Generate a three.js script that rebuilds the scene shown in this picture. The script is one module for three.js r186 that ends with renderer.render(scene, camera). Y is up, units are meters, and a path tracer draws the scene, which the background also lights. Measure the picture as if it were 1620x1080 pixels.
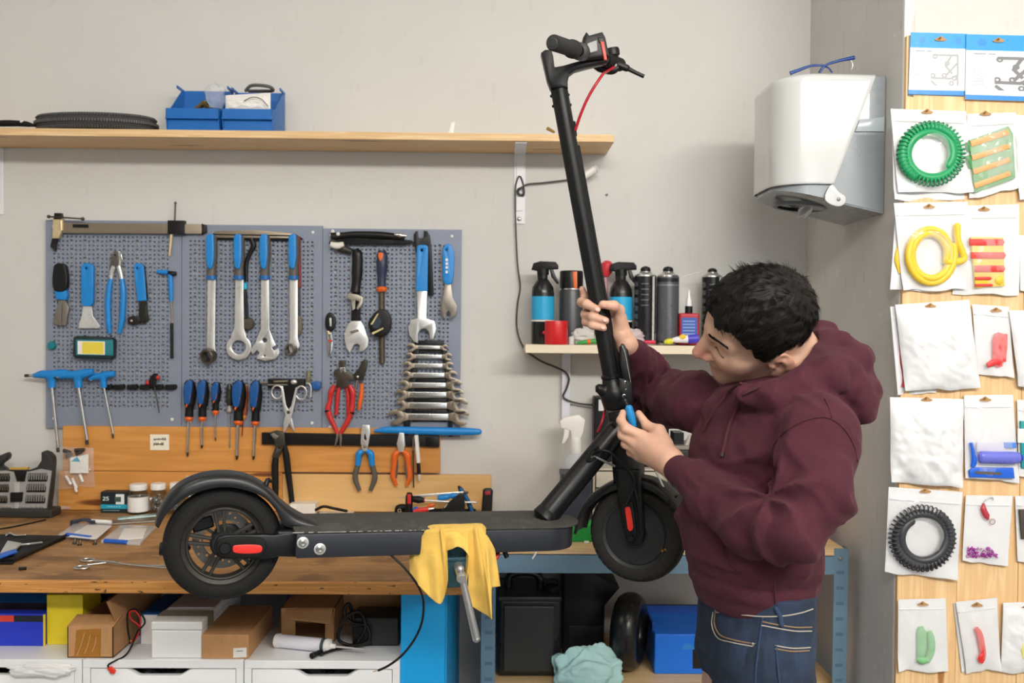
import * as THREE from 'three';
import { RoundedBoxGeometry } from 'three/addons/geometries/RoundedBoxGeometry.js';
import { mergeGeometries, toCreasedNormals as creaseMetres } from 'three/addons/utils/BufferGeometryUtils.js';
import { RectAreaLightUniformsLib } from 'three/addons/lights/RectAreaLightUniformsLib.js';

// ---------------------------------------------------------------- camera, daylight, lamps, exposure
const scene = new THREE.Scene();
const camera = new THREE.PerspectiveCamera(40.86, 1.5, 0.05, 60);
camera.position.set(0, 1.47, 2.9);
camera.rotation.order = 'YXZ';
camera.rotation.set(-0.0200, -0.012, 0.0088);
camera.updateMatrixWorld(true); camera.updateProjectionMatrix();
camera.focus = 1.85; camera.userData.fStop = 5.6;
scene.background = new THREE.Color(0.86, 0.93, 1.0);
scene.backgroundIntensity = 4.2;
const renderer = new THREE.WebGLRenderer();
renderer.toneMapping = THREE.LinearToneMapping;
renderer.toneMappingExposure = 0.71;
renderer.shadowMap.enabled = true;
RectAreaLightUniformsLib.init();
// ceiling lamps: x, y, z, width, length, tilt towards the back wall, strength
const LAMPS = [[-1.2, 2.93, 1.9, 0.3, 1.4, 0, 5], [0.7, 2.93, 1.9, 0.3, 1.4, 0, 5], [0.25, 2.86, 3.9, 1.4, 0.24, 1.1, 66], [1.75, 2.86, 3.9, 1.4, 0.24, 1.1, 66]];
const LAMP_COLOR = 0xfff9f0;

// ---------------------------------------------------------------- helpers
const V = (x, y, z) => new THREE.Vector3(x, y, z);
let seed = 7;
const rnd = () => { seed = (seed * 1664525 + 1013904223) >>> 0; return seed / 4294967296; };
const rr = (a, b) => a + (b - a) * rnd();
const lerp = (a, b, t) => a + (b - a) * t;
const clamp = (x, a = 0, b = 1) => Math.min(b, Math.max(a, x));
const sst = (a, b, x) => { const t = clamp((x - a) / (b - a)); return t * t * (3 - 2 * t); };
// a point of the place, measured in the photograph at a known distance from the back wall
function at(px, py, z) {
const p = V(px / 1620 * 2 - 1, 1 - py / 1080 * 2, 0.5).unproject(camera).sub(camera.position);
return camera.position.clone().addScaledVector(p, (z - camera.position.z) / p.z);
}
const atX = (px, py, x) => { const p = V(px / 1620 * 2 - 1, 1 - py / 1080 * 2, 0.5).unproject(camera).sub(camera.position); return camera.position.clone().addScaledVector(p, (x - camera.position.x) / p.x); };
const atY = (px, py, y) => { const p = V(px / 1620 * 2 - 1, 1 - py / 1080 * 2, 0.5).unproject(camera).sub(camera.position); return camera.position.clone().addScaledVector(p, (y - camera.position.y) / p.y); };
const ppm = (z) => 1450 / (2.9 - z);           // pixels per metre at a distance

const used = {};
function numbered(n) { const k = used[n] = (used[n] ?? -1) + 1; return k ? n + '_' + String(k).padStart(3, '0') : n; }
function prep(g, keepUV) {
let q = g.index ? g.toNonIndexed() : g;
for (const k of Object.keys(q.attributes)) if (!['position', 'normal', 'uv'].includes(k)) q.deleteAttribute(k);
if (!q.attributes.normal) q.computeVertexNormals();
if (!keepUV || !q.attributes.uv) boxUV(q);
return q;
}
function boxUV(g, s = 1) {
const p = g.attributes.position, n = g.attributes.normal, uv = new Float32Array(p.count * 2);
const face = !g.index;
for (let i = 0; i < p.count; i++) {
let ax, ay, az;
if (face) { const k = i - i % 3; ax = Math.abs(n.getX(k) + n.getX(k + 1) + n.getX(k + 2)); ay = Math.abs(n.getY(k) + n.getY(k + 1) + n.getY(k + 2)); az = Math.abs(n.getZ(k) + n.getZ(k + 1) + n.getZ(k + 2)); }
else { ax = Math.abs(n.getX(i)); ay = Math.abs(n.getY(i)); az = Math.abs(n.getZ(i)); }
if (az >= ax && az >= ay) { uv[2 * i] = p.getX(i) * s; uv[2 * i + 1] = p.getY(i) * s; }
else if (ay >= ax) { uv[2 * i] = p.getX(i) * s; uv[2 * i + 1] = p.getZ(i) * s; }
else { uv[2 * i] = p.getZ(i) * s; uv[2 * i + 1] = p.getY(i) * s; }
}
g.setAttribute('uv', new THREE.BufferAttribute(uv, 2));
return g;
}
const merge = (list, keepUV) => { const a = [list].flat(9).filter(Boolean).map((g) => prep(g, keepUV)); return a.length === 1 ? a[0] : mergeGeometries(a); };
const things = [];
function tag(o, label, category, group) { o.userData = { ...o.userData, label, category }; if (group) o.userData.group = group; return o; }
// a thing: a Group whose children are its parts (moved to the thing's base once all parts are there)
function thing(name, label, category, group) { const o = new THREE.Group(); o.name = numbered(name); scene.add(o); tag(o, label, category, group); things.push(o); return o; }
function mk(name, geos, mat, keepUV) { const m = new THREE.Mesh(geos.isBufferGeometry && geos.index && keepUV ? geos : merge(geos, keepUV), mat); m.name = name; m.castShadow = m.receiveShadow = true; return m; }
function part(parent, name, geos, mat, label, keepUV) { const m = mk(name, geos, mat, keepUV); if (label) m.userData.label = label; parent.add(m); return m; }
function solo(name, label, category, geos, mat, group, keepUV) { const m = mk(numbered(name), geos, mat, keepUV); tag(m, label, category, group); scene.add(m); things.push(m); return m; }
function struct(name, geos, mat, parent, keepUV) { const m = mk(name, geos, mat, keepUV); if (!parent) m.userData.kind = 'structure'; (parent ?? scene).add(m); return m; }
function rebase() {
const done = new Set();
for (const o of things) {
if (o.userData.local) { delete o.userData.local; continue; }
const b = new THREE.Box3();
o.traverse((m) => { if (m.geometry) { m.geometry.computeBoundingBox(); b.union(m.geometry.boundingBox); } });
const c = V((b.min.x + b.max.x) / 2, b.min.y, (b.min.z + b.max.z) / 2);
o.traverse((m) => { if (m.geometry && !done.has(m.geometry)) { m.geometry.translate(-c.x, -c.y, -c.z); m.geometry.computeBoundingBox(); done.add(m.geometry); } });
o.position.copy(c);
}
}
const box = (x, y, z, w, h, d, r = 0.002) => { const g = r > 0 && Math.min(w, h, d) > 2.2 * r ? new RoundedBoxGeometry(w, h, d, 2, r) : new THREE.BoxGeometry(w, h, d); g.translate(x, y, z); return g; };
// a box given by its corners
const boxB = (x0, x1, y0, y1, z0, z1, r = 0.002) => box((x0 + x1) / 2, (y0 + y1) / 2, (z0 + z1) / 2, Math.abs(x1 - x0), Math.abs(y1 - y0), Math.abs(z1 - z0), r);
// a box whose front face is measured in the photograph at z1
function boxP(px0, py0, px1, py1, z0, z1, r = 0.002) { const a = at(px0, py0, z1), b = at(px1, py1, z1); return boxB(a.x, b.x, b.y, a.y, z0, z1, r); }
const UP = V(0, 1, 0);
// small parts: the crease test rounds positions to a centimetre, so it runs on an enlarged copy
const creased = (g, a) => { g.scale(1000, 1000, 1000); const q = creaseMetres(g, a); q.scale(0.001, 0.001, 0.001); return q; };
function orient(g, a, dir) { g.applyQuaternion(new THREE.Quaternion().setFromUnitVectors(UP, dir.clone().normalize())); g.translate(a.x, a.y, a.z); return g; }
function rod(a, b, r0, r1 = r0, n = 14) { const d = b.clone().sub(a), L = d.length(), e = Math.min(r0, r1, L / 2) * 0.22; const g = new THREE.LatheGeometry([[0, 0], [r0 - e, 0], [r0, e], [r1, L - e], [r1 - e, L], [0, L]].map((q) => new THREE.Vector2(Math.max(q[0], 1e-5), q[1])), n); return orient(creased(g, 0.7), a, d); }
function lathe(profile, a, dir = UP, n = 28, crease = 0.6) { const g = new THREE.LatheGeometry(profile.map((q) => new THREE.Vector2(Math.max(q[0], 1e-5), q[1])), n); return orient(creased(g, crease), a, dir); }
function tube(pts, r, n = 40, m = 8, closed = false) { const c = new THREE.CatmullRomCurve3(pts, closed, 'centripetal'); const g = new THREE.TubeGeometry(c, n, r, m, closed); if (closed) return g; return [g, ball(pts[0], r, 6), ball(pts[pts.length - 1], r, 6)]; }
function ball(p, r, n = 14, sx = 1, sy = 1, sz = 1) { const g = new THREE.SphereGeometry(r, n * 2, n); g.scale(sx, sy, sz); g.translate(p.x, p.y, p.z); return g; }
function toShape(pts, smooth) {
if (!smooth) return new THREE.Shape(pts.map((p) => new THREE.Vector2(p[0], p[1])));
const c = new THREE.CatmullRomCurve3(pts.map((p) => V(p[0], p[1], 0)), true, 'centripetal');
return new THREE.Shape(c.getPoints(pts.length * 5).slice(0, -1).map((p) => new THREE.Vector2(p.x, p.y)));
}
// an outline in the photograph's pixels, extruded from depth z towards the room by t
function plate(pts, z, t, o = {}) {
const zc = z + t / 2, w = pts.map((p) => { const q = at(p[0], p[1], zc); return [q.x, q.y]; });
const sh = toShape(w, o.smooth);
for (const h of o.holes ?? []) { if (h.length === 3) { const q = at(h[0], h[1], zc), r = h[2] / ppm(zc), e = new THREE.Path(); e.absellipse(q.x, q.y, r, r, 0, Math.PI * 2); sh.holes.push(e); } else sh.holes.push(new THREE.Path(toShape(h.map((p) => { const q = at(p[0], p[1], zc); return [q.x, q.y]; }), o.smooth).getPoints())); }
const b = o.bevel ?? Math.min(0.0012, t * 0.3);
const g = new THREE.ExtrudeGeometry(sh, { depth: t - 2 * b, bevelEnabled: b > 0, bevelThickness: b, bevelSize: b, bevelOffset: -b * 0.6, bevelSegments: 2, curveSegments: 14 });
g.translate(0, 0, z + b);
return creased(g, 0.5);
}
// outline in metres (x, y), extruded in z
function slab(pts, z, t, o = {}) { const sh = toShape(pts, o.smooth); for (const h of o.holes ?? []) { const e = new THREE.Path(); e.absellipse(h[0], h[1], h[2], h[2], 0, Math.PI * 2); sh.holes.push(e); } const b = o.bevel ?? Math.min(0.002, t * 0.3); const g = new THREE.ExtrudeGeometry(sh, { depth: t - 2 * b, bevelEnabled: b > 0, bevelThickness: b, bevelSize: b, bevelOffset: -b, bevelSegments: 2, curveSegments: 24 }); g.translate(0, 0, z + b); return creased(g, 0.5); }
// rod between two pixel points on a depth plane, radii in pixels
const rodP = (x0, y0, x1, y1, z, r0, r1 = r0, n = 14) => rod(at(x0, y0, z), at(x1, y1, z), r0 / ppm(z), r1 / ppm(z), n);
// a swept tool grip: [px, py, radius px] stations on a depth plane, flattened by f
function grip(st, z, f = 0.8, n = 14) {
const pts = st.map((s) => at(s[0], s[1], z)), R = st.map((s) => s[2] / ppm(z)), N = 6, P = [], I = [];
const c = new THREE.CatmullRomCurve3(pts, false, 'centripetal'), rows = (pts.length - 1) * N + 1;
for (let i = 0; i < rows; i++) {
const t = i / (rows - 1), p = c.getPoint(t), d = c.getTangent(t), s = V(d.y, -d.x, 0).normalize();
const k = Math.min(Math.floor(t * (R.length - 1)), R.length - 2), u = t * (R.length - 1) - k, r = lerp(R[k], R[k + 1], u * u * (3 - 2 * u));
for (let j = 0; j < n; j++) { const a = j / n * Math.PI * 2; P.push(p.x + s.x * Math.cos(a) * r, p.y + s.y * Math.cos(a) * r, p.z + Math.sin(a) * r * f); }
}
for (let i = 0; i < rows - 1; i++) for (let j = 0; j < n; j++) { const a = i * n + j, b = i * n + (j + 1) % n; I.push(a, b, a + n, b, b + n, a + n); }
for (const [row, flip] of [[0, 0], [rows - 1, 1]]) { const k = P.length / 3, q = row ? pts[pts.length - 1] : pts[0]; P.push(q.x, q.y, q.z); for (let j = 0; j < n; j++) { const a = row * n + j, b = row * n + (j + 1) % n; flip ? I.push(a, b, k) : I.push(b, a, k); } }
const g = new THREE.BufferGeometry(); g.setAttribute('position', new THREE.Float32BufferAttribute(P, 3)); g.setIndex(I); g.computeVertexNormals();
return creased(g, 0.8);
}
// a grid surface from a function (u, v) -> Vector3, with thickness
function sheet(f, nu, nv, t = 0.0012) {
const P = [], N = [], UVs = [], I = [], S = [];
for (let j = 0; j <= nv; j++) for (let i = 0; i <= nu; i++) S.push(f(i / nu, j / nv));
const g0 = new THREE.BufferGeometry(), idx = [];
for (let j = 0; j < nv; j++) for (let i = 0; i < nu; i++) { const a = j * (nu + 1) + i; idx.push(a, a + 1, a + nu + 1, a + 1, a + nu + 2, a + nu + 1); }
g0.setAttribute('position', new THREE.Float32BufferAttribute(S.flatMap((p) => [p.x, p.y, p.z]), 3)); g0.setIndex(idx); g0.computeVertexNormals();
const n = g0.attributes.normal, c = S.length;
for (let s = 0; s < 2; s++) for (let k = 0; k < c; k++) { const h = (s ? -0.5 : 0.5) * t; P.push(S[k].x + n.getX(k) * h, S[k].y + n.getY(k) * h, S[k].z + n.getZ(k) * h); UVs.push((k % (nu + 1)) / nu, Math.floor(k / (nu + 1)) / nv); }
for (let k = 0; k < idx.length; k += 3) { I.push(idx[k], idx[k + 1], idx[k + 2]); I.push(c + idx[k], c + idx[k + 2], c + idx[k + 1]); }
const rim = []; for (let i = 0; i < nu; i++) rim.push(i); for (let j = 0; j < nv; j++) rim.push(j * (nu + 1) + nu); for (let i = nu; i > 0; i--) rim.push(nv * (nu + 1) + i); for (let j = nv; j > 0; j--) rim.push(j * (nu + 1));
for (let k = 0; k < rim.length; k++) { const a = rim[k], b = rim[(k + 1) % rim.length]; I.push(a, a + c, b, b, a + c, b + c); }
const g = new THREE.BufferGeometry(); g.setAttribute('position', new THREE.Float32BufferAttribute(P, 3)); g.setAttribute('uv', new THREE.Float32BufferAttribute(UVs, 2)); g.setIndex(I); g.computeVertexNormals();
return g;
}

// ---------------------------------------------------------------- noise and textures
const H = (x, y, z = 0) => { let h = (x * 374761393 + y * 668265263 + z * 2147483647) | 0; h = Math.imul(h ^ (h >>> 13), 1274126177); h ^= h >>> 16; return (h >>> 0) / 4294967296; };
function vn(x, y, px, py, s = 0) {       // tileable value noise
const xi = Math.floor(x), yi = Math.floor(y), fx = x - xi, fy = y - yi, u = fx * fx * (3 - 2 * fx), v = fy * fy * (3 - 2 * fy);
const m = (a, p) => ((a % p) + p) % p, a = m(xi, px), b = m(xi + 1, px), c = m(yi, py), d = m(yi + 1, py);
return lerp(lerp(H(a, c, s), H(b, c, s), u), lerp(H(a, d, s), H(b, d, s), u), v);
}
function fb(u, v, fx, fy, o = 4, s = 0) { let r = 0, a = 0.5; for (let i = 0; i < o; i++) { r += a * vn(u * fx, v * fy, fx, fy, s + i); fx *= 2; fy *= 2; a /= 2; } return r / (1 - a * 2 + a); }
function n3(x, y, z) {                   // 3D value noise, -1..1
const xi = Math.floor(x), yi = Math.floor(y), zi = Math.floor(z), f = (t) => t * t * (3 - 2 * t), u = f(x - xi), v = f(y - yi), w = f(z - zi);
const h = (a, b, c) => H(xi + a, yi + b, (zi + c) * 31 + 5);
return 2 * lerp(lerp(lerp(h(0, 0, 0), h(1, 0, 0), u), lerp(h(0, 1, 0), h(1, 1, 0), u), v), lerp(lerp(h(0, 0, 1), h(1, 0, 1), u), lerp(h(0, 1, 1), h(1, 1, 1), u), v), w) - 1;
}
const hex = (c) => [(c >> 16) & 255, (c >> 8) & 255, c & 255];
function tex(w, h, f, o = {}) {          // f(u, v) -> [r, g, b] 0..255
const d = new Uint8Array(w * h * 4);
for (let y = 0; y < h; y++) for (let x = 0; x < w; x++) { const c = f((x + 0.5) / w, (y + 0.5) / h), k = (y * w + x) * 4; d[k] = clamp(c[0], 0, 255); d[k + 1] = clamp(c[1], 0, 255); d[k + 2] = clamp(c[2], 0, 255); d[k + 3] = 255; }
const t = new THREE.DataTexture(d, w, h); t.magFilter = t.minFilter = THREE.LinearFilter; t.wrapS = t.wrapT = THREE.RepeatWrapping;
if (!o.data) t.colorSpace = THREE.SRGBColorSpace;
t.repeat.set(1 / (o.m ?? 1), 1 / (o.mv ?? o.m ?? 1)); if (o.rot) t.rotation = o.rot; t.needsUpdate = true; return t;
}
const gray = (f, n, m) => tex(n, n, (u, v) => { const g = 255 * f(u, v); return [g, g, g]; }, { data: true, m });
const T = {
grain: gray((u, v) => 0.5 + 0.7 * (fb(u, v, 64, 64, 2, 3) - 0.5), 256, 0.12),
smudge: gray((u, v) => 0.75 + 0.5 * (fb(u, v, 6, 6, 4, 9) - 0.5), 256, 0.35),
plaster: gray((u, v) => 0.5 + 0.5 * (fb(u, v, 8, 8, 6, 1) - 0.5), 512, 0.8),
weave: gray((u, v) => 0.5 + 0.25 * Math.sin(u * 96 * 2 * Math.PI) * Math.sin(v * 96 * 2 * Math.PI) + 0.4 * (fb(u, v, 40, 40, 3, 4) - 0.5), 512, 0.12),
brushed: gray((u, v) => 0.5 + 0.6 * (fb(u, v, 8, 160, 2, 6) - 0.5), 256, 0.15),
grip: gray((u, v) => (H(Math.floor(u * 128), Math.floor(v * 128), 3) * 0.6 + fb(u, v, 32, 32, 3, 5) * 0.4), 256, 0.11),
};
const mix3 = (a, b, t) => [lerp(a[0], b[0], t), lerp(a[1], b[1], t), lerp(a[2], b[2], t)];
function wood(light, dark, o = {}) {     // grain along u
const a = hex(light), b = hex(dark), s = o.s ?? 1, knots = (o.knots ?? []);
return tex(o.w ?? 512, o.h ?? 512, (u, v) => {
let vv = v, kn = 0;
for (const [ku, kv, kr] of knots) { const du = (u - ku) / 2.2, dv = v - kv, d = Math.hypot(du, dv); vv += 0.5 * kr * Math.exp(-d * d / (kr * kr * 3)) * Math.sign(dv || 1); kn = Math.max(kn, 1 - sst(kr * 0.5, kr, d)); }
const ring = fb(u, vv, 2, o.f ?? 14, 3, s), fine = fb(u, v, 6, 160, 2, s + 20), big = fb(u, v, 3, 2, 3, s + 40);
let t = 0.6 * Math.abs(Math.sin(ring * (o.rings ?? 26))) + 0.5 * (fine - 0.3) + 0.5 * (big - 0.5);
let c = mix3(a, b, clamp(t * (o.k ?? 0.75)));
if (kn) c = mix3(c, hex(o.knot ?? 0x6b3d1c), kn * 0.8);
return o.over ? o.over(c, u, v) : c;
}, { m: o.m ?? 0.6, mv: o.mv, rot: o.rot });
}
const mats = {};
function mat(color, rough = 0.5, metal = 0, o = {}) {
const key = o.map || o.alphaMap ? null : [color, rough, metal, JSON.stringify(o, (k, v) => v?.isTexture ? v.uuid : v)].join('|');
if (key && mats[key]) return mats[key];
const { bump, bs, ...rest } = o;
const m = new THREE.MeshPhysicalMaterial({ color, roughness: rough, metalness: metal, ...rest });
const b = bump === undefined ? T.grain : bump; if (b) { m.bumpMap = b; m.bumpScale = bs ?? 0.00012; }
if (!o.roughnessMap && rough > 0.12 && rough < 0.75 && !o.transmission) m.roughnessMap = T.smudge, m.roughness = Math.min(1, rough * 1.3);
if (key) mats[key] = m; return m;
}
function canvasTex(w, h, draw) { const c = document.createElement('canvas'); c.width = w; c.height = h; const x = c.getContext('2d'); draw(x, w, h); const t = new THREE.CanvasTexture(c); t.colorSpace = THREE.SRGBColorSpace; t.magFilter = t.minFilter = THREE.LinearFilter; return t; }
// common finishes
const BLACK = mat(0x0e0f10, 0.42, 0, { specularIntensity: 0.7 }), BLACKM = mat(0x0d0e0f, 0.6, 0, { specularIntensity: 0.6 }), RUBBER = mat(0x151616, 0.78, 0, { specularIntensity: 0.6 }), STEEL = mat(0xc9cac8, 0.28, 1, { bump: T.brushed, bs: 0.00006 }), CHROME = mat(0xd8d8d6, 0.16, 1), DARKSTEEL = mat(0x55524c, 0.4, 0.9), WHITEP = mat(0xeceae6, 0.5), PBLUE = mat(0x0d78c4, 0.42), PBLUE2 = mat(0x0e5296, 0.42), ORANGE = mat(0xe2641a, 0.45), RED = mat(0xc32a28, 0.42), SATIN = mat(0xdcdcda, 0.34, 0.75, { bump: T.brushed, bs: 0.00005 }), BRASS = mat(0xb08b48, 0.35, 0.9), GREY = mat(0x5a554f, 0.55), BRONZE = mat(0x9a8e7e, 0.38, 0.85);

// ---------------------------------------------------------------- the room
const XS = at(1277, 400, 0).x, ZR = 0.672, YB = at(400, 806, 0).y, ZB = atY(400, 920, YB).z;
const wallTex = tex(512, 512, (u, v) => { const n = fb(u, v, 4, 4, 5, 2), s = fb(u, v, 60, 20, 3, 8) > 0.76 ? 4 : 0, g = 212 + 9 * (n - 0.5) - s; return [g, g - 1, g - 4]; }, { m: 1.7 });
const WALL = mat(0xffffff, 0.85, 0, { map: wallTex, bump: T.plaster, bs: 0.0012 });
const colTex = tex(512, 512, (u, v) => { const n = fb(u, v, 5, 5, 5, 5), s = fb(u, v, 60, 9, 3, 18), m = (s > 0.74 ? 12 : 0) + (fb(u, v, 30, 30, 3, 66) > 0.77 ? -8 : 0), g = 212 + 9 * (n - 0.5) - m; return [g, g - 1, g - 4]; }, { m: 0.9 });
const SIDEWALL = mat(0xffffff, 0.8, 0, { map: colTex, bump: T.plaster, bs: 0.0012 });
const CEIL = mat(0xf2f0ec, 0.9);
const floorTex = tex(256, 256, (u, v) => { const g = 128 + 40 * (fb(u, v, 8, 8, 5, 12) - 0.5); return [g, g - 2, g - 5]; }, { m: 1.5 });
const X0 = -2.5, X1 = 2.6, ZF = 5.6, YC = 3.0;
struct('floor', boxB(X0 - 0.2, X1 + 0.2, -0.15, 0, -0.2, ZF + 0.2, 0), mat(0xffffff, 0.5, 0, { map: floorTex }));
struct('ceiling', boxB(X0 - 0.2, X1 + 0.2, YC, YC + 0.15, -0.2, ZF + 0.2, 0), CEIL);
struct('wall_back', boxB(X0 - 0.2, XS + 0.2, 0, YC, -0.2, 0, 0), WALL);
struct('wall_side', boxB(XS, XS + 0.03, 0, YC, 0, ZR - 0.0005, 0), SIDEWALL);
struct('wall_right', boxB(XS + 0.03, X1 + 0.2, 0, YC, ZR - 0.2, ZR, 0), WALL);
struct('wall_left', boxB(X0 - 0.2, X0, 0, YC, 0, ZF, 0), WALL);
struct('wall_far_right', boxB(X1, X1 + 0.2, 0, YC, ZR, ZF, 0), WALL);
// the shopfront behind the photographer: a wall with one wide window
const WX0 = 0.3, WX1 = 2.4, WY0 = 0.7, WY1 = 2.75;
struct('wall_front', [boxB(X0, WX0, 0, YC, ZF, ZF + 0.2, 0), boxB(WX1, X1, 0, YC, ZF, ZF + 0.2, 0), boxB(WX0, WX1, 0, WY0, ZF, ZF + 0.2, 0), boxB(WX0, WX1, WY1, YC, ZF, ZF + 0.2, 0)], WALL);
{
const w = new THREE.Group(); w.name = 'window_1'; w.userData.kind = 'structure'; scene.add(w);
const f = 0.05, z0 = ZF + 0.05, z1 = ZF + 0.11;
struct('window_frame', [boxB(WX0, WX1, WY0, WY0 + f, z0, z1), boxB(WX0, WX1, WY1 - f, WY1, z0, z1), ...[0, 1, 2, 3].map((k) => { const x = lerp(WX0 + f / 2, WX1 - f / 2, k / 3); return boxB(x - f / 2, x + f / 2, WY0, WY1, z0, z1); })], mat(0x3a3c3e, 0.4), w);
for (let k = 0; k < 3; k++) { const x = lerp(WX0, WX1, k / 3), y = lerp(WX0, WX1, (k + 1) / 3); struct('pane', boxB(x + f / 2, y - f / 2, WY0 + f, WY1 - f, ZF + 0.077, ZF + 0.083, 0), mat(0xffffff, 0.02, 0, { transmission: 1, thickness: 0, bump: null }), w); }
}
// white corner strip where the side wall ends, beside the pine board
struct('trim_1', boxB(XS, XS + 0.016, 0, 2.62, ZR, ZR + 0.010), mat(0xe9e7e3, 0.5));
// ceiling lamps
LAMPS.forEach(([x, y, z, w, l, tilt, power], i) => {
const t = thing('ceiling_lamp', ['flat white ceiling lamp above the tool panels', 'flat white ceiling lamp above the scooter', 'long tilted ceiling lamp behind the camera on the left', 'long tilted ceiling lamp behind the camera on the right'][i], 'lamp', 'ceiling lamps'), put = (g) => { g.rotateX(tilt); g.translate(x, y, z); return g; };
part(t, 'housing', put(box(0, 0.022, 0, w + 0.04, 0.04, l + 0.04)), WHITEP); if (tilt) part(t, 'hanger', [rod(V(x - w / 3, y, z), V(x - w / 3, YC - 0.001, z), 0.006), rod(V(x + w / 3, y, z), V(x + w / 3, YC - 0.001, z), 0.006)], STEEL);
part(t, 'diffuser', put(box(0, 0, 0, w, 0.004, l, 0)), new THREE.MeshStandardMaterial({ color: 0xffffff, emissive: LAMP_COLOR, emissiveIntensity: 3 }));
const a = new THREE.RectAreaLight(LAMP_COLOR, power, w, l), d = V(0, -1, 0).applyAxisAngle(V(1, 0, 0), tilt); a.position.set(x, y, z).addScaledVector(d, 0.004); a.rotation.x = tilt - Math.PI / 2; scene.add(a);
});

// ---------------------------------------------------------------- wood
const pineTex = wood(0xf0d3a4, 0xc08f58, { s: 3, f: 16, rings: 22, k: 0.6, m: 1.1, mv: 0.25, w: 1024, h: 256, knots: [[0.12, 0.3, 0.03], [0.62, 0.7, 0.035], [0.35, 0.85, 0.02]], knot: 0x6a4a30 });
const PINE = mat(0xffffff, 0.55, 0, { map: pineTex });
const orangeTex = wood(0xdd9c50, 0xba7a36, { s: 11, f: 7, rings: 9, k: 0.6, m: 0.9, mv: 0.26, w: 1024, h: 512, knots: [[0.62, 0.45, 0.05], [0.18, 0.8, 0.03]], knot: 0x5d2c10 });
const ORANGEWOOD = mat(0xffffff, 0.5, 0, { map: orangeTex });
const paleTex = wood(0xe9bd7e, 0xcf9a56, { s: 21, f: 7, rings: 8, k: 0.5, m: 0.9, mv: 0.26, w: 1024, h: 512, knots: [[0.86, 0.35, 0.06]], knot: 0x70402a });
const PALEWOOD = mat(0xffffff, 0.5, 0, { map: paleTex });
const benchTex = wood(0xb58a58, 0x8a6238, { s: 31, f: 10, rings: 10, k: 0.8, m: 1.3, mv: 0.8, w: 1024, h: 1024, over(c, u, v) {
const st = fb(u, v, 9, 8, 5, 71), wear = fb(u, v, 30, 60, 4, 93), sp = fb(u, v, 120, 120, 2, 55);
c = mix3(c, [96, 66, 38], sst(0.52, 0.7, st) * 0.55); if (wear > 0.66) c = mix3(c, [196, 150, 96], sst(0.66, 0.74, wear) * 0.75); if (sp > 0.78) c = mix3(c, [30, 22, 16], 0.8); return c;
} });
const BENCHWOOD = mat(0xffffff, 0.5, 0, { map: benchTex });
const edgeTex = wood(0xdb9f58, 0xa0652c, { s: 41, f: 8, rings: 20, k: 0.75, m: 0.9, mv: 0.12, w: 1024, h: 128, over(c, u, v) { const sp = fb(u, v, 60, 20, 3, 77); return sp > 0.73 ? mix3(c, [50, 30, 16], 0.7) : c; } });
const EDGEWOOD = mat(0xffffff, 0.5, 0, { map: edgeTex });

// ---------------------------------------------------------------- workbench
{
const xr = at(742, 930, ZB).x, t = thing('workbench', 'worn brown wooden workbench with a blue painted leg', 'workbench');
part(t, 'worktop', boxB(-2.4, at(761, 1000, atY(850, 867, YB).z).x - 0.003, YB - 0.028, YB, 0.004, ZB - 0.012, 0.002), BENCHWOOD);
part(t, 'front_edge', boxB(-2.4, xr, YB - 0.029, YB - 0.0006, ZB - 0.012, ZB, 0.003), EDGEWOOD, 'paler sawn front edge with knots and ink marks');
const za = ZB - 0.03, a = at(634, 1000, za).x, b = at(706, 1000, za).x, BLUEPAINT = mat(0x0aa2e8, 0.42);
part(t, 'leg', [boxB(a, b - 0.003, 0.001, YB - 0.03, za - 0.02, za), boxB(a, a + 0.02, 0.001, YB - 0.03, 0.06, za - 0.02)], BLUEPAINT, 'bright blue leg panel');
part(t, 'leg', [boxB(b - 0.022, b, 0.001, YB - 0.03, 0.06, za - 0.0225)], BLUEPAINT);
part(t, 'leg', boxB(-2.38, -2.28, 0.001, YB - 0.03, 0.06, za), BLUEPAINT);
}
// three boards fixed to the wall behind the bench
{
const t = thing('wall_board', 'varnished wooden boards fixed to the wall above the bench', 'board');
const xa = at(98, 700, 0.03).x, xb = at(696, 700, 0.03).x, xc = at(777, 780, 0.03).x, xm = at(446, 780, 0.03).x;
const yA = at(400, 676, 0.03).y, y1 = at(400, 747, 0.03).y, y2 = at(740, 752, 0.03).y;
part(t, 'plank', boxB(xa, xb, y1 + 0.001, yA, 0.002, 0.026), ORANGEWOOD, 'upper orange plank');
part(t, 'plank', boxB(xa - 0.015, xm, YB + 0.001, y1 - 0.0005, 0.002, 0.025), ORANGEWOOD, 'lower orange plank on the left');
part(t, 'plank', boxB(xm + 0.001, xc, YB + 0.001, y2, 0.002, 0.0265), PALEWOOD, 'lower pale plank on the right');
}
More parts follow.
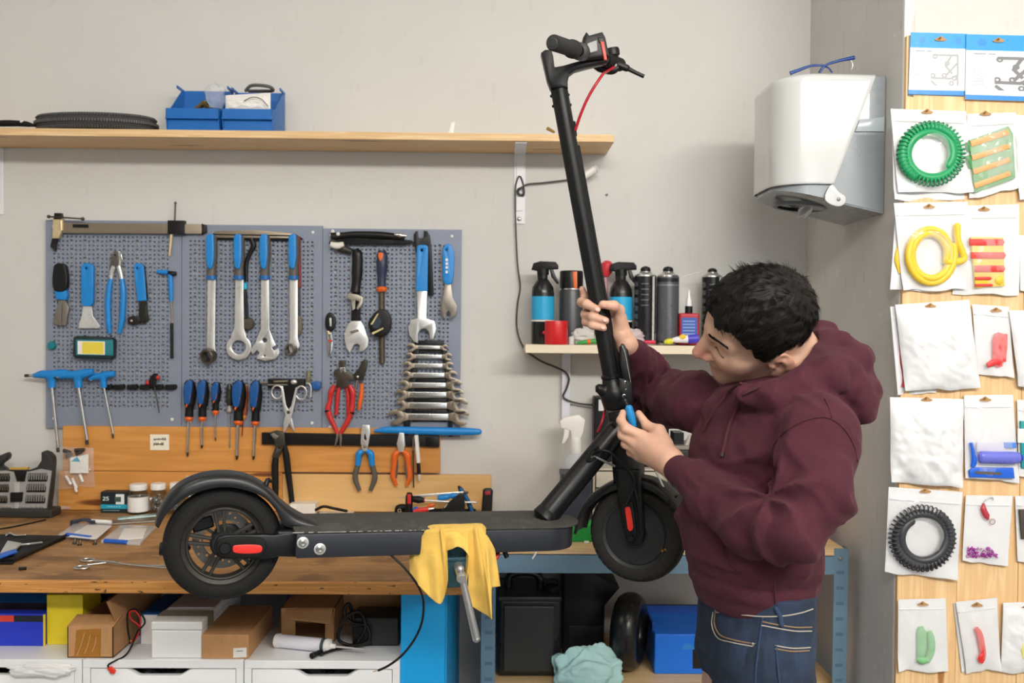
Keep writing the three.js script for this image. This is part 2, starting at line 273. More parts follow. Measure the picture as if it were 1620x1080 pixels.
// ---------------------------------------------------------------- upper shelf
const YU = at(900, 212, 0.2).y;
{
const xe = at(972, 212, 0.2).x, t = thing('wall_shelf', 'long pine shelf high on the back wall above the tool panels', 'shelf');
part(t, 'shelf_board', boxB(-2.3, xe, YU - 0.022, YU, 0.003, 0.2, 0.002), PINE);
const xb = at(822, 300, 0.02).x, WM = mat(0xe6e6ea, 0.4);
const br = (x, y0) => [boxB(x - 0.018, x + 0.018, y0, YU - 0.024, 0.001, 0.004, 0.001), boxB(x - 0.018, x + 0.018, YU - 0.026, YU - 0.0225, 0.004, 0.19, 0.001), boxB(x - 0.010, x + 0.010, y0 + 0.04, YU - 0.026, 0.004, 0.008, 0.001)];
const b1 = part(t, 'bracket', br(xb, at(822, 353, 0.02).y), WM);
for (const py of [346, 268, 246]) { const p = at(823, py, 0.008); part(b1, 'screw', lathe([[0, 0.004], [0.004, 0.0035], [0.007, 0.001], [0.0075, 0]], V(xb, p.y, 0.004), V(0, 0, 1), 12), STEEL); }
part(t, 'bracket', br(at(-8, 300, 0.02).x, at(0, 338, 0.02).y), WM);
}
// ---------------------------------------------------------------- small shelf
const YS = at(900, 545.5, 0.2).y;
{
const t = thing('wall_shelf', 'small pale shelf holding spray bottles and cans', 'shelf');
part(t, 'shelf_board', boxB(at(831, 552, 0.2).x, XS - 0.004, YS - 0.025, YS, 0.003, 0.2, 0.002), mat(0xe9dcc4, 0.5));
const x = at(896, 600, 0.03).x, b = part(t, 'bracket', [boxB(x - 0.013, x + 0.013, at(896, 668, 0.03).y, YS - 0.026, 0.001, 0.02, 0.001), boxB(x - 0.013, x + 0.013, YS - 0.029, YS - 0.0255, 0.02, 0.18, 0.001)], mat(0xdfe1ee, 0.4));
part(t, 'bracket', [boxB(0.72, 0.746, YS - 0.2, YS - 0.026, 0.001, 0.02, 0.001), boxB(0.72, 0.746, YS - 0.029, YS - 0.0255, 0.02, 0.18, 0.001)], mat(0xdfe1ee, 0.4));
}
// ---------------------------------------------------------------- white drawer units
const ZD = ZB - 0.01, YD = at(400, 1044.5, ZD).y;
{
const WH = mat(0xeceef0, 0.4), px = [-125, 130, 385.5, 633];
const notes = ['white drawer unit at the far left with a plastic bag caught in its top drawer', 'white drawer unit below the cardboard box with the taped flap', 'white drawer unit below the syringe and beside the blue leg'];
for (let k = 0; k < 3; k++) {
const a = at(px[k], 1060, ZD).x + 0.0012, b = at(px[k + 1], 1060, ZD).x - 0.0012, s = 0.0165, z0 = ZD - 0.55;
const t = thing('drawer_unit', notes[k], 'drawers', 'white drawer units under the bench');
part(t, 'carcass', [boxB(a, b, YD - 0.019, YD, z0, ZD, 0.0015), boxB(a, a + s, 0.002, YD - 0.019, z0, ZD, 0.0012), boxB(b - s, b, 0.002, YD - 0.019, z0, ZD, 0.0012), boxB(a + s, b - s, 0.002, YD - 0.019, z0, z0 + 0.008, 0), boxB(a + s, b - s, 0.002, 0.05, z0, ZD - 0.004, 0)], WH);
let y = YD - 0.0215;
for (const h of [0.11, 0.11, 0.2, 0.2]) {
const x0 = a + s + 0.0015, x1 = b - s - 0.0015, c = (x0 + x1) / 2 + (k ? 0.02 * (k - 1.5) : 0), w = 0.078, y1 = Math.max(y - h, 0.055), d = 0.016;
const pts = [[x0, y1], [x1, y1], [x1, y], [c + w, y]];
for (let q = 1; q < 8; q++) { const u = q / 8; pts.push([c + w - 0.036 * u, y - d * (u * u * (3 - 2 * u))]); }
for (let q = 0; q <= 8; q++) { const u = q / 8; pts.push([c - w + 0.036 * (1 - u), y - d * (1 - u * u * (3 - 2 * u))]); }
pts.push([x0, y]);
const dr = part(t, 'drawer', slab(pts, ZD - 0.018, 0.016, { bevel: 0.0008 }), WH);
if (k && y > YD - 0.03) part(dr, 'contents', [0, 1, 2, 3, 4].map((q) => { const g = new THREE.IcosahedronGeometry(0.022, 3), p = g.attributes.position; for (let i = 0; i < p.count; i++) { const f = 1 + 0.35 * n3(p.getX(i) * 90 + q, p.getY(i) * 90, p.getZ(i) * 90 + k); p.setXYZ(i, p.getX(i) * f * 1.2, p.getY(i) * f * 0.8, p.getZ(i) * f); } g.translate(c - 0.06 + q * 0.03, y - 0.036 + 0.006 * (q % 2), ZD - 0.05); g.computeVertexNormals(); return g; }), mat(0x2c2c2e, 0.3)).userData.kind = 'stuff';
part(dr, 'drawer_box', [boxB(x0, x1, y1, y1 + 0.006, ZD - 0.5, ZD - 0.02, 0), boxB(x0, x0 + 0.006, y1, y - 0.03, ZD - 0.5, ZD - 0.02, 0), boxB(x1 - 0.006, x1, y1, y - 0.03, ZD - 0.5, ZD - 0.02, 0)], mat(0x8d8c8a, 0.6));
y -= h + 0.003;
}
}
}
// ---------------------------------------------------------------- blue-grey steel rack on the right
const ZK = atY(850, 867, YB).z, YK = atY(850, 867, YB).y;
const YL = at(900, 1069, ZK - 0.1).y;
{
const t = thing('steel_rack', 'blue grey steel rack with wooden boards in the corner', 'rack'), ST = mat(0x6d8ba0, 0.42, 0.1), Z0 = 0.03, w = 0.038;
const xl = at(761, 1000, ZK).x, xr = at(1341, 950, ZK).x;
part(t, 'shelf_board', boxB(xl + 0.004, xr - 0.004, YK - 0.016, YK, Z0 + 0.004, ZK - 0.002, 0.001), PINE);
part(t, 'shelf_board', boxB(xl + 0.004, xr - 0.004, YL - 0.016, YL, Z0 + 0.004, ZK - 0.002, 0.001), PINE);
for (const y of [YK - 0.018, YL - 0.018]) {
part(t, 'beam', [boxB(xl + w, xr - w, y - 0.048, y, ZK - 0.0025, ZK - 0.0005, 0), boxB(xl + w, xr - w, y - 0.002, y, ZK - 0.03, ZK - 0.0025, 0)], ST);
part(t, 'beam', boxB(xl + w, xr - w, y - 0.048, y, Z0, Z0 + 0.002, 0), ST);
}
for (const [x, s] of [[xl, 1], [xr, -1]]) for (const z of [ZK, Z0]) {
const q = z === ZK ? -1 : 1;
const po = part(t, 'post', [boxB(x, x + s * w, 0.001, YK + 0.004, z, z + q * 0.002, 0), boxB(x, x + s * 0.002, 0.001, YK + 0.004, z + q * 0.002, z + q * w, 0)], ST);
if (q < 0) {
for (let y = YK - 0.06; y > 0.45; y -= 0.0415) part(po, 'rivet_slot', boxB(x + s * 0.011, x + s * 0.031, y - 0.0045, y + 0.0045, z, z + 0.0012, 0.0005), mat(0x587487, 0.45, 0.1));
part(po, 'bolt', lathe([[0, 0.005], [0.004, 0.0045], [0.006, 0.002], [0.0062, 0]], V(x + s * 0.021, YK - 0.022, z), V(0, 0, 1), 12), STEEL);
}
}
}

// ---------------------------------------------------------------- perforated tool panels
function perforated(x0, x1, y0, y1, z, t, mX0, mX1, mT, mB, p) {
const P = [], I = [], quad = (a, b, c, d) => { const k = P.length / 3; P.push(...a, ...b, ...c, ...d); I.push(k, k + 1, k + 2, k, k + 2, k + 3); };
const cols = Math.floor((x1 - x0 - mX0 - mX1) / p), rows = Math.floor((y1 - y0 - mT - mB) / p), hx0 = x0 + mX0, hx1 = hx0 + cols * p, hy1 = y1 - mT, hy0 = hy1 - rows * p, zf = z + t;
const R = (a, b, c, d) => quad([a, c, zf], [b, c, zf], [b, d, zf], [a, d, zf]);
R(x0, x1, hy1, y1); R(x0, x1, y0, hy0); R(x0, hx0, hy0, hy1); R(hx1, x1, hy0, hy1);
for (let j = 0; j < rows; j++) for (let i = 0; i < cols; i++) {
const a = hx0 + i * p, b = a + p, c = hy0 + j * p, d = c + p, big = i % 3 === 1 && j % 2 === 0, w = big ? p * 0.34 : p * 0.21, h = big ? p * 0.42 : p * 0.21;
const cx = (a + b) / 2, cy = (c + d) / 2, l = cx - w, r = cx + w, u = cy + h, o = cy - h;
quad([a, c, zf], [b, c, zf], [r, o, zf], [l, o, zf]); quad([b, c, zf], [b, d, zf], [r, u, zf], [r, o, zf]); quad([b, d, zf], [a, d, zf], [l, u, zf], [r, u, zf]); quad([a, d, zf], [a, c, zf], [l, o, zf], [l, u, zf]);
quad([l, o, zf], [r, o, zf], [r, o, z], [l, o, z]); quad([r, o, zf], [r, u, zf], [r, u, z], [r, o, z]); quad([r, u, zf], [l, u, zf], [l, u, z], [r, u, z]); quad([l, u, zf], [l, o, zf], [l, o, z], [l, u, z]);
}
for (const [a, b] of [[[x0, y0], [x1, y0]], [[x1, y0], [x1, y1]], [[x1, y1], [x0, y1]], [[x0, y1], [x0, y0]]]) quad([...b, zf], [...a, zf], [...a, 0.003], [...b, 0.003]);
const g = new THREE.BufferGeometry(); g.setAttribute('position', new THREE.Float32BufferAttribute(P, 3)); g.setIndex(I); const q = g.toNonIndexed(); q.computeVertexNormals(); return q;
}
const ZP = 0.016;
const PEG = mat(0x8790a2, 0.5, 0.1);
{
const xs = [72, 287.5, 510, 729.5], notes = ['grey perforated tool panel on the left, holding blue T handle keys and a work light', 'grey perforated tool panel in the middle, holding four long blue handled spanners', 'grey perforated tool panel on the right, holding the rack of open ended spanners'];
for (let k = 0; k < 3; k++) {
const a = at(xs[k], 500, ZP), b = at(xs[k + 1], 500, ZP), dy = [[351, 679], [356, 683], [360, 689]][k];
const t = thing('pegboard_panel', notes[k], 'tool panel', 'perforated tool panels');
part(t, 'panel', perforated(a.x + 0.0008, b.x - 0.0008, at(400, dy[1], ZP).y, at(400, dy[0], ZP).y, ZP - 0.0015, 0.0015, 0.02, 0.024, 0.045, 0.05, 0.01355), PEG);
for (const [fx, fy] of [[0.06, 0.032], [0.93, 0.032], [0.06, 0.955], [0.93, 0.955]]) { const y = lerp(at(400, dy[0], ZP).y, at(400, dy[1], ZP).y, fy); part(t, 'screw', lathe([[0, 0.003], [0.0035, 0.0025], [0.005, 0.0005], [0.005, 0]], V(lerp(a.x, b.x, fx), y, ZP), V(0, 0, 1), 10), WHITEP); }
}
}
// ---------------------------------------------------------------- tools, left panel
const Z1 = ZP + 0.005, TB = mat(0x1284d2, 0.4), TB2 = mat(0x0c62ac, 0.42), GRAYM = mat(0x8b857c, 0.42, 0.75), WBLADE = mat(0xd9dada, 0.32, 0.5, { bump: T.brushed, bs: 0.00005 }), CREAM = mat(0xd8c49a, 0.35, 0.45), TEAL = mat(0x137a86, 0.45), NAVY = mat(0x28324c, 0.42);
{
const t = thing('bar_clamp', 'long bronze coloured bar clamp across the top of the left tool panel', 'clamp');
part(t, 'bar', plate([[100, 352.5], [321, 355], [321, 370], [100, 368.5]], Z1, 0.012), BRONZE);
part(t, 'end_cap', plate([[320, 354], [326, 356], [327, 367], [320, 371]], Z1 - 0.001, 0.014), BLACK);
part(t, 'name_plate', plate([[115, 354.5], [140, 355], [140, 360.5], [115, 360]], Z1 + 0.0118, 0.001, { bevel: 0 }), BLACK);
const s = part(t, 'slider', plate([[267, 349], [293, 349.5], [293, 371], [267, 370]], Z1 - 0.002, 0.02), BLACK);
part(s, 'screw', [rodP(276.5, 350, 277.5, 322, Z1 + 0.008, 1.3), ball(at(277.5, 321, Z1 + 0.008), 0.0042)], DARKSTEEL);
part(s, 'jaw', rodP(271.5, 369, 268, 405, Z1 + 0.008, 2.6, 1.7), CREAM);
const h = part(t, 'head', [plate([[86, 346], [100, 346], [99, 366], [94, 377], [85, 377]], Z1, 0.016), rodP(97, 348, 97, 365, Z1 + 0.012, 3)], CREAM);
part(h, 'cap', plate([[88, 337.5], [98, 337.5], [99, 347], [87, 347]], Z1 - 0.001, 0.018), BLACK);
part(h, 'handle', [rodP(77, 342.5, 131, 346, Z1 + 0.024, 1.2), ball(at(77, 342.5, Z1 + 0.024), 0.0055), ball(at(131, 346, Z1 + 0.024), 0.0055)], DARKSTEEL);
part(h, 'pad', plate([[84, 377], [91, 377], [88, 397], [81, 390]], Z1, 0.012), BLACK);
}
{
const t = thing('chain_whip', 'black handled tool with a blue collar and grey jaws at the left panel edge', 'hand tool');
part(t, 'grip', plate([[88, 421], [91, 418], [101, 418], [105, 422], [105, 459], [88, 459]], Z1, 0.02, { smooth: true, bevel: 0.004 }), BLACK);
part(t, 'inlay', plate([[102.5, 422], [106, 425], [107, 459], [103, 459]], Z1 + 0.001, 0.014), TB2);
part(t, 'collar', plate([[88, 459], [105, 458], [108, 466], [106, 474], [91, 473]], Z1, 0.018, { bevel: 0.003 }), TB);
part(t, 'jaw', plate([[94, 473], [99, 473], [98, 490], [97, 515], [85, 512], [88, 495], [92, 484]], Z1, 0.009), GRAYM);
part(t, 'jaw', plate([[99, 474], [104, 475], [110, 487], [107, 500], [105, 515], [98, 514], [99.5, 492]], Z1 + 0.002, 0.009), GRAYM);
}
{
const t = thing('scraper', 'blue handled scraper with a flared white blade on the left panel', 'scraper');
part(t, 'handle', plate([[130, 421], [134, 417], [144, 417], [148.5, 421], [148, 477], [145, 483.5], [133, 483.5], [130, 478]], Z1, 0.014, { bevel: 0.003, holes: [[137.5, 424.5, 2.4]] }), TB);
part(t, 'blade', plate([[132, 484], [145, 484], [147, 500], [158, 515], [157.5, 519], [124.5, 519], [126, 510], [130, 499]], Z1 + 0.003, 0.004), WBLADE);
}
{
const t = thing('cable_cutter', 'cable cutters with long blue handles and a dark head hanging open', 'pliers');
part(t, 'head', plate([[175, 420], [177, 406], [181, 397], [185, 398], [190, 405], [188, 422]], Z1, 0.009, { holes: [[182.5, 404, 1.8]] }), mat(0x6d6a64, 0.4, 0.8));
part(t, 'blade', plate([[187, 397], [191, 399], [194, 408], [193, 421], [187, 422], [190, 408]], Z1 + 0.004, 0.006), CHROME);
for (const q of [[[180, 421, 4], [176.5, 434, 3.6], [175.5, 446, 3.2]], [[188, 421, 4], [191.5, 434, 3.6], [193.2, 446, 3.2]]]) part(t, 'arm', grip(q, Z1 + 0.005, 0.9), SATIN);
part(t, 'grip', grip([[175.5, 441, 3.4], [172.3, 460, 4.6], [171, 485, 4.8], [172, 510, 4.4], [173.5, 527, 3]], Z1 + 0.006, 0.9), TB);
part(t, 'grip', grip([[193, 441, 3.4], [195, 460, 4.6], [194.5, 485, 4.8], [192.5, 510, 4.4], [189, 527, 3]], Z1 + 0.006, 0.9), TB);
}
{
const t = thing('lockring_wrench', 'hook spanner with a blue handle and a black crooked head', 'spanner');
part(t, 'handle', plate([[213, 420], [216, 417], [224, 417.5], [228, 422], [232, 475], [218.5, 476]], Z1, 0.013, { bevel: 0.003, holes: [[218, 424.5, 2.2]] }), TB);
part(t, 'back_strip', plate([[225, 418], [229, 421], [234, 474], [230, 475]], Z1 - 0.001, 0.01), BLACK);
part(t, 'head', [plate([[221, 476], [232, 475], [233, 494], [236, 506], [228, 512], [220, 507]], Z1, 0.01), plate([[203, 502], [211, 500], [222, 502], [222, 511], [211, 514], [203, 511]], Z1 + 0.002, 0.01, { bevel: 0.003 })], mat(0x2b2a28, 0.4, 0.5));
part(t, 'pin', rod(at(208, 507, Z1 + 0.012), at(208, 507, Z1 + 0.02), 0.004), BRONZE);
}
{
const t = thing('hex_driver', 'slim blue T handled driver with a black tip beside the panel seam', 'driver');
part(t, 'crossbar', grip([[248, 429, 2.5], [256, 430, 3.6], [266, 431, 4]], Z1 + 0.006), TB);
part(t, 'knob', grip([[266, 431, 3.2], [272, 433, 4.4], [279, 432, 2.8]], Z1 + 0.006), BLACK);
part(t, 'shank', grip([[269.5, 434, 4], [270, 450, 4], [271, 476, 3.2]], Z1 + 0.006), TB);
part(t, 'rod', rodP(271, 475, 273, 513, Z1 + 0.006, 1.1), BRONZE);
part(t, 'tip', rodP(271.7, 511, 272, 567, Z1 + 0.006, 2.5), BLACK);
}
{
const t = thing('work_light', 'small teal work light with a yellow panel on the left tool panel', 'work light');
part(t, 'body', plate([[119.5, 534], [123, 532], [178, 534.5], [182, 538], [181, 563], [177, 567.5], [122, 565], [118.5, 562]], Z1, 0.028, { bevel: 0.005 }), mat(0x15282c, 0.5));
part(t, 'bezel', plate([[120.5, 537], [179, 538], [179, 562], [120.5, 561.5]], Z1 + 0.026, 0.004), TEAL);
part(t, 'reflector', plate([[123, 539], [166, 540], [166, 561], [123, 560]], Z1 + 0.0295, 0.0015, { bevel: 0 }), WHITEP);
part(t, 'light_panel', plate([[130, 540.5], [164, 541.5], [164, 560], [130, 559]], Z1 + 0.0308, 0.001, { bevel: 0 }), mat(0xe8d44a, 0.4));
}
solo('magnet', 'small teal round magnet on the left edge of the tool panel', 'magnet', lathe([[0, 0.012], [0.011, 0.011], [0.0135, 0.006], [0.0135, 0]], at(83, 546.5, ZP + 0.0005), V(0, 0, 1), 20), TEAL);
{
const N = ['largest blue T handle hex key, hanging past the left panel edge', 'middle blue T handle hex key of the three on the left panel', 'smallest blue T handle hex key, right of the other two'];
[[[53, 594], [109, 590], [81, 596], 613, [92, 715], [39, 594], 2.7, 7.5], [[93, 596], [148, 588], [123, 596], 613, [138, 703], [83, 596.5], 2.7, 7.5], [[141, 600], [182, 591], [163, 597], 613, [179, 693], [137, 602], 1.7, 6]].forEach(([l, r, c, cy, tip, end, rad, hw], i) => {
const z = Z1 + 0.02 + 0.004 * (i === 1), t = thing('hex_key', N[i], 'hex key', 'blue T handle keys');
part(t, 'handle', [grip([[l[0], l[1], hw * 0.45], [lerp(l[0], c[0], 0.5), (l[1] + c[1]) / 2 - 3, hw * 0.85], [c[0], c[1] - 3, hw], [lerp(c[0], r[0], 0.5), (r[1] + c[1]) / 2 - 2, hw * 0.9], [r[0], r[1], hw * 0.7]], z, 0.75), grip([[c[0], c[1] - 2, hw * 1.1], [c[0] + 0.5, c[1] + 7, hw * 0.85], [c[0] + 1.5, cy, hw * 0.8]], z, 0.8)], TB);
part(t, 'shaft', rodP(c[0] + 1.5, cy - 2, tip[0], tip[1] - 7, z, rad), STEEL); part(t, 'tip', rodP(lerp(c[0], tip[0], 0.94), tip[1] - 7, tip[0], tip[1], z, rad * 0.95), DARKSTEEL);
part(t, 'short_end', rodP(l[0] + 2, l[1], end[0] + 7, end[1], z, rad * 0.9), STEEL); part(t, 'short_tip', rodP(end[0] + 7, end[1], end[0], end[1], z, rad * 0.9), DARKSTEEL);
});
[[168, 178], [181, 197], [202, 218], [222, 238], [242, 258], [262, 279]].forEach(([a, b], i) => { const t = thing('tool_clip', i ? ['', 'black tool clip, first one right of the T handle keys', 'empty black tool clip between two others, left of the red grip key', 'black tool clip just under the red grip of the small key', 'black tool clip holding the shaft of the small red key', 'last black tool clip of the row, near the panel seam'][i] : 'black tool clip beside the smallest T handle key', 'clip', 'row of black tool clips'); part(t, 'clip', plate([[a, 609], [b - 2, 608], [b, 609.5], [b, 614], [b - 3, 616], [a, 616]], ZP + 0.001, 0.016), BLACKM); });
const t = thing('hex_key', 'small red and black grip key with a thin rod in the clip row', 'hex key');
part(t, 'grip', plate([[236, 604], [239, 595], [244, 591], [249, 591], [247, 602], [246, 611], [239, 611]], Z1 + 0.014, 0.01, { bevel: 0.003 }), BLACK);
part(t, 'side_button', [ball(at(234, 605, Z1 + 0.018), 0.0075, 10)], RED); part(t, 'end_button', [ball(at(250, 597, Z1 + 0.018), 0.007, 10)], RED);
part(t, 'rod', rodP(244, 609, 252, 653, Z1 + 0.018, 0.9), DARKSTEEL);
}
// ---------------------------------------------------------------- tools, middle panel
{
const t = thing('tool_rail', 'bronze tool rail from which the four long spanners hang', 'rail');
part(t, 'bar', plate([[340, 366], [405, 364], [463, 369], [463, 372.5], [340, 370]], ZP + 0.012, 0.008), BRONZE); part(t, 'bar', plate([[340, 372], [463, 374], [463, 377], [340, 376]], ZP + 0.01, 0.006), BRONZE);
part(t, 'back_plate', plate([[338, 369], [468, 371], [480, 378], [466, 381], [338, 379]], ZP + 0.001, 0.008), BLACKM);
}
function longHandle(t, cx, top = 371, w = 8.4) {
part(t, 'grip', grip([[cx, top, w * 0.55], [cx + 0.6, top + 8, w], [cx + 0.6, top + 35, w * 1.02], [cx + 0.3, top + 52, w * 0.85], [cx, top + 66, w * 0.9]], Z1 + 0.014, 0.85, 16), GREY);
part(t, 'inlay', plate([[cx - 6, top + 3], [cx - 2, top], [cx + 3, top + 1], [cx + 4, top + 10], [cx + 3.6, top + 40], [cx, top + 54], [cx - 4, top + 52], [cx - 6.5, top + 38], [cx - 7, top + 15]], Z1 + 0.014, 0.0175, { smooth: true, bevel: 0.004 }), TB);
part(t, 'collar', grip([[cx, top + 65, w * 0.98], [cx, top + 71, w * 0.98]], Z1 + 0.014, 0.8), TB2);
}
{
let t = thing('spanner', 'long blue handled socket tool with a dark round end, leftmost of the four', 'spanner', 'four long blue handled spanners');
longHandle(t, 334.5); part(t, 'shaft', plate([[329, 442], [341, 442], [340, 545], [342, 560], [328, 556]], Z1 + 0.01, 0.007), SATIN);
part(t, 'socket', lathe([[0.0155, 0], [0.0225, 0.001], [0.0235, 0.004], [0.0235, 0.024], [0.022, 0.026], [0.0165, 0.026], [0.016, 0.02], [0.015, 0.003]], at(334, 561, Z1 + 0.006), V(-0.35, -0.25, 1), 26), mat(0x6a645c, 0.4, 0.8));
t = thing('spanner', 'long blue handled spanner ending in a large ring', 'spanner', 'four long blue handled spanners');
longHandle(t, 378);
{ const pts = [[373, 441], [385, 441], [385.5, 518], [389, 530]]; for (let k = 0; k <= 20; k++) { const a = -0.95 + k / 20 * (Math.PI + 1.9); pts.push([378 + Math.cos(a) * 19.5, 549.5 + Math.sin(a) * 19.5]); } pts.push([366, 530], [371.5, 518]); part(t, 'shaft', plate(pts, Z1 + 0.01, 0.006, { holes: [[378, 549, 11.3]] }), SATIN); }
t = thing('spanner', 'long blue handled spanner with a notched pedal head', 'spanner', 'four long blue handled spanners');
longHandle(t, 419);
part(t, 'shaft', plate([[413.5, 441], [425.5, 441], [426, 521], [431, 534], [436.5, 546], [429.5, 550], [434, 554.5], [441, 550.5], [442, 558], [436, 567], [420, 570.5], [406, 566.5], [411, 558], [407, 553], [400, 560], [396.5, 553], [404, 543], [411, 526], [413, 521]], Z1 + 0.012, 0.006, { holes: [[419, 538, 4], [419, 562.5, 1.8]] }), SATIN);
t = thing('spanner', 'long blue handled crank spanner with a small dark ring end, rightmost of the four', 'spanner', 'four long blue handled spanners');
longHandle(t, 464.5); part(t, 'shaft', plate([[459, 442], [471, 442], [471, 535], [474, 546], [470, 556], [460, 558], [457, 548], [459, 535]], Z1 + 0.01, 0.007), SATIN);
part(t, 'socket', lathe([[0.0105, 0], [0.0165, 0.001], [0.018, 0.004], [0.018, 0.02], [0.0165, 0.022], [0.0125, 0.022], [0.012, 0.016], [0.0105, 0.003]], at(464, 551.5, Z1 + 0.008), V(-0.35, -0.1, 1), 24), mat(0x7a746c, 0.4, 0.8));
t = thing('ratchet', 'black ratchet with a teal band, half hidden behind the ring spanner', 'ratchet');
part(t, 'handle', grip([[397, 377, 4], [401, 388, 4.4], [395, 401, 3.6], [390, 416, 3.4], [389.5, 445, 3]], ZP + 0.011, 0.7), BLACK); part(t, 'band', rodP(388, 447, 388, 458, ZP + 0.011, 3.4), mat(0x17a3c8, 0.4)); part(t, 'shaft', rodP(388, 458, 391, 505, ZP + 0.011, 2.6), BLACK);
part(t, 'head', lathe([[0, 0.014], [0.016, 0.013], [0.0205, 0.009], [0.0205, 0]], at(393, 512, ZP + 0.002), V(0, 0, 1), 22), mat(0x5a5248, 0.45, 0.6));
t = thing('hammer', 'tool with a dark red handle, hidden behind the rightmost long spanner', 'hand tool');
part(t, 'handle', rodP(473, 374, 474, 455, ZP + 0.007, 2.6), mat(0x7c2620, 0.5)); part(t, 'head', plate([[471, 498], [477, 502], [478, 522], [475, 530], [471, 528]], ZP + 0.003, 0.012), mat(0x6b6252, 0.5, 0.5)); part(t, 'shaft', rodP(473.5, 452, 474, 503, ZP + 0.007, 1.6), DARKSTEEL);
}
// screwdrivers
function screwdriver(label, cx, top, w, len, tipx, tipy, rad, sx) {
const t = thing('screwdriver', label, 'screwdriver', 'screwdrivers hanging below the middle panel'), z = Z1 + 0.016, b = top + len;
part(t, 'handle', grip([[cx, top, w * 0.5], [cx + 0.2, top + len * 0.1, w * 0.86], [cx + 0.3, top + len * 0.35, w], [cx + 0.1, top + len * 0.6, w * 0.86], [cx - 0.4, top + len * 0.78, w * 0.62], [cx - 0.8, b, w * 0.66]], z, 0.92, 16), BLACKM);
part(t, 'inlay', plate([[cx - w * 0.45, top + 4], [cx, top + 0.5], [cx + w * 0.4, top + 3], [cx + w * 0.3, top + len * 0.4], [cx - w * 0.1, top + len * 0.66], [cx - w * 0.6, top + len * 0.62], [cx - w * 0.8, top + len * 0.35], [cx - w * 0.75, top + len * 0.16]], z, w / ppm(z) * 0.94, { smooth: true, bevel: 0.003 }), PBLUE2);
part(t, 'stripe', plate([[cx + w * 0.32, top + len * 0.4], [cx + w * 0.1, top + len * 0.58], [cx - w * 0.42, top + len * 0.74], [cx - w * 0.5, top + len * 0.69], [cx - w * 0.1, top + len * 0.55]], z, w / ppm(z) * 0.92, { bevel: 0.001 }), ORANGE);
part(t, 'collar', grip([[cx - 0.8, b - 1, w * 0.6], [cx - 0.9, b + 3, w * 0.66], [cx - 1, b + 7, w * 0.4]], z, 1), ORANGE);
part(t, 'shaft', rodP(cx - 1, b + 4, lerp(cx - 1, tipx, 0.9), lerp(b, tipy, 0.9), z, rad), CHROME); part(t, 'tip', rodP(lerp(cx - 1, tipx, 0.9), lerp(b, tipy, 0.9), tipx, tipy, z, rad, rad * 0.6), DARKSTEEL);
}
screwdriver('blue and black screwdriver with an orange collar, leftmost of the row', 300, 601, 10, 58, 296.5, 722, 2);
screwdriver('blue and black screwdriver, second from the left in the row', 321, 601, 9.6, 58, 319.3, 709, 2);
screwdriver('small blue and black screwdriver with a thin shaft', 342, 604, 7.6, 45, 340.8, 697, 1.2);
screwdriver('largest blue and black screwdriver, with a thick shaft, in the row', 378, 602, 11.5, 63, 374.7, 727, 2.5);
screwdriver('blue and black screwdriver at the right end of the row, beside the scissors', 405, 602, 10, 64, 401, 727, 2.3);
{
let t = thing('screwdriver', 'thin screwdriver with a clear and black handle and grey cone', 'screwdriver', 'screwdrivers hanging below the middle panel');
part(t, 'handle', grip([[363, 607, 3], [363, 615, 5], [363, 632, 5.2], [363, 641, 4]], Z1 + 0.008, 0.9), mat(0x2a2b28, 0.3)); part(t, 'cone', grip([[363, 640, 2.5], [363, 650, 4.6], [363, 653, 2.2]], Z1 + 0.008, 1), mat(0x9a958c, 0.4)); part(t, 'shaft', rodP(363.2, 652, 363.6, 709, Z1 + 0.008, 1.2), CHROME);
t = thing('screwdriver', 'orange screwdriver mostly hidden behind the largest one', 'screwdriver', 'screwdrivers hanging below the middle panel');
part(t, 'handle', grip([[388, 610, 4], [388, 625, 5], [387, 645, 4.6], [386, 656, 5]], ZP + 0.01, 0.8), mat(0x8a4020, 0.45)); part(t, 'collar', grip([[386, 650, 3.5], [385.5, 659, 4.4], [385, 664, 2]], ZP + 0.01, 0.8), mat(0xe0861e, 0.42)); part(t, 'shaft', rodP(384.6, 662, 383, 690, ZP + 0.01, 1), mat(0x8a3426, 0.4, 0.5));
}
{
const t = thing('multi_tool', 'black folding key set with fold out keys above the scissors', 'key set'), z = Z1 + 0.004;
part(t, 'body', plate([[425, 599], [482, 599.5], [482, 611], [470, 613], [462, 648], [456, 648], [450, 614], [425, 613]], z, 0.016, { bevel: 0.003 }), BLACK);
part(t, 'key', rodP(433, 603.5, 456, 603, z + 0.018, 1.8), BRONZE); part(t, 'key', rodP(405, 606, 425, 605, z + 0.012, 1.8), BRONZE); part(t, 'key', rodP(424, 608.5, 455, 608.5, z + 0.017, 1.4), GRAYM);
part(t, 'key', grip([[487.5, 586, 3.2], [488.5, 595, 3.6], [487, 606, 3]], z + 0.01, 0.8), mat(0x7d7a60, 0.45, 0.4)); part(t, 'key', tube([at(485, 606, z + 0.012), at(490, 607.5, z + 0.014), at(492, 614, z + 0.014), at(491.5, 628, z + 0.014)], 0.0028, 20), SATIN);
part(t, 'knob', ball(at(465, 604, z + 0.016), 0.008, 10, 1.3, 1, 0.7), SATIN); part(t, 'blue_end', plate([[494, 605], [500, 603], [507, 604], [508, 612], [503, 616], [494, 614]], z, 0.014, { bevel: 0.003 }), PBLUE2);
}
